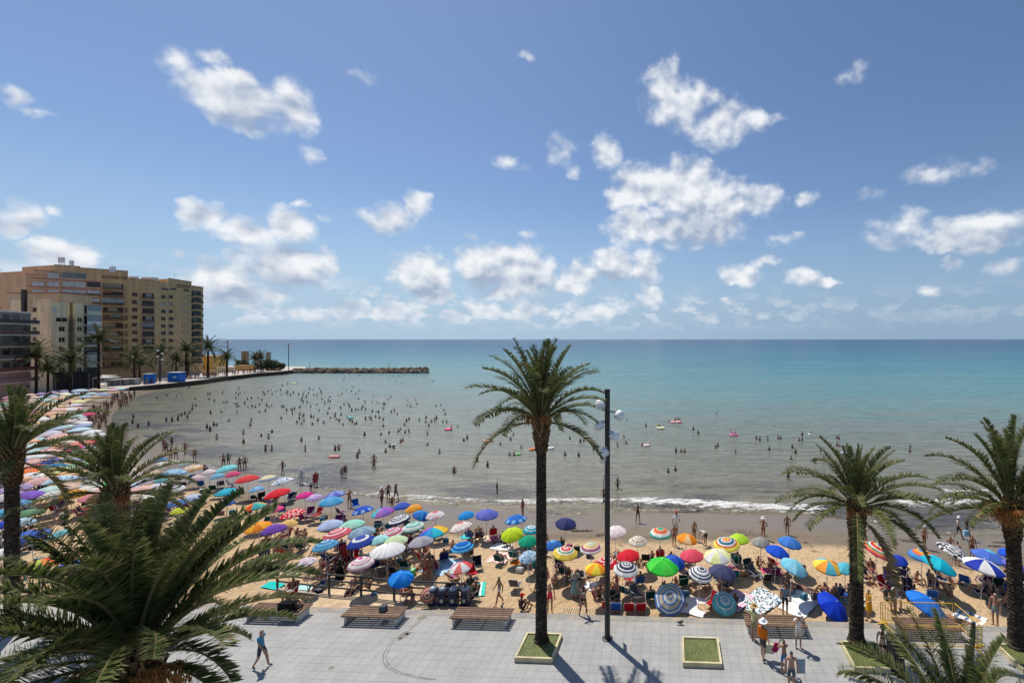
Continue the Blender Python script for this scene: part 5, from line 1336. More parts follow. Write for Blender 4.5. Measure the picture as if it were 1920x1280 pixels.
# ---- people one can describe on the promenade and on the near sand: foot px, foot py, height, ...
HERO = [
 (490,1251,1.72,.9,'walk','shirt',C(60,130,165),C(30,44,72),0,0,None,None,'person in blue shirt and dark shorts walking on the paving below the big palm frond'),
 (1497,1214,1.66,.25,'face','tank',C(225,222,220),C(205,196,180),0,1,(C(238,236,232),.19),None,'woman in white clothes and white sun hat at the right end of the dark bench'),
 (1413,1201,1.74,2.4,'stand','shirt',C(205,200,150),C(150,130,100),0,0,(C(190,160,105),.19),None,'man in pale yellow shirt and straw hat standing by the dark bench'),
 (1430,1236,1.78,2.6,'carry','shirt',C(205,110,35),C(48,48,60),2,0,(C(240,240,240),.19),None,'man with orange towel on his shoulders, white hat and dark shorts'),
 (1470,1262,1.5,3.6,'face','trunks',C(0,0,0),C(30,110,160),1,0,None,None,'bare-backed boy with blue towel in the crowd at the bottom right'),
 (1484,1296,1.72,3.3,'stand','trunks',C(0,0,0),C(60,70,80),0,1,None,None,'bare-shouldered man cut by the bottom edge of the view, carrying a folded chair'),
 (1655,1245,1.68,2.8,'stand','bikini',C(40,30,30),C(40,30,30),2,0,(C(30,30,32),.12),None,'person in dark cap half hidden behind the black litter bin'),
 (1472,1153,1.74,2.9,'stand','shirt',C(95,130,150),C(20,20,24),0,0,None,None,'man in grey blue shirt and black trousers standing beside the white towel'),
 (1031,1148,1.66,.05,'stand','swimsuit',C(225,50,80),C(225,50,80),2,1,None,None,'woman in bright pink swimsuit just right of the tall palm trunk'),
 (1079,1120,1.66,.1,'face','dress',C(120,150,150),C(120,150,150),0,2,None,(C(120,150,150),.72,.27),'woman in long grey green dress on the sand, hands at her face'),
 (1094,1152,1.60,3.2,'armsup','bikini',C(225,225,220),C(20,20,20),1,0,None,None,'woman in white bikini top and black bottom at the end of the light boardwalk'),
 (936,1133,1.62,-1.3,'walk','bikini',C(228,224,220),C(228,224,220),1,1,None,None,'slim woman in white bikini walking left on the sand above the plank bench'),
 (797,1091,1.70,-.6,'stand','bikini',C(160,50,45),C(150,40,40),1,1,None,None,'woman in red swimwear, left one of the pair behind the recycling bins'),
 (806,1089,1.66,2.5,'stand','bikini',C(60,60,65),C(70,70,76),1,0,None,None,'woman in grey swimwear, right one of the pair behind the recycling bins'),
 (646,1063,1.70,2.9,'stand','cover',C(150,25,35),C(150,25,35),0,0,(C(225,220,215),.11),None,'person in long red top and white cap left of the white umbrella'),
 (637,1095,1.68,.4,'stand','cover',C(20,22,26),C(20,22,26),0,0,None,(C(22,24,28),.75,.27),'person in long black clothes standing behind the ramp railing'),
 (1629,1161,1.66,-1.1,'carry','dress',C(220,160,40),C(220,160,40),2,0,None,(C(222,165,45),.5,.2),'woman in yellow dress at the corner of the yellow barriers'),
 (1866,1173,1.76,-.5,'stand','trunks',C(0,0,0),C(120,130,130),0,3,None,None,'big-bellied man in grey trunks standing near the right edge palm trunk'),
 (655,950,1.66,.3,'face','bikini',C(190,150,110),C(170,120,90),0,1,None,None,'woman in pale bikini standing by a folding chair at the wet sand'),
 (716,948,1.76,-.6,'carry','trunks',C(0,0,0),C(24,24,30),1,0,(C(235,235,235),.11),None,'man in white cap and black trunks, leftmost of the three at the foam line'),
 (728,938,1.68,.5,'stand','trunks',C(0,0,0),C(60,30,30),3,0,None,None,'dark tanned man, middle of the three at the foam line'),
 (742,938,1.74,.9,'walk','bikini',C(30,30,36),C(30,30,36),3,0,None,None,'person in black swimwear, rightmost of the three at the foam line'),
 (735,955,1.3,.1,'stand','swimsuit',C(110,40,40),C(40,40,40),3,0,None,None,'child with long dark hair below the three at the foam line'),
 (980,967,1.62,-1.1,'stand','swimsuit',C(150,40,50),C(130,40,50),1,0,None,None,'woman in dark red swimsuit on wet sand left of the tall palm trunk'),
 (1196,979,1.62,3.1,'akimbo','swimsuit',C(95,45,40),C(95,45,40),1,0,None,None,'woman with hands on hips on the wet sand right of the lamp pole'),
 (1268,1002,1.78,2.9,'walk','shirt',C(232,232,236),C(205,205,210),0,0,(C(200,90,60),.11),None,'man in white shirt and red cap behind the orange and teal umbrella'),
 (1264,1023,1.6,.5,'stand','bikini',C(120,60,60),C(120,50,50),1,0,None,None,'woman in dark bikini just below the man in white shirt'),
 (1322,1022,1.72,-.9,'bend','shirt',C(232,226,214),C(30,28,30),0,3,None,None,'person in white top bending forward at the edge of the wet sand'),
 (1302,1013,1.55,.6,'stand','bikini',C(60,60,70),C(60,60,70),1,0,None,None,'person with blue cap facing the bending one in white'),
 (1431,1010,1.66,-.7,'akimbo','swimsuit',C(130,50,50),C(130,50,50),1,1,(C(240,238,232),.17),None,'woman with white sun hat and hand on hip near the dark seaweed patch'),
 (1476,1002,1.60,.1,'stand','bikini',C(80,35,35),C(80,35,35),3,0,None,None,'dark tanned woman standing left of the shorter palm crown on wet sand'),
 (1620,1018,1.64,.2,'akimbo','bikini',C(110,90,70),C(190,110,70),0,1,(C(235,228,215),.20),None,'woman with wide white sun hat just right of the shorter palm trunk'),
 (1733,1028,1.70,.9,'stand','bikini',C(150,110,80),C(110,50,35),0,1,(C(240,236,230),.12),None,'woman with white cap behind the orange and blue ringed umbrella'),
 (1797,1008,1.66,1.1,'walk','shirt',C(215,200,185),C(34,30,34),1,0,(C(245,240,235),.13),None,'woman with white hat and dark skirt walking along the wet sand'),
 (1813,1012,1.74,1.1,'walk','shirt',C(36,36,44),C(20,20,24),1,0,None,None,'man in dark clothes beside the woman with the white hat'),
 (1838,977,1.70,-1.1,'walk','trunks',C(0,0,0),C(120,50,70),1,0,None,None,'lone man walking left through the shallow wash at the right'),
 (1782,1046,1.62,.4,'stand','bikini',C(150,80,110),C(60,60,90),0,1,None,None,'person with pink hat behind the white striped tilted umbrella'),
 (1823,1046,1.66,.6,'stand','bikini',C(60,50,60),C(60,40,40),1,0,None,None,'person standing right of the white striped tilted umbrella'),
 (1795,1060,1.70,2.6,'stand','trunks',C(0,0,0),C(40,40,60),1,0,None,None,'man half hidden between the white striped and the blue white umbrellas'),
 (330,861,1.72,2.7,'akimbo','trunks',C(0,0,0),C(80,50,50),0,0,None,None,'man with hand on hip on the wet sand left of the lone walker'),
 (320,863,1.70,.4,'stand','swimsuit',C(50,30,30),C(50,30,30),3,0,None,None,'dark figure at the left of the hand-on-hip man on the wet sand'),
 (347,851,1.66,-.6,'walk','bikini',C(50,50,60),C(50,40,50),1,0,None,None,'woman walking in the shallows above the hand-on-hip man'),
 (365,864,1.64,-.3,'stand','bikini',C(40,36,40),C(30,26,30),1,0,None,None,'lone woman standing on wet sand between the palm tip and the water'),
 (312,850,1.68,.3,'stand','trunks',C(0,0,0),C(40,40,60),3,0,None,None,'front figure of the group beside the upright palm fronds'),
 (322,838,1.7,.9,'stand','trunks',C(0,0,0),C(60,40,40),1,0,None,None,'rear figure of the group beside the upright palm fronds'),
 (307,843,1.66,-.9,'stand','bikini',C(60,30,40),C(60,30,40),1,0,None,None,'left figure of the group beside the upright palm fronds'),
 (419,875,1.72,2.5,'akimbo','trunks',C(0,0,0),C(20,24,40),0,0,None,None,'man in black trunks behind the pale aqua umbrella'),
 (428,872,1.66,-.3,'stand','shirt',C(80,130,115),C(40,60,60),1,0,None,None,'person in green top beside the man in black trunks'),
 (449,882,1.68,3.1,'stand','bikini',C(30,26,36),C(30,26,36),1,0,None,None,'woman in black bikini, left of the pair above the red umbrella'),
 (459,880,1.74,3.0,'stand','trunks',C(0,0,0),C(80,40,50),2,3,None,None,'man, right of the pair above the red umbrella'),
 (530,889,1.68,-1.0,'walk','swimsuit',C(90,40,40),C(90,40,40),1,0,None,None,'woman paddling alone in the shallows above the cream umbrella'),
 (565,908,1.66,.4,'stand','cover',C(190,192,196),C(190,190,190),0,3,(C(230,230,228),.15),None,'person in pale grey cover-up at the edge of the wet sand'),
 (592,911,1.66,-.3,'stand','trunks',C(0,0,0),C(100,30,50),1,0,None,None,'person carrying a dark red bodyboard at the edge of the wet sand'),
 (583,921,1.30,.9,'bend','shirt',C(28,40,72),C(28,40,72),1,0,None,None,'child in navy clothes bending beside the bodyboard carrier'),
 (641,897,1.35,.5,'stand','bikini',C(150,60,55),C(150,60,55),1,0,None,None,'child paddling beside an adult straight above the lilac umbrella'),
 (647,896,1.64,-.4,'stand','swimsuit',C(120,50,50),C(120,50,50),1,0,None,None,'adult paddling beside a child straight above the lilac umbrella'),
 (701,883,1.64,.2,'akimbo','bikini',C(150,50,50),C(120,40,40),1,0,None,None,'woman with arms spread ankle deep, lower of a pair'),
 (932,927,1.35,-1.2,'stand','swimsuit',C(60,36,36),C(60,36,36),1,0,None,None,'child in dark swimsuit standing ankle deep left of the tall palm trunk'),
 (1132,942,1.5,-.8,'walk','trunks',C(0,0,0),C(60,30,30),3,0,None,None,'figure at the foam line just left of the lamp pole'),
 (1158,921,1.5,-.6,'walk','trunks',C(0,0,0),C(36,30,30),3,0,None,None,'figure in the shallows at the beach goal right of the lamp pole'),
 (1478,906,1.66,.2,'face','trunks',C(0,0,0),C(26,30,60),1,0,None,None,'man standing knee deep left of the shorter palm crown'),
 (91,1025,1.74,.2,'armsup','trunks',C(0,0,0),C(20,22,28),0,0,None,None,'man in black trunks with raised arms beside the pale aqua umbrella at the left'),
 (186,810,1.66,.4,'stand','swimsuit',C(40,30,30),C(40,30,30),3,0,None,None,'dark figure alone on the dry sand left of the water tongue'),
]
PEOPLE_REST = []
for (px, py, h, off, kind, outfit, top, bot, sk, hr, hat, skirt, lab) in HERO:
    p = G(px, py)
    if p.z < SEA - .0 and False: pass
    person(p.x, p.y, p.z, face_cam(p, off), lab, kind, outfit, top, bot, sk, hr, h, hat, skirt, True, longhair=outfit in ('bikini', 'swimsuit', 'dress'))
n_people = len(HERO)
# things they carry
g = G(1441, 1236); bag = MB(); bag.box((0, 0, .2), (.42, .14, .38), C(205, 200, 170)); bag.tube([(-.12, 0, .38), (-.08, 0, .6), (.08, 0, .6), (.12, 0, .38)], .012, 5, C(180, 170, 140))
tag(bag.build('tote_bag', MAT['cloth'], None, loc=(g.x, g.y, .32)), 'cream tote bag carried by the man with the orange towel', 'bag')
g = G(1454, 1237); bag = MB(); bag.box((0, 0, .15), (.26, .1, .34), C(170, 45, 90), M=Matrix.Rotation(.5, 3, 'Y')); bag.box((0.05, 0.0, .33), (.12, .06, .08), C(150, 40, 80))
tag(bag.build('beach_towel', MAT['cloth'], None, loc=(g.x, g.y, .42)), 'magenta towel dangling beside the cream tote bag', 'towel')
g = G(1430, 1236); bag = MB(); 
vs = []; n = 12
for i in range(n + 1):
    for j in range(4):
        a = -1.35 + 2.7 * i / n + pi / 2; r = .23 + .015 * sin(i * 2.2); zz = 1.50 - j * .14 - .05 * cos(i * 1.1) * (j > 0) - .10 * abs(i / n - .5) * 2
        vs.append((r * cos(a) * (1.05), r * sin(a) * .8, zz * 1.04))
fs = [(i * 4 + j, (i + 1) * 4 + j, (i + 1) * 4 + j + 1, i * 4 + j + 1) for i in range(n) for j in range(3)]
bag.add(vs, fs, C(214, 112, 30)); tw_ = tag(bag.build('beach_towel', MAT['cloth'], None, loc=(g.x, g.y, 0)), 'orange towel draped over the shoulders of the man in white hat', 'towel'); tw_.rotation_euler = (0, 0, face_cam(g, 2.6))
g = G(592, 911); mb = MB(); mb.prism([(-.25, -.03), (.25, -.03), (.25, .03), (-.25, .03)], .45, 1.35, C(140, 20, 50)); tag(mb.build('bodyboard', MAT['plastic'], None, loc=(g.x + .12, g.y - .22, g.z)), 'dark red bodyboard carried at the edge of the wet sand', 'bodyboard')
g = G(1813, 1012); mb = MB(); mb.box((0, 0, .2), (.34, .2, .42), C(150, 190, 215)); mb.tube([(-.12, 0, .4), (0, 0, .6), (.12, 0, .4)], .015, 5, C(120, 150, 170)); tag(mb.build('beach_bag', MAT['cloth'], None, loc=(g.x - .25, g.y - .25, g.z + .45)), 'pale blue beach bag carried by the man in dark clothes', 'bag')
g = G(1484, 1290); mb = MB(); 
for s in (-.18, .18): mb.tube([(s, 0, 0), (s, 0, .9)], .012, 5, (.6, .6, .6))
for zz in (.05, .45, .85): mb.tube([(-.18, 0, zz), (.18, 0, zz)], .012, 5, (.6, .6, .6))
mb.box((0, .01, .5), (.34, .02, .6), (.2, .3, .4)); tag(mb.build('folded_chair', MAT['metal'], None, loc=(g.x + .42, g.y + .1, .35)), 'folded beach chair carried at the bottom edge of the view', 'folding chair')
# bench sitter, sand edge sitter
person(-18.55, 23.1, -.03, 0 + pi, 'person in dark clothes sitting on the leftmost slatted bench facing the sea', 'bench', 'tank', C(60, 45, 40), C(24, 22, 24), 1, 0, 1.7, None, None, True)
g = G(979, 1144); person(g.x, g.y, -.32, 2.6, 'person with red cap sitting at the promenade edge left of the tall palm', 'ground', 'shirt', C(36, 24, 24), C(30, 22, 22), 1, 0, 1.7, (C(190, 50, 40), .11), None, True)
n_people += 2
# straw parasol lying against the railing
g = G(801, 1143)
mb = MB(); prof = [(0.0, .20, C(120, 80, 76)), (.08, .18, C(205, 160, 140)), (.16, .15, C(130, 96, 92)), (.24, .11, C(206, 150, 130)), (.33, .06, C(150, 90, 78)), (.42, .0, C(190, 120, 100)), (.41, -.02, C(90, 50, 40))]
mb.lathe(prof, 20); t = thing('straw_parasol', 'small round reddish straw parasol leaning on the railing beside the bins', 'parasol', (g.x, g.y + .1, .45), 0); cn = mb.build('canopy', MAT['cloth'], t); t.rotation_euler = (R(62), 0, .1)
MB().tube([(0, 0, .32), (0, 0, -.75)], .014, 5, (.3, .22, .15)).build('handle', MAT['wood'], t)
# beach goal in the shallows
g = G(1146, 921); t = thing('beach_goal', 'small dark framed goal with net standing in the shallows behind the lamp pole', 'goal', (g.x, g.y, SEA - .3)); 
mb = MB(); mb.tube([(-.85, 0, 0), (-.75, 0, 1.75), (.75, 0, 1.75), (.75, -.1, 0)], .04, 6, (.03, .03, .03)); mb.tube([(.1, -.7, .3), (.9, -.1, .3)], .035, 5, (.03, .03, .03)); mb.build('frame', MAT['metal'], t)
mb = MB()
for i in range(15): mb.tube([(-.75 + i * .107, .02, .3), (-.75 + i * .107, .02, 1.72)], .006, 3, (.4, .4, .4), cap=False)
for i in range(13): mb.tube([(-.75, .02, .35 + i * .11), (.75, .02, .35 + i * .11)], .006, 3, (.4, .4, .4), cap=False)
mb.build('net', MAT['cloth'], t)

# ------------------------------------------------------------------ umbrellas
def canopy_mb(style, r=1.0, n=8, rise=.36, seed=0):
    rnd = random.Random(seed); mb = MB(); sub = 4; rings = 10
    N = n * sub; vs = [(0, 0, rise)]
    for j in range(1, rings + 1):
        t = j / rings
        for k in range(N):
            a = 2 * pi * k / N; q = (k % sub) / sub; sc = 1 - .055 * sin(pi * q) * t           # straight-ish edge between rib tips
            z = rise * (1 - t ** 1.9) - .030 * sin(pi * q) * t
            vs.append((r * t * sc * cos(a), r * t * sc * sin(a), z))
    for k in range(N):   # valance
        a = 2 * pi * k / N; q = (k % sub) / sub; sc = 1 - .055 * sin(pi * q); p = (k // sub) 
        vs.append((r * 1.004 * sc * cos(a), r * 1.004 * sc * sin(a), -.07 - .02 * sin(pi * q) - .030 * sin(pi * q)))
    def colr(k, j):
        p = k // sub; kind = style[0]; t = (j - .5) / rings
        if kind == 'solid': return style[1]
        if kind == 'panels': return style[1][p % len(style[1])]
        if kind == 'rings': c = style[1]; return c[min(int(t * len(c)), len(c) - 1)]
        if kind == 'top': return style[1] if t < .34 else style[2]
        if kind == 'rim': return style[1] if t < .78 else style[2]
        if kind == 'dots': return style[2] if rnd.random() < .30 else (style[3] if len(style) > 3 and t < .3 else style[1])
        if kind == 'half': return style[1] if (p < n // 2) else style[2]
        if kind == 'tips': return style[2] if (t > .72 and (k % sub) in (1, 2)) else style[1]
        if kind == 'stripe': return style[2] if int((vs[1 + (j - 1) * N + k][1] + 2) / .105) % 2 else style[1]
        return style[1]
    fs = []; cs = []
    for k in range(N):
        k2 = (k + 1) % N; fs.append((0, 1 + k, 1 + k2)); cs.append(colr(k, 1))
    for j in range(1, rings + 1):
        for k in range(N):
            k2 = (k + 1) % N; a = 1 + (j - 1) * N
            fs.append((a + k, a + N + k, a + N + k2, a + k2)); cs.append(colr(k, min(j + 1, rings)))
    mb.add(vs, fs, cs)
    return mb
UW = (.80, .80, .78); NVY = C(44, 50, 92); RBL = C(30, 78, 190); SKY = C(100, 176, 220); AQ = C(120, 208, 212); TQ = C(40, 176, 200); PNK = C(226, 80, 140); RED = C(216, 32, 50); ORG = C(240, 140, 40); YEL = C(238, 214, 90); LIM = C(196, 222, 40); GRN = C(60, 200, 60); TEAL = C(20, 160, 120)
LIL = C(190, 160, 210); PUR = C(112, 70, 170); PER = C(104, 112, 200); GRY = C(160, 158, 176); MINT = C(170, 224, 206); BEI = C(206, 186, 156); CRM = C(232, 226, 208); LBL = C(150, 186, 224); LAV = C(170, 180, 226); SLT = C(66, 68, 104)
ST = dict(white=('solid', UW), rings=('rings',))
def rg(*c): return ('rings', list(c))
# x, y of the canopy middle, width px, text, style, tilt (deg, towards image right +/ left -), tilt toward viewer, n, r override
U = [
 (424,879,35,'pale aqua',('solid',AQ)),(437,889,24,'pink',('solid',C(224,90,130))),(464,898,37,'plain red',('solid',C(220,60,62))),(503,897,30,'cream topped grey rimmed',('rim',C(236,222,180),C(150,170,190))),
 (530,902,36,'white and blue floral',('dots',UW,C(90,140,200))),(426,923,39,'turquoise blue',('solid',TQ)),(482,918,20,'small light blue',('panels',[SKY,LBL])),(520,925,43,'red with pink streaks',('panels',[RED,RED,C(230,110,120)])),
 (571,929,30,'magenta',('solid',C(222,50,140))),(590,933,28,'lilac patterned',('dots',LIL,C(230,210,240))),(628,928,36,'periwinkle and silver',('panels',[PER,C(140,160,214)])),(621,940,42,'sky blue',('panels',[SKY,C(70,160,206)])),
 (478,950,36,'teal and orange panelled',('panels',[C(60,180,180),C(90,190,180),C(240,170,80),C(226,90,50)])),(513,956,35,'hot pink',('solid',PNK)),(549,963,42,'red with white floral patches',('dots',RED,C(240,200,200))),
 (484,988,43,'orange and yellow panelled',('panels',[ORG,C(246,176,50)])),(514,992,42,'purple',('solid',PUR)),(541,982,30,'peach yellow',('solid',C(240,196,120))),
 (680,957,39,'royal blue with white edge marks',('tips',RBL,LBL)),(718,960,40,'purple to aqua rainbow',('panels',[C(170,90,190),C(120,110,200),C(60,150,210),C(80,200,210),C(190,120,200),C(150,110,210)])),
 (754,949,31,'cobalt blue',('solid',C(60,90,190))),(776,953,31,'orange',('solid',C(240,166,60))),(791,966,34,'blue and cyan slanted',('panels',[C(40,150,210),C(50,100,200)]),24),(816,966,35,'white red-centred spotted far',('dots',UW,C(220,160,160),RED)),
 (748,975,41,'navy and white ringed',rg(UW,NVY,UW,NVY,UW,NVY,UW,NVY)),(775,987,40,'mint and white ringed',rg(MINT,C(90,180,170),UW,MINT,C(80,170,170),UW,MINT)),
 (735,999,42,'pink white ringed blue-centred',rg(C(120,150,210),UW,C(214,100,130),UW,C(206,120,150),UW,C(206,100,130),UW)),(619,984,44,'pale lavender blue',('solid',C(176,190,224))),(660,984,46,'mint green',('panels',[C(150,216,196),C(170,224,206)])),
 (632,1001,50,'rose red and white ringed',rg(UW,C(220,100,110),UW,C(210,80,96),UW,C(214,90,100),C(224,110,120))),(678,998,48,'silvery blue grey',('panels',[C(130,160,184),C(156,180,196)])),(677,1015,50,'blue with white band',rg(C(50,80,170),C(50,80,170),C(50,80,170),UW,UW,C(44,70,160),C(44,70,160),C(44,70,160))),
 (610,1022,44,'steel blue ringed',rg(C(60,140,190),UW,C(60,140,190),C(120,180,210),C(60,140,190),C(100,170,206))),(727,1031,63,'large plain white',('solid',(.86,.86,.84)),0,0,16),(742,1014,44,'pale green',('solid',C(206,226,180))),
 (711,1012,24,'small aqua white',('solid',C(170,226,222))),(789,1016,47,'dusty grey',('panels',[C(164,160,168),C(176,172,180)])),(812,998,55,'big rainbow panelled',('panels',[C(230,100,170),C(60,100,200),C(50,150,210),C(40,190,210),C(240,200,60),C(240,150,50),C(220,60,50),C(200,80,140)])),
 (677,1056,48,'pink striped magenta-centred',rg(C(230,70,150),C(230,70,150),UW,C(222,150,170),UW,C(216,130,150),UW,C(190,150,160))),(752,1084,46,'bright azure',('panels',[C(10,120,220),C(40,150,235)]),14,12),(573,1055,38,'pink zigzag white',('dots',UW,C(210,140,180))),
 (864,988,43,'white red-centred dotted near',('dots',UW,C(216,170,160),RED)),(874,966,31,'cerulean',('solid',C(40,150,220))),(913,964,44,'broad periwinkle',('solid',PER)),(967,974,42,'blue with pale spotted edge',('tips',C(30,110,200),C(140,190,230))),
 (960,1001,43,'lime yellow',('solid',LIM),0,16),(990,1014,39,'emerald green',('solid',TEAL)),(867,1025,42,'two-tone blue ringed',rg(C(90,190,230),C(20,100,190),C(20,100,190),C(20,100,190),C(110,200,230),C(20,110,200),C(90,190,230))),
 (991,1043,38,'blue white leaf print',('dots',C(196,220,232),C(70,130,180)),0,10),(996,993,26,'cyan ringed half hidden',rg(UW,TQ,UW,TQ,UW,TQ)),(864,1064,44,'red white pink panelled',('panels',[C(200,40,80),UW,C(226,120,110),UW,C(230,90,90),C(206,60,90)])),
 (1037,1022,36,'blue topped light',('top',C(110,180,230),C(50,110,190))),(1061,981,42,'dark navy',('panels',[C(48,54,104),C(60,66,120)]),10,6),(1060,1036,50,'yellow red white ringed',rg(C(226,60,60),UW,C(226,80,70),UW,C(80,150,90),UW,C(236,206,80),C(238,214,90))),
 (1108,1027,43,'pale multicolour ringed',rg(C(230,210,120),UW,C(90,170,130),UW,C(226,190,90),UW,C(206,100,110),C(140,90,130),UW)),(1135,1056,48,'red and white ringed',rg(RED,UW,RED,UW,RED,UW,RED,RED)),(1178,1041,46,'scarlet',('solid',C(220,34,52))),
 (1118,1090,46,'yellow orange red panelled',('panels',[C(246,220,70),C(244,160,40),C(210,30,50),C(60,70,110),C(210,30,50),C(190,30,50)])),(1174,1091,51,'white and charcoal ringed',rg(C(60,64,90),UW,C(60,64,90),UW,C(60,64,90),UW,C(60,64,90),UW,UW)),
 (1154,996,44,'white with faint pink print',('dots',C(240,232,232),C(228,206,210))),(1196,1014,37,'cream finely ringed',rg(C(160,120,100),CRM,C(190,160,130),CRM,C(186,150,130),CRM,CRM)),
 (1238,999,44,'teal and orange ringed',rg(C(80,180,150),C(80,180,150),C(240,180,110),C(224,90,80),C(240,180,110),UW,C(80,180,160))),(1288,1010,42,'orange with pale panel',('panels',[C(240,150,40),C(240,150,40),C(244,206,150),C(240,140,40)])),
 (1362,1019,53,'yellow rimmed multiring',rg(C(230,60,60),C(240,226,90),C(226,80,70),UW,C(70,120,140),UW,C(220,80,70),C(240,226,90),C(240,226,90))),(1385,1010,41,'light lime green',('solid',C(180,220,60))),(1297,1041,48,'coral pink',('solid',C(226,80,100))),
 (1264,1053,45,'deep blue',('panels',[C(30,80,180),C(40,96,200)]),12,8),(1345,1042,55,'pale yellow and white',('panels',[C(240,240,170),UW])),(1314,1075,49,'navy-centred white ringed',rg(C(60,60,96),C(60,60,96),UW,C(60,66,100),UW,C(60,66,100),UW,C(60,66,100),UW),10,6),
 (1243,1085,65,'bright green',('panels',[C(50,200,60),C(80,216,70)])),(1355,1097,55,'slate purple',('panels',[SLT,C(74,76,112)]),10),(1256,1122,62,'large blue and beige ringed',rg(C(230,190,90),C(90,140,200),C(200,180,150),UW,C(90,140,206),C(206,190,160),C(210,196,170),C(100,146,206),UW,C(90,130,190)),0,40),
 (1358,1141,50,'aqua white ringed tipped',rg(UW,C(70,190,200),UW,AQ,C(60,170,190),UW,AQ,C(120,200,206)),4,28),(1458,1034,48,'vivid blue',('solid',C(26,84,206)),14),(1481,1017,47,'medium blue',('solid',C(66,126,206)),10),
 (1489,1062,55,'light powder blue',('panels',[C(120,196,220),C(140,206,226)]),18,6),(1427,1016,36,'thin greyish',('solid',C(160,160,150))),(1552,1061,57,'blue orange yellow panelled',('panels',[C(240,220,80),C(244,160,60),C(90,180,200),C(244,190,70),C(230,120,60)])),
 (1647,1032,62,'navy-centred rainbow ringed',rg(C(60,70,120),C(60,70,120),UW,C(236,200,90),C(220,70,60),UW,C(70,150,120),C(240,150,60),C(226,90,110)),20,4),(1683,1050,36,'plain blue half hidden',('solid',C(40,70,190))),
 (1729,1041,51,'sunset and blue ringed',rg(C(230,90,60),C(80,140,200),C(244,190,70),C(240,140,60),C(226,90,60),C(80,150,210),C(70,130,200))),(1760,1058,64,'bright turquoise',('panels',[C(20,180,206),C(40,196,216)]),20,4),
 (1790,1035,68,'white black striped tilted',('stripe',UW,C(60,60,70)),24,4),(1855,1043,61,'periwinkle cyan-topped',('top',C(90,190,220),C(80,116,206)),12),(1844,1061,72,'white and royal blue panelled',('panels',[UW,C(40,60,170),UW,C(40,60,170)]),10),
 (1891,1037,28,'blue at the right edge',('solid',C(30,90,210))),(1561,1140,64,'deep royal blue tipped',('panels',[C(16,60,200),C(26,74,214)]),24,22),(1737,1133,78,'azure slanted',('panels',[C(30,116,220),C(40,130,230)]),24,8),(1585,1065,18,'cyan folded sliver',('solid',C(90,190,210))),(1900,1058,26,'periwinkle at the right edge',('solid',PER)),
 (98,865,31,'ultramarine',('solid',C(50,76,180))),(64,878,32,'pink topped',('solid',C(226,90,130))),(58,885,44,'orange red',('solid',C(236,120,60))),(103,876,42,'denim blue',('solid',C(60,140,190))),(101,884,47,'pale lemon',('solid',C(240,232,150))),
 (136,888,44,'peach coloured',('solid',C(240,196,140))),(58,893,38,'bright white',('solid',UW)),(113,900,47,'icy blue',('solid',C(190,216,236))),(196,910,22,'leaf green',('solid',C(60,180,90))),(53,929,48,'violet',('solid',C(130,90,190))),(40,944,24,'azure left-hand',('solid',C(110,180,226))),
 (139,926,39,'amber',('solid',C(244,170,40))),(53,963,43,'bottle green',('solid',C(96,140,104))),(42,979,34,'blue white striped left-hand',('stripe',C(120,190,226),UW)),(58,1004,54,'mid blue left-hand',('panels',[C(70,110,190),C(50,90,180)])),(113,1003,40,'aqua left-hand',('solid',C(110,190,206)),-16),
 (5,962,22,'cyan cut by the left edge',('solid',C(90,190,226))),(3,985,26,'cobalt cut by the left edge',('solid',C(50,80,190))),(74,1059,52,'lime orange red panelled',('panels',[C(190,210,90),C(190,210,90),C(236,140,60),C(226,60,60)])),(127,1064,50,'blue under the fronds',('solid',C(60,100,180))),
 (157,1078,32,'crimson pink under the fronds',('solid',C(214,50,90))),(2,1038,24,'white cut by the left edge',('solid',UW)),(301,863,24,'blue beside the upright fronds',('solid',C(80,130,200))),(316,868,34,'creamy white',('solid',CRM)),(346,870,18,'grey mint',('solid',C(170,190,176))),
 (283,886,28,'beige beside the upright fronds',('solid',BEI)),(327,886,37,'pale blue patterned',('dots',C(120,180,216),C(190,216,230))),(278,897,20,'lavender small',('solid',C(200,196,220))),(303,900,24,'sea green',('solid',C(110,180,180))),(361,878,31,'apricot ringed',rg(CRM,C(226,180,130),CRM,C(226,170,120))),
 (392,885,20,'white pink beside the palm tip',('solid',C(236,220,220))),(370,896,22,'blush',('solid',C(226,200,196))),(325,917,35,'dark blue white ringed',rg(C(50,60,110),UW,C(50,60,110),UW)),(360,934,35,'blue white striped behind fronds',('stripe',C(90,140,200),UW)),(330,944,32,'cornflower blue behind fronds',('solid',C(80,130,200))),
 (338,958,26,'fluorescent yellow behind fronds',('solid',C(220,230,70))),(425,943,26,'blue behind the frond tips',('solid',C(60,100,190))),(408,893,18,'light blue behind the frond tips',('solid',C(120,186,216))),
 (36,747,26,'pinkish white',None),(32,757,22,'pinkish white',None),(29,763,18,'red',('solid',RED)),(28,771,16,'pale lilac',None),(80,750,26,'aqua',None),(72,763,22,'beige',None),(122,738,18,'white',None),(141,739,20,'light blue',None),(171,738,18,'mint',None),(192,739,24,'blue',None),
 (177,731,20,'tan',None),(193,731,20,'yellow',None),(210,731,18,'pink',None),(224,729,18,'aqua',None),(150,732,26,'light blue',None),(119,746,20,'peach',None),(161,744,24,'light blue',None),(121,751,18,'pink',None),(149,753,22,'yellow',None),(109,757,26,'beige',None),(140,760,24,'pale lilac',None),
 (110,769,26,'salmon',None),(96,766,18,'cream',None),(131,768,26,'white',None),(144,766,20,'pink',None),(86,777,26,'orange',None),(81,786,26,'white',None),(141,776,24,'aqua',None),(166,777,22,'hot pink far',('solid',C(232,70,120))),(144,781,26,'aqua',None),(145,787,30,'pale pink',None),
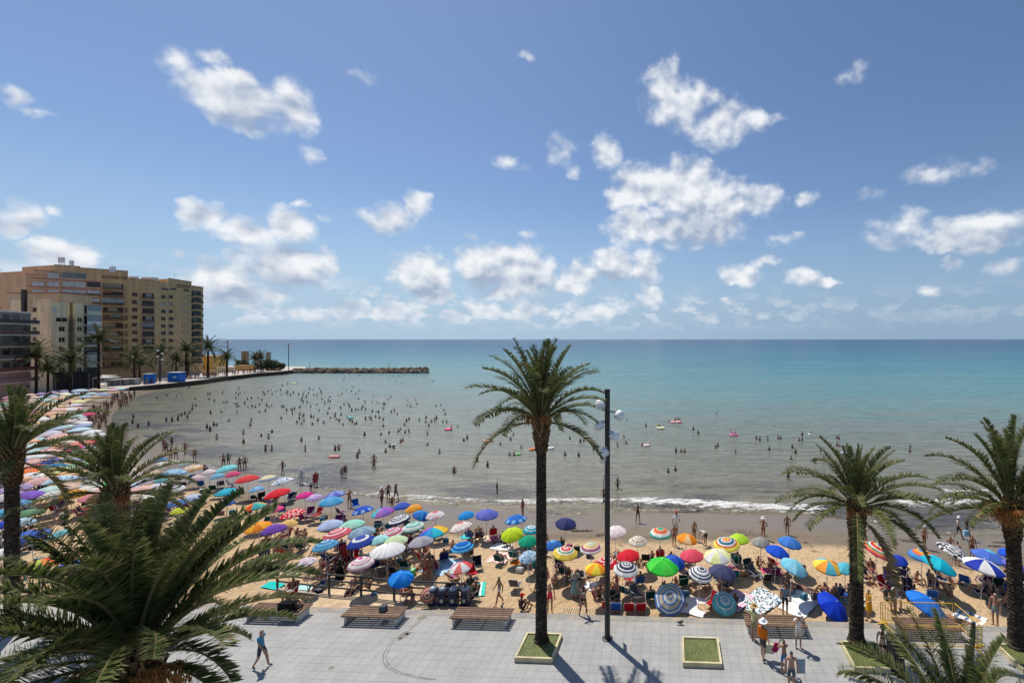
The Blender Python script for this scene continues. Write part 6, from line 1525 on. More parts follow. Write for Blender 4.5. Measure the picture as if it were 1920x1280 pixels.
 (152,794,34,'white',None),(154,799,30,'blue',None),(117,799,30,'mint',None),(104,804,32,'light blue',None),(150,806,38,'pale blue far',('solid',C(190,224,232))),(92,813,38,'pale lilac',None),(112,818,34,'salmon',None),(170,811,34,'white',None),(182,816,34,'white',None),(71,824,20,'aqua',None),
 (150,832,34,'coral',('solid',C(238,150,130))),(169,829,18,'red',('solid',C(226,70,70))),(150,840,34,'fuchsia',('solid',C(236,70,150))),(164,840,24,'light blue',None),(65,836,24,'mint',None),(80,840,20,'aqua',None),(88,848,40,'salmon',None),(91,853,30,'pinkish white',None),(40,853,22,'white',None),(140,857,30,'cream',None),(153,860,26,'light blue',None),
]
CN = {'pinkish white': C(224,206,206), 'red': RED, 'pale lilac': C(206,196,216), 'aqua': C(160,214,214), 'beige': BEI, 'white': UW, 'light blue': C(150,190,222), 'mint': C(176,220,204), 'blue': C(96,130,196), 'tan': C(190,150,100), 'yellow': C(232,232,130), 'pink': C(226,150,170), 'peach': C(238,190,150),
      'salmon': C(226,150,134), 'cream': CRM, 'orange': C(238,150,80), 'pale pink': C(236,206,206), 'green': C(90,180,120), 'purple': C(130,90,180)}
# more of the far crowd of umbrellas, only where the beach is that dense in the photograph
rnd = random.Random(21)
occ = [(u[0], u[1], u[2]) for u in U]
names = list(CN.keys())
tries = 0
while tries < 9000 and len(U) < 296:
    tries += 1
    y = rnd.uniform(729, 935); 
    xr = 235 - (y - 729) * .05 if y < 790 else (200 if y < 830 else 300)
    if y < 760: xr = 240 - (y - 729) * 1.5
    elif y < 800: xr = 190
    elif y < 850: xr = 215
    x = rnd.uniform(-25, xr)
    # the wet sand and water tongue stay free
    D = 13.1 * FPX / (y - HY); X = (x - PX) / FPX * D; d = float(sdist(np.array([X]), np.array([D]))[0])
    if d < 8.5 or X < -150: continue
    w = 1.95 * FPX / D
    if any(abs(x - a) < (w + c) * .36 and abs(y - b) < (w + c) * .10 for a, b, c in occ): continue
    occ.append((x, y, w)); U.append((x, y, w, rnd.choice(names), None))
# width in image -> radius; depth from the height of a 1.95 m umbrella above the sand
def place_u(u):
    px, py, w = u[0], u[1], u[2]
    zc = -.5 + 1.95
    for _ in range(4):
        D = (CAMZ - zc) * FPX / (py - HY); X = (px - PX) / FPX * D; zc = gz(X, D) + (1.95 if D > 24.2 else 1.2)
    if D < pedge(X) + .95:
        D = pedge(X) + .95; X = (px - PX) / FPX * D; D = pedge(X) + .95; zc = max(.25, CAMZ - (py - HY) / FPX * D)
    r = w / FPX * D / 2 * (.95 if D < 60 else .84)
    return X, D, zc, max(.55, min(1.45, r))
ORD = ['first', 'second', 'third', 'fourth', 'fifth', 'sixth', 'seventh', 'eighth', 'ninth', 'tenth', 'eleventh', 'twelfth', 'thirteenth', 'fourteenth', 'fifteenth', 'sixteenth', 'seventeenth', 'eighteenth', 'nineteenth', 'twentieth']
from collections import defaultdict
byname = defaultdict(list)
for i, u in enumerate(U): byname[u[3]].append(i)
ulabel = {}; uref = {}
for nm, ids in byname.items():
    ids.sort(key=lambda i: U[i][0])
    for k, i in enumerate(ids):
        if len(ids) == 1: ulabel[i] = f'{nm} beach umbrella'; uref[i] = f'the {nm} umbrella'
        else: ulabel[i] = f'plain {nm} umbrella in the crowded left beach, {ORD[k]} from left of that colour'; uref[i] = f'{ORD[k]} plain {nm} umbrella from left'
POLE_ME = MB().tube([(0, 0, -1.95), (0, 0, .0)], .018, 6, (.55, .55, .56)).mesh('pole', MAT['metal'])
FIN_ME = MB().lathe([(0, .09), (.018, .07), (.03, .02), (.03, -.03), (0, -.03)], 8, (.6, .6, .58)).mesh('finial', MAT['plastic'])
RIB_ME = MB()
for k in range(8):
    a = 2 * pi * k / 8; RIB_ME.tube([(0, 0, .30), (.5 * cos(a), .5 * sin(a), .215), (.97 * cos(a), .97 * sin(a), -.01)], .008, 3, (.5, .5, .5), cap=False)
RIB_ME = RIB_ME.mesh('ribs', MAT['metal'])
ULOC = []
solid_cache = {}
for i, u in enumerate(U):
    X, Y, Z, r = place_u(u); px, py, w, nm, style = u[:5]
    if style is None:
        c = lerp(CN[nm], (.78, .78, .78), .32); style = ('solid', c)  # blended towards white: backlit glare put into the canopy colour
    tx = (u[5] if len(u) > 5 else 0) ; ty = (u[6] if len(u) > 6 else 0); n = (u[7] if len(u) > 7 else 8)
    rnd = random.Random(i * 5 + 1)
    if len(u) <= 5: tx = rnd.uniform(-7, 7) - (5 if px < 900 and px > 400 else 0) + (4 if px > 1150 else 0); ty = rnd.uniform(-3, 6)
    far = Y > 60
    t = thing('beach_umbrella', ulabel[i] + ('' if len(byname[nm]) > 1 or len(ulabel[i].split()) >= 4 else ' on the sand'), 'umbrella', (X, Y, Z), 0, 'beach umbrellas')
    gx = gz(X, Y)
    # pole stays upright enough to meet the sand below the tilted canopy
    key = repr((style, n))
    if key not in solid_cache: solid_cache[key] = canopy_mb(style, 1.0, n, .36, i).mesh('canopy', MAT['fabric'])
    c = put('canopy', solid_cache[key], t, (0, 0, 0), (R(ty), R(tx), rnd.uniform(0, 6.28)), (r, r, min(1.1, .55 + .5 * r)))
    c.rotation_mode = 'QUATERNION'
    q = Quaternion((1, 0, 0), R(ty)) @ Quaternion((0, 1, 0), R(tx)) @ Quaternion((0, 0, 1), rnd.uniform(0, 6.28)); c.rotation_quaternion = q
    pl = put('pole', POLE_ME, t, (0, 0, .30), None, (1, 1, (Z + .30 - gx + .15) / 1.95)); pl.rotation_mode = 'QUATERNION'
    pl.rotation_quaternion = Quaternion((1, 0, 0), R(ty * .35)) @ Quaternion((0, 1, 0), R(tx * .35))
    if not far:
        put('finial', FIN_ME, c, (0, 0, .37)); put('ribs', RIB_ME, c, (0, 0, -.015), None, (1, 1, 1))
    ULOC.append((X, Y, gx, Z, r, i))
# ------------------------------------------------------------------ chairs, towels, bags and sitters in the shade
def chair_proto(col):
    t = thing('beach_chair', '', 'beach chair')
    fr = MB(); A = (.55, .55, .56)
    for s in (-.27, .27):
        fr.tube([(s, -.30, .0), (s, -.26, .30), (s, .20, .26), (s, .42, .78)], .013, 5, A)
        fr.tube([(s, .34, .0), (s, -.24, .50), (s, .30, .52)], .013, 5, A)
    fr.tube([(-.27, .42, .78), (.27, .42, .78)], .013, 5, A); fr.tube([(-.27, .34, .02), (.27, .34, .02)], .013, 5, A)
    fr.build('frame', MAT['metal'], t)
    MB().box((0, -.03, .285), (.52, .46, .018), col, M=Matrix.Rotation(-.06, 3, 'X')).build('seat', MAT['cloth'], t)
    MB().box((0, .32, .53), (.52, .02, .56), col, M=Matrix.Rotation(-.40, 3, 'X')).build('backrest', MAT['cloth'], t)
    return t
CHC = [('navy', C(34, 44, 92)), ('red', C(176, 28, 36)), ('dark green', C(20, 70, 60)), ('black', (.02, .02, .022)), ('blue', C(40, 90, 170)), ('striped grey', C(90, 90, 96)), ('teal', C(20, 110, 110)), ('purple', C(100, 40, 90))]
protos = {}
def chair(x, y, rz, cn, label, group='beach chairs under the umbrellas'):
    z = gz(x, y)
    if cn not in protos:
        t = chair_proto(dict(CHC)[cn]); protos[cn] = t; t.location = (x, y, z); t.rotation_euler = (0, 0, rz); tag(t, label, None, group); return t
    return dup(protos[cn], (x, y, z), rz, label, group)
def towel_mb(w, l, cols, seed=0, nz=.02):
    rnd = random.Random(seed); mb = MB(); nx, ny = (22, 32) if len(cols) > 3 else (10, 16); vs = []
    for i in range(nx + 1):
        for j in range(ny + 1):
            x = -w / 2 + w * i / nx; y = -l / 2 + l * j / ny; e = 1 + .03 * sin(j * 1.3 + seed)
            vs.append((x * e, y, .05 + nz * (sin(x * 5 + seed) + sin(y * 4.3 + seed * 2)) + rnd.uniform(-.006, .006)))
    fs = [(i * (ny + 1) + j, (i + 1) * (ny + 1) + j, (i + 1) * (ny + 1) + j + 1, i * (ny + 1) + j + 1) for i in range(nx) for j in range(ny)]
    cs = [cols[(i if len(cols) < 4 else rnd.randrange(len(cols))) % len(cols)] for i in range(nx) for j in range(ny)]
    mb.add(vs, fs, cs); return mb
TOW = [  # corners centre px, size (w, l), rotation, colours, label
 (1303,1137,1.3,1.7,.35,[UW,(.76,.76,.76)],'plain white towel right of the big blue and beige umbrella'),
 (1500,1132,1.5,2.4,.75,[UW,(.78,.77,.74)],'long cream white towel behind the man in grey blue shirt'),
 (1425,1127,1.7,2.4,.9,[UW,C(70,76,90),UW,C(90,140,150),C(200,200,200)],'large white blanket with dark leaf print right of the aqua ringed umbrella'),
 (1381,1126,1.3,1.9,.7,[C(226,170,190),C(236,196,206)],'pink towel between the aqua ringed umbrella and the leaf print blanket'),
 (828,1062,1.8,2.0,.3,[C(150,190,216),C(190,216,226),C(120,166,200),C(210,226,230)],'pale blue printed blanket left of the red white pink umbrella'),
 (893,1106,1.0,1.5,-.3,[C(70,200,180),UW,C(70,200,180)],'turquoise and white towel beside the rightmost recycling bin'),
 (938,1046,1.6,1.4,.2,[C(230,170,160),C(236,200,190),C(240,220,210)],'salmon printed blanket left of the leaf print umbrella'),
 (941,1026,1.4,1.0,.2,[UW,C(210,200,190)],'white towel under the lime yellow umbrella'),
 (903,1009,1.4,1.2,.3,[C(236,214,170),C(240,226,190)],'cream blanket beside the broad periwinkle umbrella'),(930,1010,1.3,.9,-.2,[C(226,110,160),C(236,150,180)],'pink towel left of the lime yellow umbrella'),
 (874,1007,.8,.7,.1,[C(60,190,200)],'turquoise mat under the dotted umbrella'),(970,1055,.7,.7,.5,[C(236,120,40)],'small orange towel beside the leaf print umbrella'),
 (1814,1163,1.3,1.8,.9,[UW,C(90,120,160),UW],'blue and white striped towel at the promenade edge by the right palm'),
 (1106,1100,.8,.8,.3,[UW],'white bag-like towel left of the lamp pole'),
 (541,1075,1.4,.8,.1,[C(226,206,170)],'sand coloured mat behind the ramp railing'),(512,1098,1.2,.6,.2,[C(40,190,180)],'turquoise mat under the frond tips'),(572,1102,1.1,.5,.2,[C(60,200,190),UW],'turquoise towel beside the railing under the fronds'),
 (1599,1127,1.5,.9,.4,[UW,C(200,210,90),C(90,130,170),UW],'crumpled white and lime towel left of the shorter palm trunk'),
 (1333,1106,.0,.0,0,None,None),
]
for (px, py, w, l, rz, cols, lab) in TOW:
    if not lab: continue
    p = G(px, py); o = towel_mb(w, l, cols, int(px)).build('beach_towel', MAT['cloth'], None, loc=(p.x, p.y, p.z), smooth=False); o.rotation_euler = (0, 0, -rz); tag(o, lab, 'towel')
# chairs one can point at: seen from behind in front of the ring umbrellas
for (px, py, cn, rz, lab) in ((1141,1146,'red',2.9,'red folding chair leftmost under the yellow orange red umbrella'),(1155,1148,'blue',3.1,'blue folding chair beside the lamp pole under the red umbrella group'),
    (1180,1149,'red',3.1,'red folding chair left one of the pair seen from behind'),(1201,1149,'red',3.2,'red folding chair right one of the pair seen from behind'),(1283,1095,'dark green',3.0,'dark green folding chair right of the bright green umbrella'),
    (1378,1086,'teal',3.1,'teal folding chair above the slate purple umbrella'),(1381,1064,'striped grey',.4,'grey folding chair behind the teal one'),(1212,1055,'black',3.0,'black folding chair in sun right of the scarlet umbrella'),
    (1694,1084,'navy',2.9,'navy chair with a man alone in the middle of open sand'),(1415,1085,'striped grey',.8,'low pale folding chair left of the pink table'),(1452,1064,'red',2.6,'red folding chair above the powder blue umbrella shadow'),
    (895,1069,'black',.1,'empty black reclining chair right of the red white pink umbrella'),(716,1080,'striped grey',3.0,'grey folding chair in the white umbrella shadow'),(712,990,'navy',2.8,'navy chair with a sitter right of the mint green umbrella'),
    (667,953,'blue',.2,'small light folding chair beside the woman in pale bikini'),(1660,1108,'red',.9,'pink cloth on a low chair right of the shorter palm trunk')):
    p = G(px, py); chair(p.x, p.y, face_cam(p, rz), cn, lab)
# small pink table
g = G(1437, 1084); t = thing('folding_table', 'small folding table with pink cloth left of the powder blue umbrella', 'table', g)
MB().box((0, 0, .5), (.6, .6, .03), C(214, 80, 120)).build('top', MAT['cloth'], t)
for sx in (-.25, .25):
    for sy in (-.25, .25): MB().tube([(sx, sy, 0), (-sx * .2, sy, .49)], .012, 4, (.6, .6, .6)).build('leg', MAT['metal'], t)
# red cool box and others
for (px, py, c, lab, wd) in ((762,1112,C(180,30,50),'red cool box behind the railing below the azure umbrella',.55),(757,1076,C(20,110,70),'green cool box behind the azure umbrella',.6),(771,1078,C(60,190,70),'bright green beach bag beside the green cool box',.4),(1105,1044,C(30,50,90),'blue cool box under the pale multicolour umbrella',.4)):
    p = G(px, py); mb = MB(); mb.box((0, 0, .18), (wd, .34, .34), c); mb.box((0, 0, .37), (wd + .03, .37, .05), lerp(c, (1, 1, 1), .3)); mb.tube([(-wd / 2, 0, .36), (-wd / 2, 0, .46), (wd / 2, 0, .46), (wd / 2, 0, .36)], .012, 4, lerp(c, (1, 1, 1), .5))
    tag(mb.build('cool_box', MAT['plastic'], None, loc=p), lab, 'cool box')
# seaweed patches on wet sand
for (px, py, a, b_, rz) in ((1401,1001,2.0,.5,-.35),(1709,1015,.9,.3,-.2),(1880,1017,.8,.2,0),(1868,1024,.7,.15,0),(1065,992,.7,.15,.1),(1090,996,.9,.15,0),(1140,1002,1.0,.2,.2)):
    p = G(px, py); rnd = random.Random(px); mb = MB()
    for k in range(260):
        r_ = sqrt(rnd.random()); an = rnd.uniform(0, 6.28); x, y = a * r_ * cos(an), b_ * r_ * sin(an); l = rnd.uniform(.05, .16); q = rnd.uniform(0, 3); z = rnd.uniform(.01, .05)
        mb.add([(x, y, z), (x + l * cos(q), y + l * sin(q), z + .02), (x + l * cos(q) + .03, y + l * sin(q) + .03, z)], [(0, 1, 2)], lerp((.02, .017, .012), (.06, .045, .03), rnd.random()))
    o = mb.build('seaweed', MAT['bush'], None, loc=p); o.rotation_euler = (0, 0, rz); tag(o, {1401: 'big dark seaweed clump beside the woman in the white sun hat', 1709: 'seaweed clump behind the sunset and blue ringed umbrella', 1880: 'upper thin seaweed strip near the right edge palm trunk', 1868: 'lower thin seaweed strip near the right edge palm trunk', 1065: 'thin seaweed strand below the dark navy umbrella line', 1090: 'thin seaweed strand right of the dark navy umbrella', 1140: 'thin seaweed strand left of the lamp pole'}[px], 'seaweed')
# sitters and chairs in the shade of each nearer umbrella
sh = Vector((-sd.x, -sd.y)) / sd.z
rnd = random.Random(99); CLO = [C(30, 30, 60), C(120, 30, 40), (.02, .02, .02), C(60, 120, 140), C(150, 60, 100), C(200, 200, 195), C(50, 60, 50)]
near = [u for u in ULOC if u[1] < 66]
near.sort(key=lambda u: u[1])
side_w = ['shaded left of', 'shaded right of', 'shaded behind', 'in front of']
PCOUNT = 0
for (X, Y, gx, Z, r, i) in near:
    if Y < 24.4: continue
    cx, cy = X + sh.x * 1.0, Y + sh.y * 1.0
    spots = [(-.55, .15, 0), (.6, .25, 1), (.05, .75, 2)]
    rnd.shuffle(spots); k = rnd.choice((2, 3, 3, 3)) if Y < 40 else rnd.choice((1, 2, 2))
    for (dx, dy, sw) in spots[:k]:
        x, y = X + dx * 1.15 + rnd.uniform(-.15, .15), max(pedge(X) + .7, Y + dy - .15 + rnd.uniform(-.2, .2)); z = gz(x, y)
        f = rnd.random(); ang = rnd.uniform(-.9, .9) + (pi if rnd.random() < .6 else 0)
        if f < .50 and Y < 50:
            cn = rnd.choice(CHC)[0]; chair(x, y, ang, cn, f'{cn} folding chair {side_w[sw]} {uref[i]}')
            if rnd.random() < .75 and PCOUNT < 165:
                PCOUNT += 1; oc = rnd.choice(CLO); of = rnd.choice(('trunks', 'bikini', 'shirt', 'swimsuit'))
                person(x, y, z - .03, ang, f'sitter in {cn} chair {side_w[sw]} {uref[i]}', 'sit', of, oc, rnd.choice(CLO), rnd.choice((0, 1, 1, 3)), rnd.choice((0, 0, 1, 3)), 1.68, None, None, Y < 30, group='sunbathers under umbrellas')
        elif f < .85 and PCOUNT < 165:
            PCOUNT += 1
            kd = rnd.choice(('ground', 'lie', 'ground', 'sit')) ; kd = 'ground' if kd == 'sit' else kd
            oc = rnd.choice(CLO); person(x, y, z, ang, f'sunbather {"lying" if kd == "lie" else "sitting on the sand"} {side_w[sw]} {uref[i]}', kd, rnd.choice(('trunks', 'bikini', 'swimsuit')), oc, oc, rnd.choice((0, 1, 1, 3)), rnd.choice((0, 0, 1)), 1.68, None, None, Y < 30, group='sunbathers under umbrellas')
        else:
            c = rnd.choice(CLO); mb = MB(); mb.prism([(-.2, -.13), (.2, -.13), (.2, .13), (-.2, .13)], 0, .26, c); mb.box((0, 0, .28), (.34, .18, .05), lerp(c, (1, 1, 1), .15)); mb.tube([(-.12, 0, .28), (-.08, 0, .42), (.08, 0, .42), (.12, 0, .28)], .013, 4, c)
            o = mb.build('beach_bag', MAT['cloth'], None, loc=(x, y, z)); o.rotation_euler = (0, 0, ang); tag(o, f'beach bag {side_w[sw]} {uref[i]}', 'bag')
n_people += PCOUNT
# a few sitters away from umbrellas
for (px, py, kd, of, c, sk, lab, off) in ((1568,1117,'ground','trunks',C(40,60,70),1,'broad tanned man sitting on the sand left of the shorter palm trunk',3.0),(1547,1118,'ground','swimsuit',C(40,30,40),1,'woman sitting beside the broad tanned man',2.4),(1590,1118,'ground','trunks',C(50,40,50),1,'person sitting right of the broad tanned man near the shorter palm trunk',-2.6),
    (1500,1104,'lie','swimsuit',C(90,30,40),3,'person lying on a dark red towel left of the sitting group',1.2),(1515,1108,'lie','trunks',C(60,30,40),3,'second person lying on the dark red towel',1.2),(1888,1140,'ground','trunks',C(40,40,50),0,'man sitting on the sand half hidden by the right edge palm trunk',1.2),
    (1793,1165,'lie','trunks',C(30,30,30),1,'person lying beside the blue and white striped towel',1.4),(1663,1140,'bench','tank',C(70,90,80),1,'person in green top seated behind the yellow barrier',.8),(1680,1137,'bench','tank',C(200,200,200),0,'person in white top seated behind the yellow barrier',.3),
    (1352,1118,'ground','shirt',C(120,30,40),1,'person in dark red sitting behind the aqua white ringed tipped umbrella',2.6),(1340,1080,'ground','shirt',C(150,40,50),1,'person in red top sitting right of the navy-centred white ringed umbrella',2.8),(384,882,'ground','trunks',C(30,30,40),3,'dark figure sitting at the water edge left of the pale aqua umbrella',.3),
    (1697,1082,'sit','shirt',C(24,28,50),1,'man in navy sitting alone in the open sand chair',2.9),(1240,1052,'lie','bikini',C(200,190,190),2,'person lying left of the deep blue umbrella',.4),(1020,1010,'sit','trunks',C(30,30,40),3,'dark sitter hidden behind the tall palm trunk',.3)):
    p = G(px, py); person(p.x, p.y, p.z, face_cam(p, off), lab, kd, of, c, c, sk, 0, 1.7, None, None, p.y < 30); n_people += 1

# ------------------------------------------------------------------ bathers in the water and walkers far away
def P1_(l, s, ox, oy): return [(x / s + ox, y / s + oy) for x, y in l]
SW1 = P1_([(350,365),(465,335),(580,345),(730,235),(960,315),(985,315),(1060,280),(1132,300),(1297,300),(1330,250),(1347,300),(1325,325),(1395,292),(805,375),(775,460),(815,455),(740,550),(770,500),(975,380),(1035,400),(1150,418),(1185,415),(1295,365),(1433,375),(1480,365),(1560,362),(1607,385),(1635,325),(1620,290),(1680,285),(1715,270),(1770,280),(1730,318),(1830,268),(1840,320),(1285,430),(1313,430),(1400,430),(1440,470),(1490,465),(1530,470),(1578,445),(1665,455),(1690,470),(1725,455),(1845,465),(1870,470),(1310,465),(1335,462),(605,585),(640,575),(683,560),(715,600),(460,640),(530,640),(600,625),(990,545),(1120,530),(1310,530),(1577,530),(1648,520),(1838,605),(1210,635),(1480,640),(1467,690),(1030,690),(1065,690),(948,725),(985,755),(1385,795),(1065,858),(1388,900),(1600,820),(1685,845),(1728,770),(1650,990),(1725,985),(65,600),(55,670),(120,710),(250,690)], 6.4, 240, 690)
SW2 = P1_([(805,110),(985,95),(1235,95),(1270,80),(1385,100),(1468,110),(1705,100),(790,150),(1340,152),(1428,152),(1860,155),(1892,158),(1495,185),(1748,180),(1240,215),(125,190),(237,185),(58,215),(780,235),(905,232),(565,245),(508,245),(388,255),(430,262),(125,285),(320,285),(522,280),(832,270),(890,278),(980,275),(105,300),(192,300),(373,308),(530,308),(943,310),(772,315),(160,325),(125,320),(310,320),(435,328),(475,330),(255,322),(732,328),(1148,320),(1360,345),(630,350),(347,352),(300,360),(975,372),(535,378),(1325,380),(1567,380),(1660,385),(1550,395),(285,390),(310,410),(358,420),(572,405),(610,400),(637,407),(1143,408),(1190,408),(1213,422),(1050,415),(1590,420),(1275,440),(1292,440),(1560,450),(1675,435),(1600,465),(1903,460),(570,435),(475,443),(800,435),(850,435),(865,470),(760,485),(1025,470),(1060,500),(1010,500),(970,500),(940,505),(893,515),(400,470),(270,478),(207,490),(180,510),(112,512),(163,500),(180,550),(500,512),(605,545),(623,490),(1140,525),(1185,530),(1215,540),(1270,490),(1365,530),(1403,520),(1437,560),(270,560),(318,570),(305,580),(697,555),(690,585),(765,562),(640,600),(405,590),(435,590),(235,655),(265,608),(320,640),(290,675),(420,680),(487,635),(555,660),(712,620),(742,640),(787,680),(838,600),(873,635),(900,650),(925,680),(952,670),(1060,615),(1103,600),(1127,625),(1178,590),(1228,608),(1272,630),(1272,700),(1550,645),(1580,625),(1525,690),(1475,740),(1450,765),(1535,775),(1580,770),(1340,785),(1245,800),(1047,810),(1505,870),(1480,895),(1297,890),(1350,945),(1300,1010),(1395,960),(290,880),(498,850),(335,990),(693,990),(737,985),(983,1020),(960,1070),(1160,1115),(1705,630),(1785,605),(1780,655),(1850,650),(1888,630),(1910,610),(1818,695),(1800,805),(1802,930)], 6.4, 520, 690)
SW3 = P1_([(110,135),(170,125),(207,190),(223,238),(97,310),(120,290),(57,330),(193,335),(240,335),(370,385),(625,320),(628,370),(985,355),(1048,335),(1110,358),(1040,490),(1007,545),(445,560),(485,530),(885,600),(1132,640),(995,730),(1048,730),(153,700),(605,800),(730,870),(330,930),(1760,428),(1718,530),(1843,575),(1885,560),(1660,725),(1823,735)], 6.4, 800, 740)
SW4 = P1_([(360,230),(533,285),(740,240),(960,315),(1003,352),(1167,175),(1315,360),(1340,365),(1527,400),(1557,415),(1628,408),(1723,395),(1745,395),(1687,285),(1912,412),(335,382),(277,465),(355,440),(503,460),(803,515),(850,510),(880,512),(1160,480),(1180,465),(1337,520),(1642,498),(1850,478),(1880,525),(733,695),(798,680),(1840,580),(62,490)], 4.8, 1100, 740)
SW5 = P1_([(80,375),(105,375),(105,335),(178,325),(388,355),(405,362),(390,415),(410,420),(25,435),(50,478),(255,460),(205,555),(280,540),(988,425),(985,465)], 4.364, 1480, 740)
SWIM = SW1 + SW2 + SW3 + SW4 + SW5
rnd = random.Random(31)
FARW = []
for _ in range(70):      # walkers along the far wet sand
    y = rnd.uniform(741, 800); base = 262 - (y - 741) * .95 if y < 770 else 210
    FARW.append((base - rnd.uniform(4, 44), y))
items = []
for (x, y) in SWIM:
    X, Y = at_z(x, y, SEA); d = -float(sdist(np.array([X]), np.array([Y]))[0])
    vis = 1.2 if d < 4 else (.9 if d < 12 else (.68 if d < 40 else .52)); vis *= rnd.uniform(.85, 1.12)
    items.append((vis / Y, 'sea', x, y, X, Y, vis, d))
for (x, y) in FARW:
    p = G(x, y); items.append((1.7 / p.y, 'walk', x, y, p.x, p.y, 1.7, 0))
items.sort(reverse=True)
budget = max(0, 298 - n_people)
BSK = 1
SUITS = [('trunks', C(20, 30, 60)), ('bikini', C(30, 26, 30)), ('swimsuit', C(110, 30, 40)), ('trunks', C(110, 40, 40)), ('bikini', C(120, 60, 70))]
zones = [  # landmark bands: name, test
 ('in green shallows nearest the left umbrellas', lambda x, y: x < 330),
 ('in calm water below the blue containers', lambda x, y: x < 420 and y < 765), ('in shallows right of the left palms', lambda x, y: x < 420),
 ('in the far band below the breakwater', lambda x, y: y < 722 and x < 830), ('in the bay below the breakwater lamp post', lambda x, y: x < 560 and y < 770),
 ('below the left breakwater rocks', lambda x, y: x < 640 and y < 775), ('below the right breakwater rocks', lambda x, y: x < 760 and y < 775),
 ('below the breakwater tip', lambda x, y: x < 870 and y < 775), ('in shallows above the wet sand', lambda x, y: x < 560), ('left of the pink flamingo float', lambda x, y: x < 835),
 ('left of the tall palm trunk', lambda x, y: x < 1010), ('between the tall palm trunk and the lamp pole', lambda x, y: x < 1138), ('right of the lamp pole', lambda x, y: x < 1300),
 ('left of the shorter palm crown', lambda x, y: x < 1530), ('behind the shorter palm crown', lambda x, y: x < 1700), ('in open water left of the right palm', lambda x, y: True)]
chosen = items[:budget]; rest = items[budget:]
zc = defaultdict(list)
for it in chosen:
    if it[1] == 'sea':
        for zi, (zn, f) in enumerate(zones):
            if f(it[2], it[3]): zc[zi].append(it); break
    else: zc['w%d' % (0 if it[3] < 757 else (1 if it[3] < 775 else 2))].append(it)
NUM = ORD + ['twenty-first', 'twenty-second', 'twenty-third', 'twenty-fourth', 'twenty-fifth', 'twenty-sixth', 'twenty-seventh', 'twenty-eighth', 'twenty-ninth', 'thirtieth', 'thirty-first', 'thirty-second', 'thirty-third', 'thirty-fourth', 'thirty-fifth', 'thirty-sixth', 'thirty-seventh', 'thirty-eighth', 'thirty-ninth', 'fortieth']
for zi, l in zc.items():
    l.sort(key=lambda t: t[2])
    for k, it in enumerate(l):
        _, typ, x, y, X, Y, vis, d = it; sk = rnd.choice((1, 3, 3, 0)); of, cc_ = rnd.choice(SUITS); hr = rnd.choice((0, 0, 1))
        if typ == 'sea':
            kd = rnd.choice(('stand', 'stand', 'akimbo', 'walk', 'face')); z = SEA - (1.70 - vis)
            wd = 'standing' if vis > .8 else ('waist deep' if vis > .6 else 'chest deep')
            person(X, Y, z, rnd.uniform(0, 6.28), f'dark figure {wd} {zones[zi][0]}, {NUM[k]} from left', kd, of, cc_, cc_, sk, hr, 1.7, None, None, False, group='bathers in the bay')
        else:
            person(X, Y, gz(X, Y), rnd.uniform(0, 6.28), f'walker on the far wet sand, {["farthest", "middle", "nearest"][int(zi[1])]} group, {NUM[min(k, 39)]} from left', rnd.choice(('stand', 'walk', 'walk', 'akimbo')), of, cc_, cc_, sk, hr, 1.7, None, None, False, group='walkers on the far wet sand')
# the rest of the crowd, too many to name: one object
def lowpoly(): 
    V, F, cen, wh, tp, J, hb, hv = base_body('stand', False)
    return V, F
mb = MB(); rnd = random.Random(64)
cro = [(it[4], it[5], (SEA - (1.7 - it[6])) if it[1] == 'sea' else gz(it[4], it[5])) for it in rest]
for _ in range(330):      # crowd between the far umbrellas and on the far pavements
    if rnd.random() < .62:
        y = rnd.uniform(733, 860); x = rnd.uniform(0, 200)
        D = 15 * FPX / (y - HY); X = (x - PX) / FPX * D
        if float(sdist(np.array([X]), np.array([D]))[0]) < 6 or X < -150: continue
        cro.append((X, D, gz(X, D)))
    else:
        px = rnd.uniform(150, 530); D = 145 + max(0, px - 280) * .22 + rnd.uniform(-4, 8); X = (px - PX) / FPX * D
        if float(sdist(np.array([X]), np.array([D]))[0]) < 1.5: continue
        cro.append((X, D, 0))
V, F, cen, wh, tp, J, hb, hv = base_body('stand', False)
for (X, Y, Z) in cro:
    sk = rnd.choice(SKINS[:2] + [SKINS[3]]); cl = rnd.choice(CLO); s = rnd.uniform(.85, 1.03); n = 6
    prof = [(.05, .0, sk), (.10, .45, sk), (.15, .75, cl), (.16, .95, sk), (.14, 1.1, cl), (.19, 1.38, sk), (.06, 1.46, sk), (.09, 1.52, HAIR[0]), (.10, 1.6, HAIR[0]), (.02, 1.7, HAIR[0])]
    mb.lathe([(a, b * s, c) for a, b, c in prof], n, c=(X, Y, Z))
o = mb.build('distant_crowd', MAT['skin']); tag(o, 'far crowd of small figures on the distant beach, pavement and water', 'crowd', None, 'stuff')

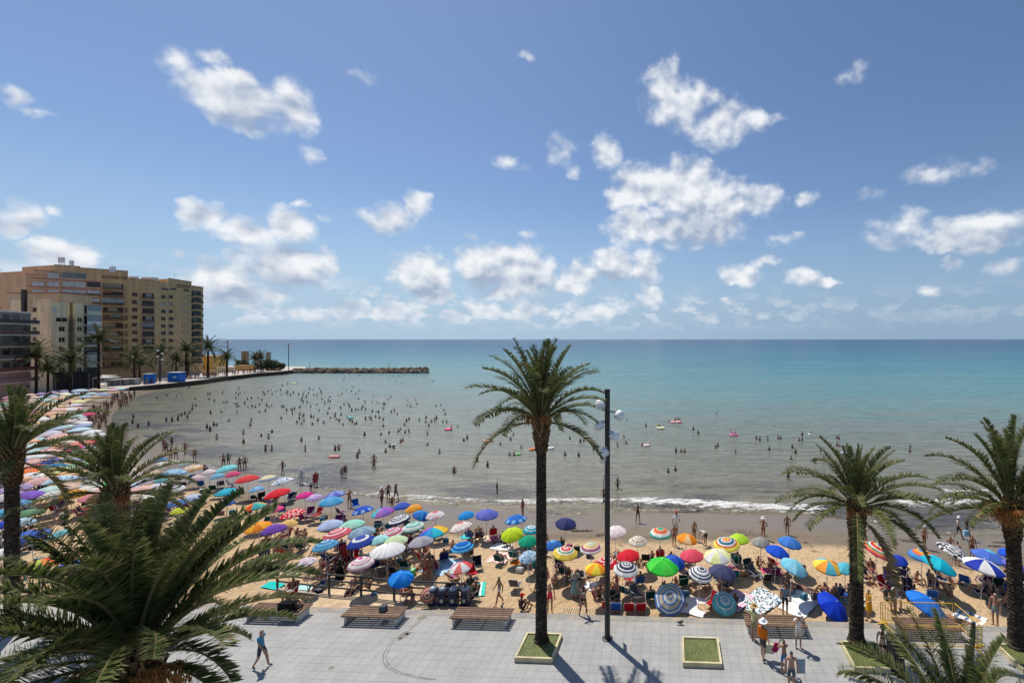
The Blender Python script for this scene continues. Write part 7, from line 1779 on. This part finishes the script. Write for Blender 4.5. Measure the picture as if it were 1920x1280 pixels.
# ------------------------------------------------------------------ floats
def ring_mb(R0, r, col, col2=None, n=22, m_=8, sx=1.0):
    mb = MB(); vs = []
    for i in range(n):
        a = 2 * pi * i / n
        for j in range(m_):
            b = 2 * pi * j / m_; vs.append(((R0 + r * cos(b)) * cos(a) * sx, (R0 + r * cos(b)) * sin(a), r * sin(b)))
    fs = [(i * m_ + j, ((i + 1) % n) * m_ + j, ((i + 1) % n) * m_ + (j + 1) % m_, i * m_ + (j + 1) % m_) for i in range(n) for j in range(m_)]
    cs = [col2 if (col2 and (i // 3) % 2) else col for i in range(n) for j in range(m_)]
    return mb.add(vs, fs, cs)
def bird_float(px, py, c, lab, s=1.0, neck=True, c2=None, rz=0, sx=1.0):
    X, Y = at_z(px, py, SEA); t = thing('inflatable_float', lab, 'float', (X, Y, SEA + .10), rz)
    ring_mb(.42 * s, .17 * s, c, c2, sx=sx).build('ring', MAT['plastic'], t, smooth=True)
    if neck:
        MB().tube([(.42 * s, 0, .05), (.52 * s, 0, .35 * s), (.46 * s, 0, .62 * s), (.60 * s, 0, .72 * s), (.72 * s, 0, .62 * s)], [.10 * s, .07 * s, .06 * s, .08 * s, .03 * s], 8, c).build('neck', MAT['plastic'], t, smooth=True)
    return t
bird_float(841, 806, C(236, 70, 110), 'pink flamingo float left of the tall palm', 1.05, True)
bird_float(915, 827, C(232, 170, 140), 'peach coloured ring float below the left palm fronds', .9, False, sx=1.7)
bird_float(1033, 841, (.8, .8, .8), 'white swan ring float just right of the tall palm trunk', .85, True, rz=.4)
bird_float(998, 843, C(240, 130, 60), 'orange float left of the tall palm trunk', .8, False)
bird_float(972, 852, C(120, 226, 120), 'light green swim ring beside two bathers', .62, False)
bird_float(1239, 803, C(240, 236, 120), 'yellow and white boat-like float right of the lamp pole', .9, True, (.8, .8, .8), rz=2.8, sx=1.5)
bird_float(1268, 792, C(236, 130, 130), 'big pink red float with two bathers', 1.1, False, C(236, 200, 190), sx=1.8)
bird_float(1376, 816, C(236, 120, 180), 'bright pink float left of the shorter palm', 1.0, True, rz=3.0, sx=1.3)
bird_float(1212, 836, C(236, 206, 206), 'pale pink unicorn float right of the lamp pole', .9, True)
bird_float(1520, 815, (.8, .78, .78), 'white float just above the shorter palm crown', .7, False)
bird_float(738, 835, (.8, .8, .82), 'white ring float with a bather in the middle bay', .6, False)
bird_float(627, 857, C(232, 140, 130), 'salmon pink air mattress in the grey shallows', .7, False, sx=1.8)
bird_float(657, 784, C(70, 200, 190), 'turquoise float in the middle of the bay crowd', .9, False)
bird_float(551, 719, C(190, 226, 130), 'pale lime float alone below the breakwater root', 1.3, False, sx=1.5)
bird_float(1583, 850, (.55, .56, .58), 'grey white float behind the shorter palm crown', .8, False)
for nm_, (px, py, nn) in {'bather riding the big pink red float, left': (1266, 790, 0), 'bather riding the big pink red float, right': (1272, 789, 0), 'bather riding the yellow float': (1235, 801, 0)}.items():
    X, Y = at_z(px, py, SEA); person(X, Y, SEA + .1, 1.0, nm_, 'ground', 'trunks', C(90, 40, 40), C(90, 40, 40), 1, 0, 1.5, None, None, False)
# pigeon on the paving
g = G(1276, 1170); mb = MB(); mb.lathe([(0, -.14), (.05, -.10), (.075, 0), (.06, .08), (.03, .13), (0, .14)], 8, (.06, .065, .075), M=Matrix.Rotation(R(75), 3, 'Y')); mb.lathe([(0, -.035), (.033, 0), (.0, .04)], 8, (.05, .06, .06), c=(.12, 0, .09)); mb.box((.165, 0, .09), (.03, .01, .01), (.2, .15, .1)); mb.tube([(.0, .02, -.04), (.01, .02, -.12)], .006, 4, (.3, .1, .08)); mb.tube([(.0, -.02, -.04), (-.02, -.02, -.12)], .006, 4, (.3, .1, .08)); mb.box((-.17, 0, .01), (.12, .06, .015), (.04, .045, .05))
tag(mb.build('pigeon', MAT['cloth'], None, loc=(g.x, g.y, .12), smooth=True), 'dark pigeon on the pale paving above the empty planter', 'bird')
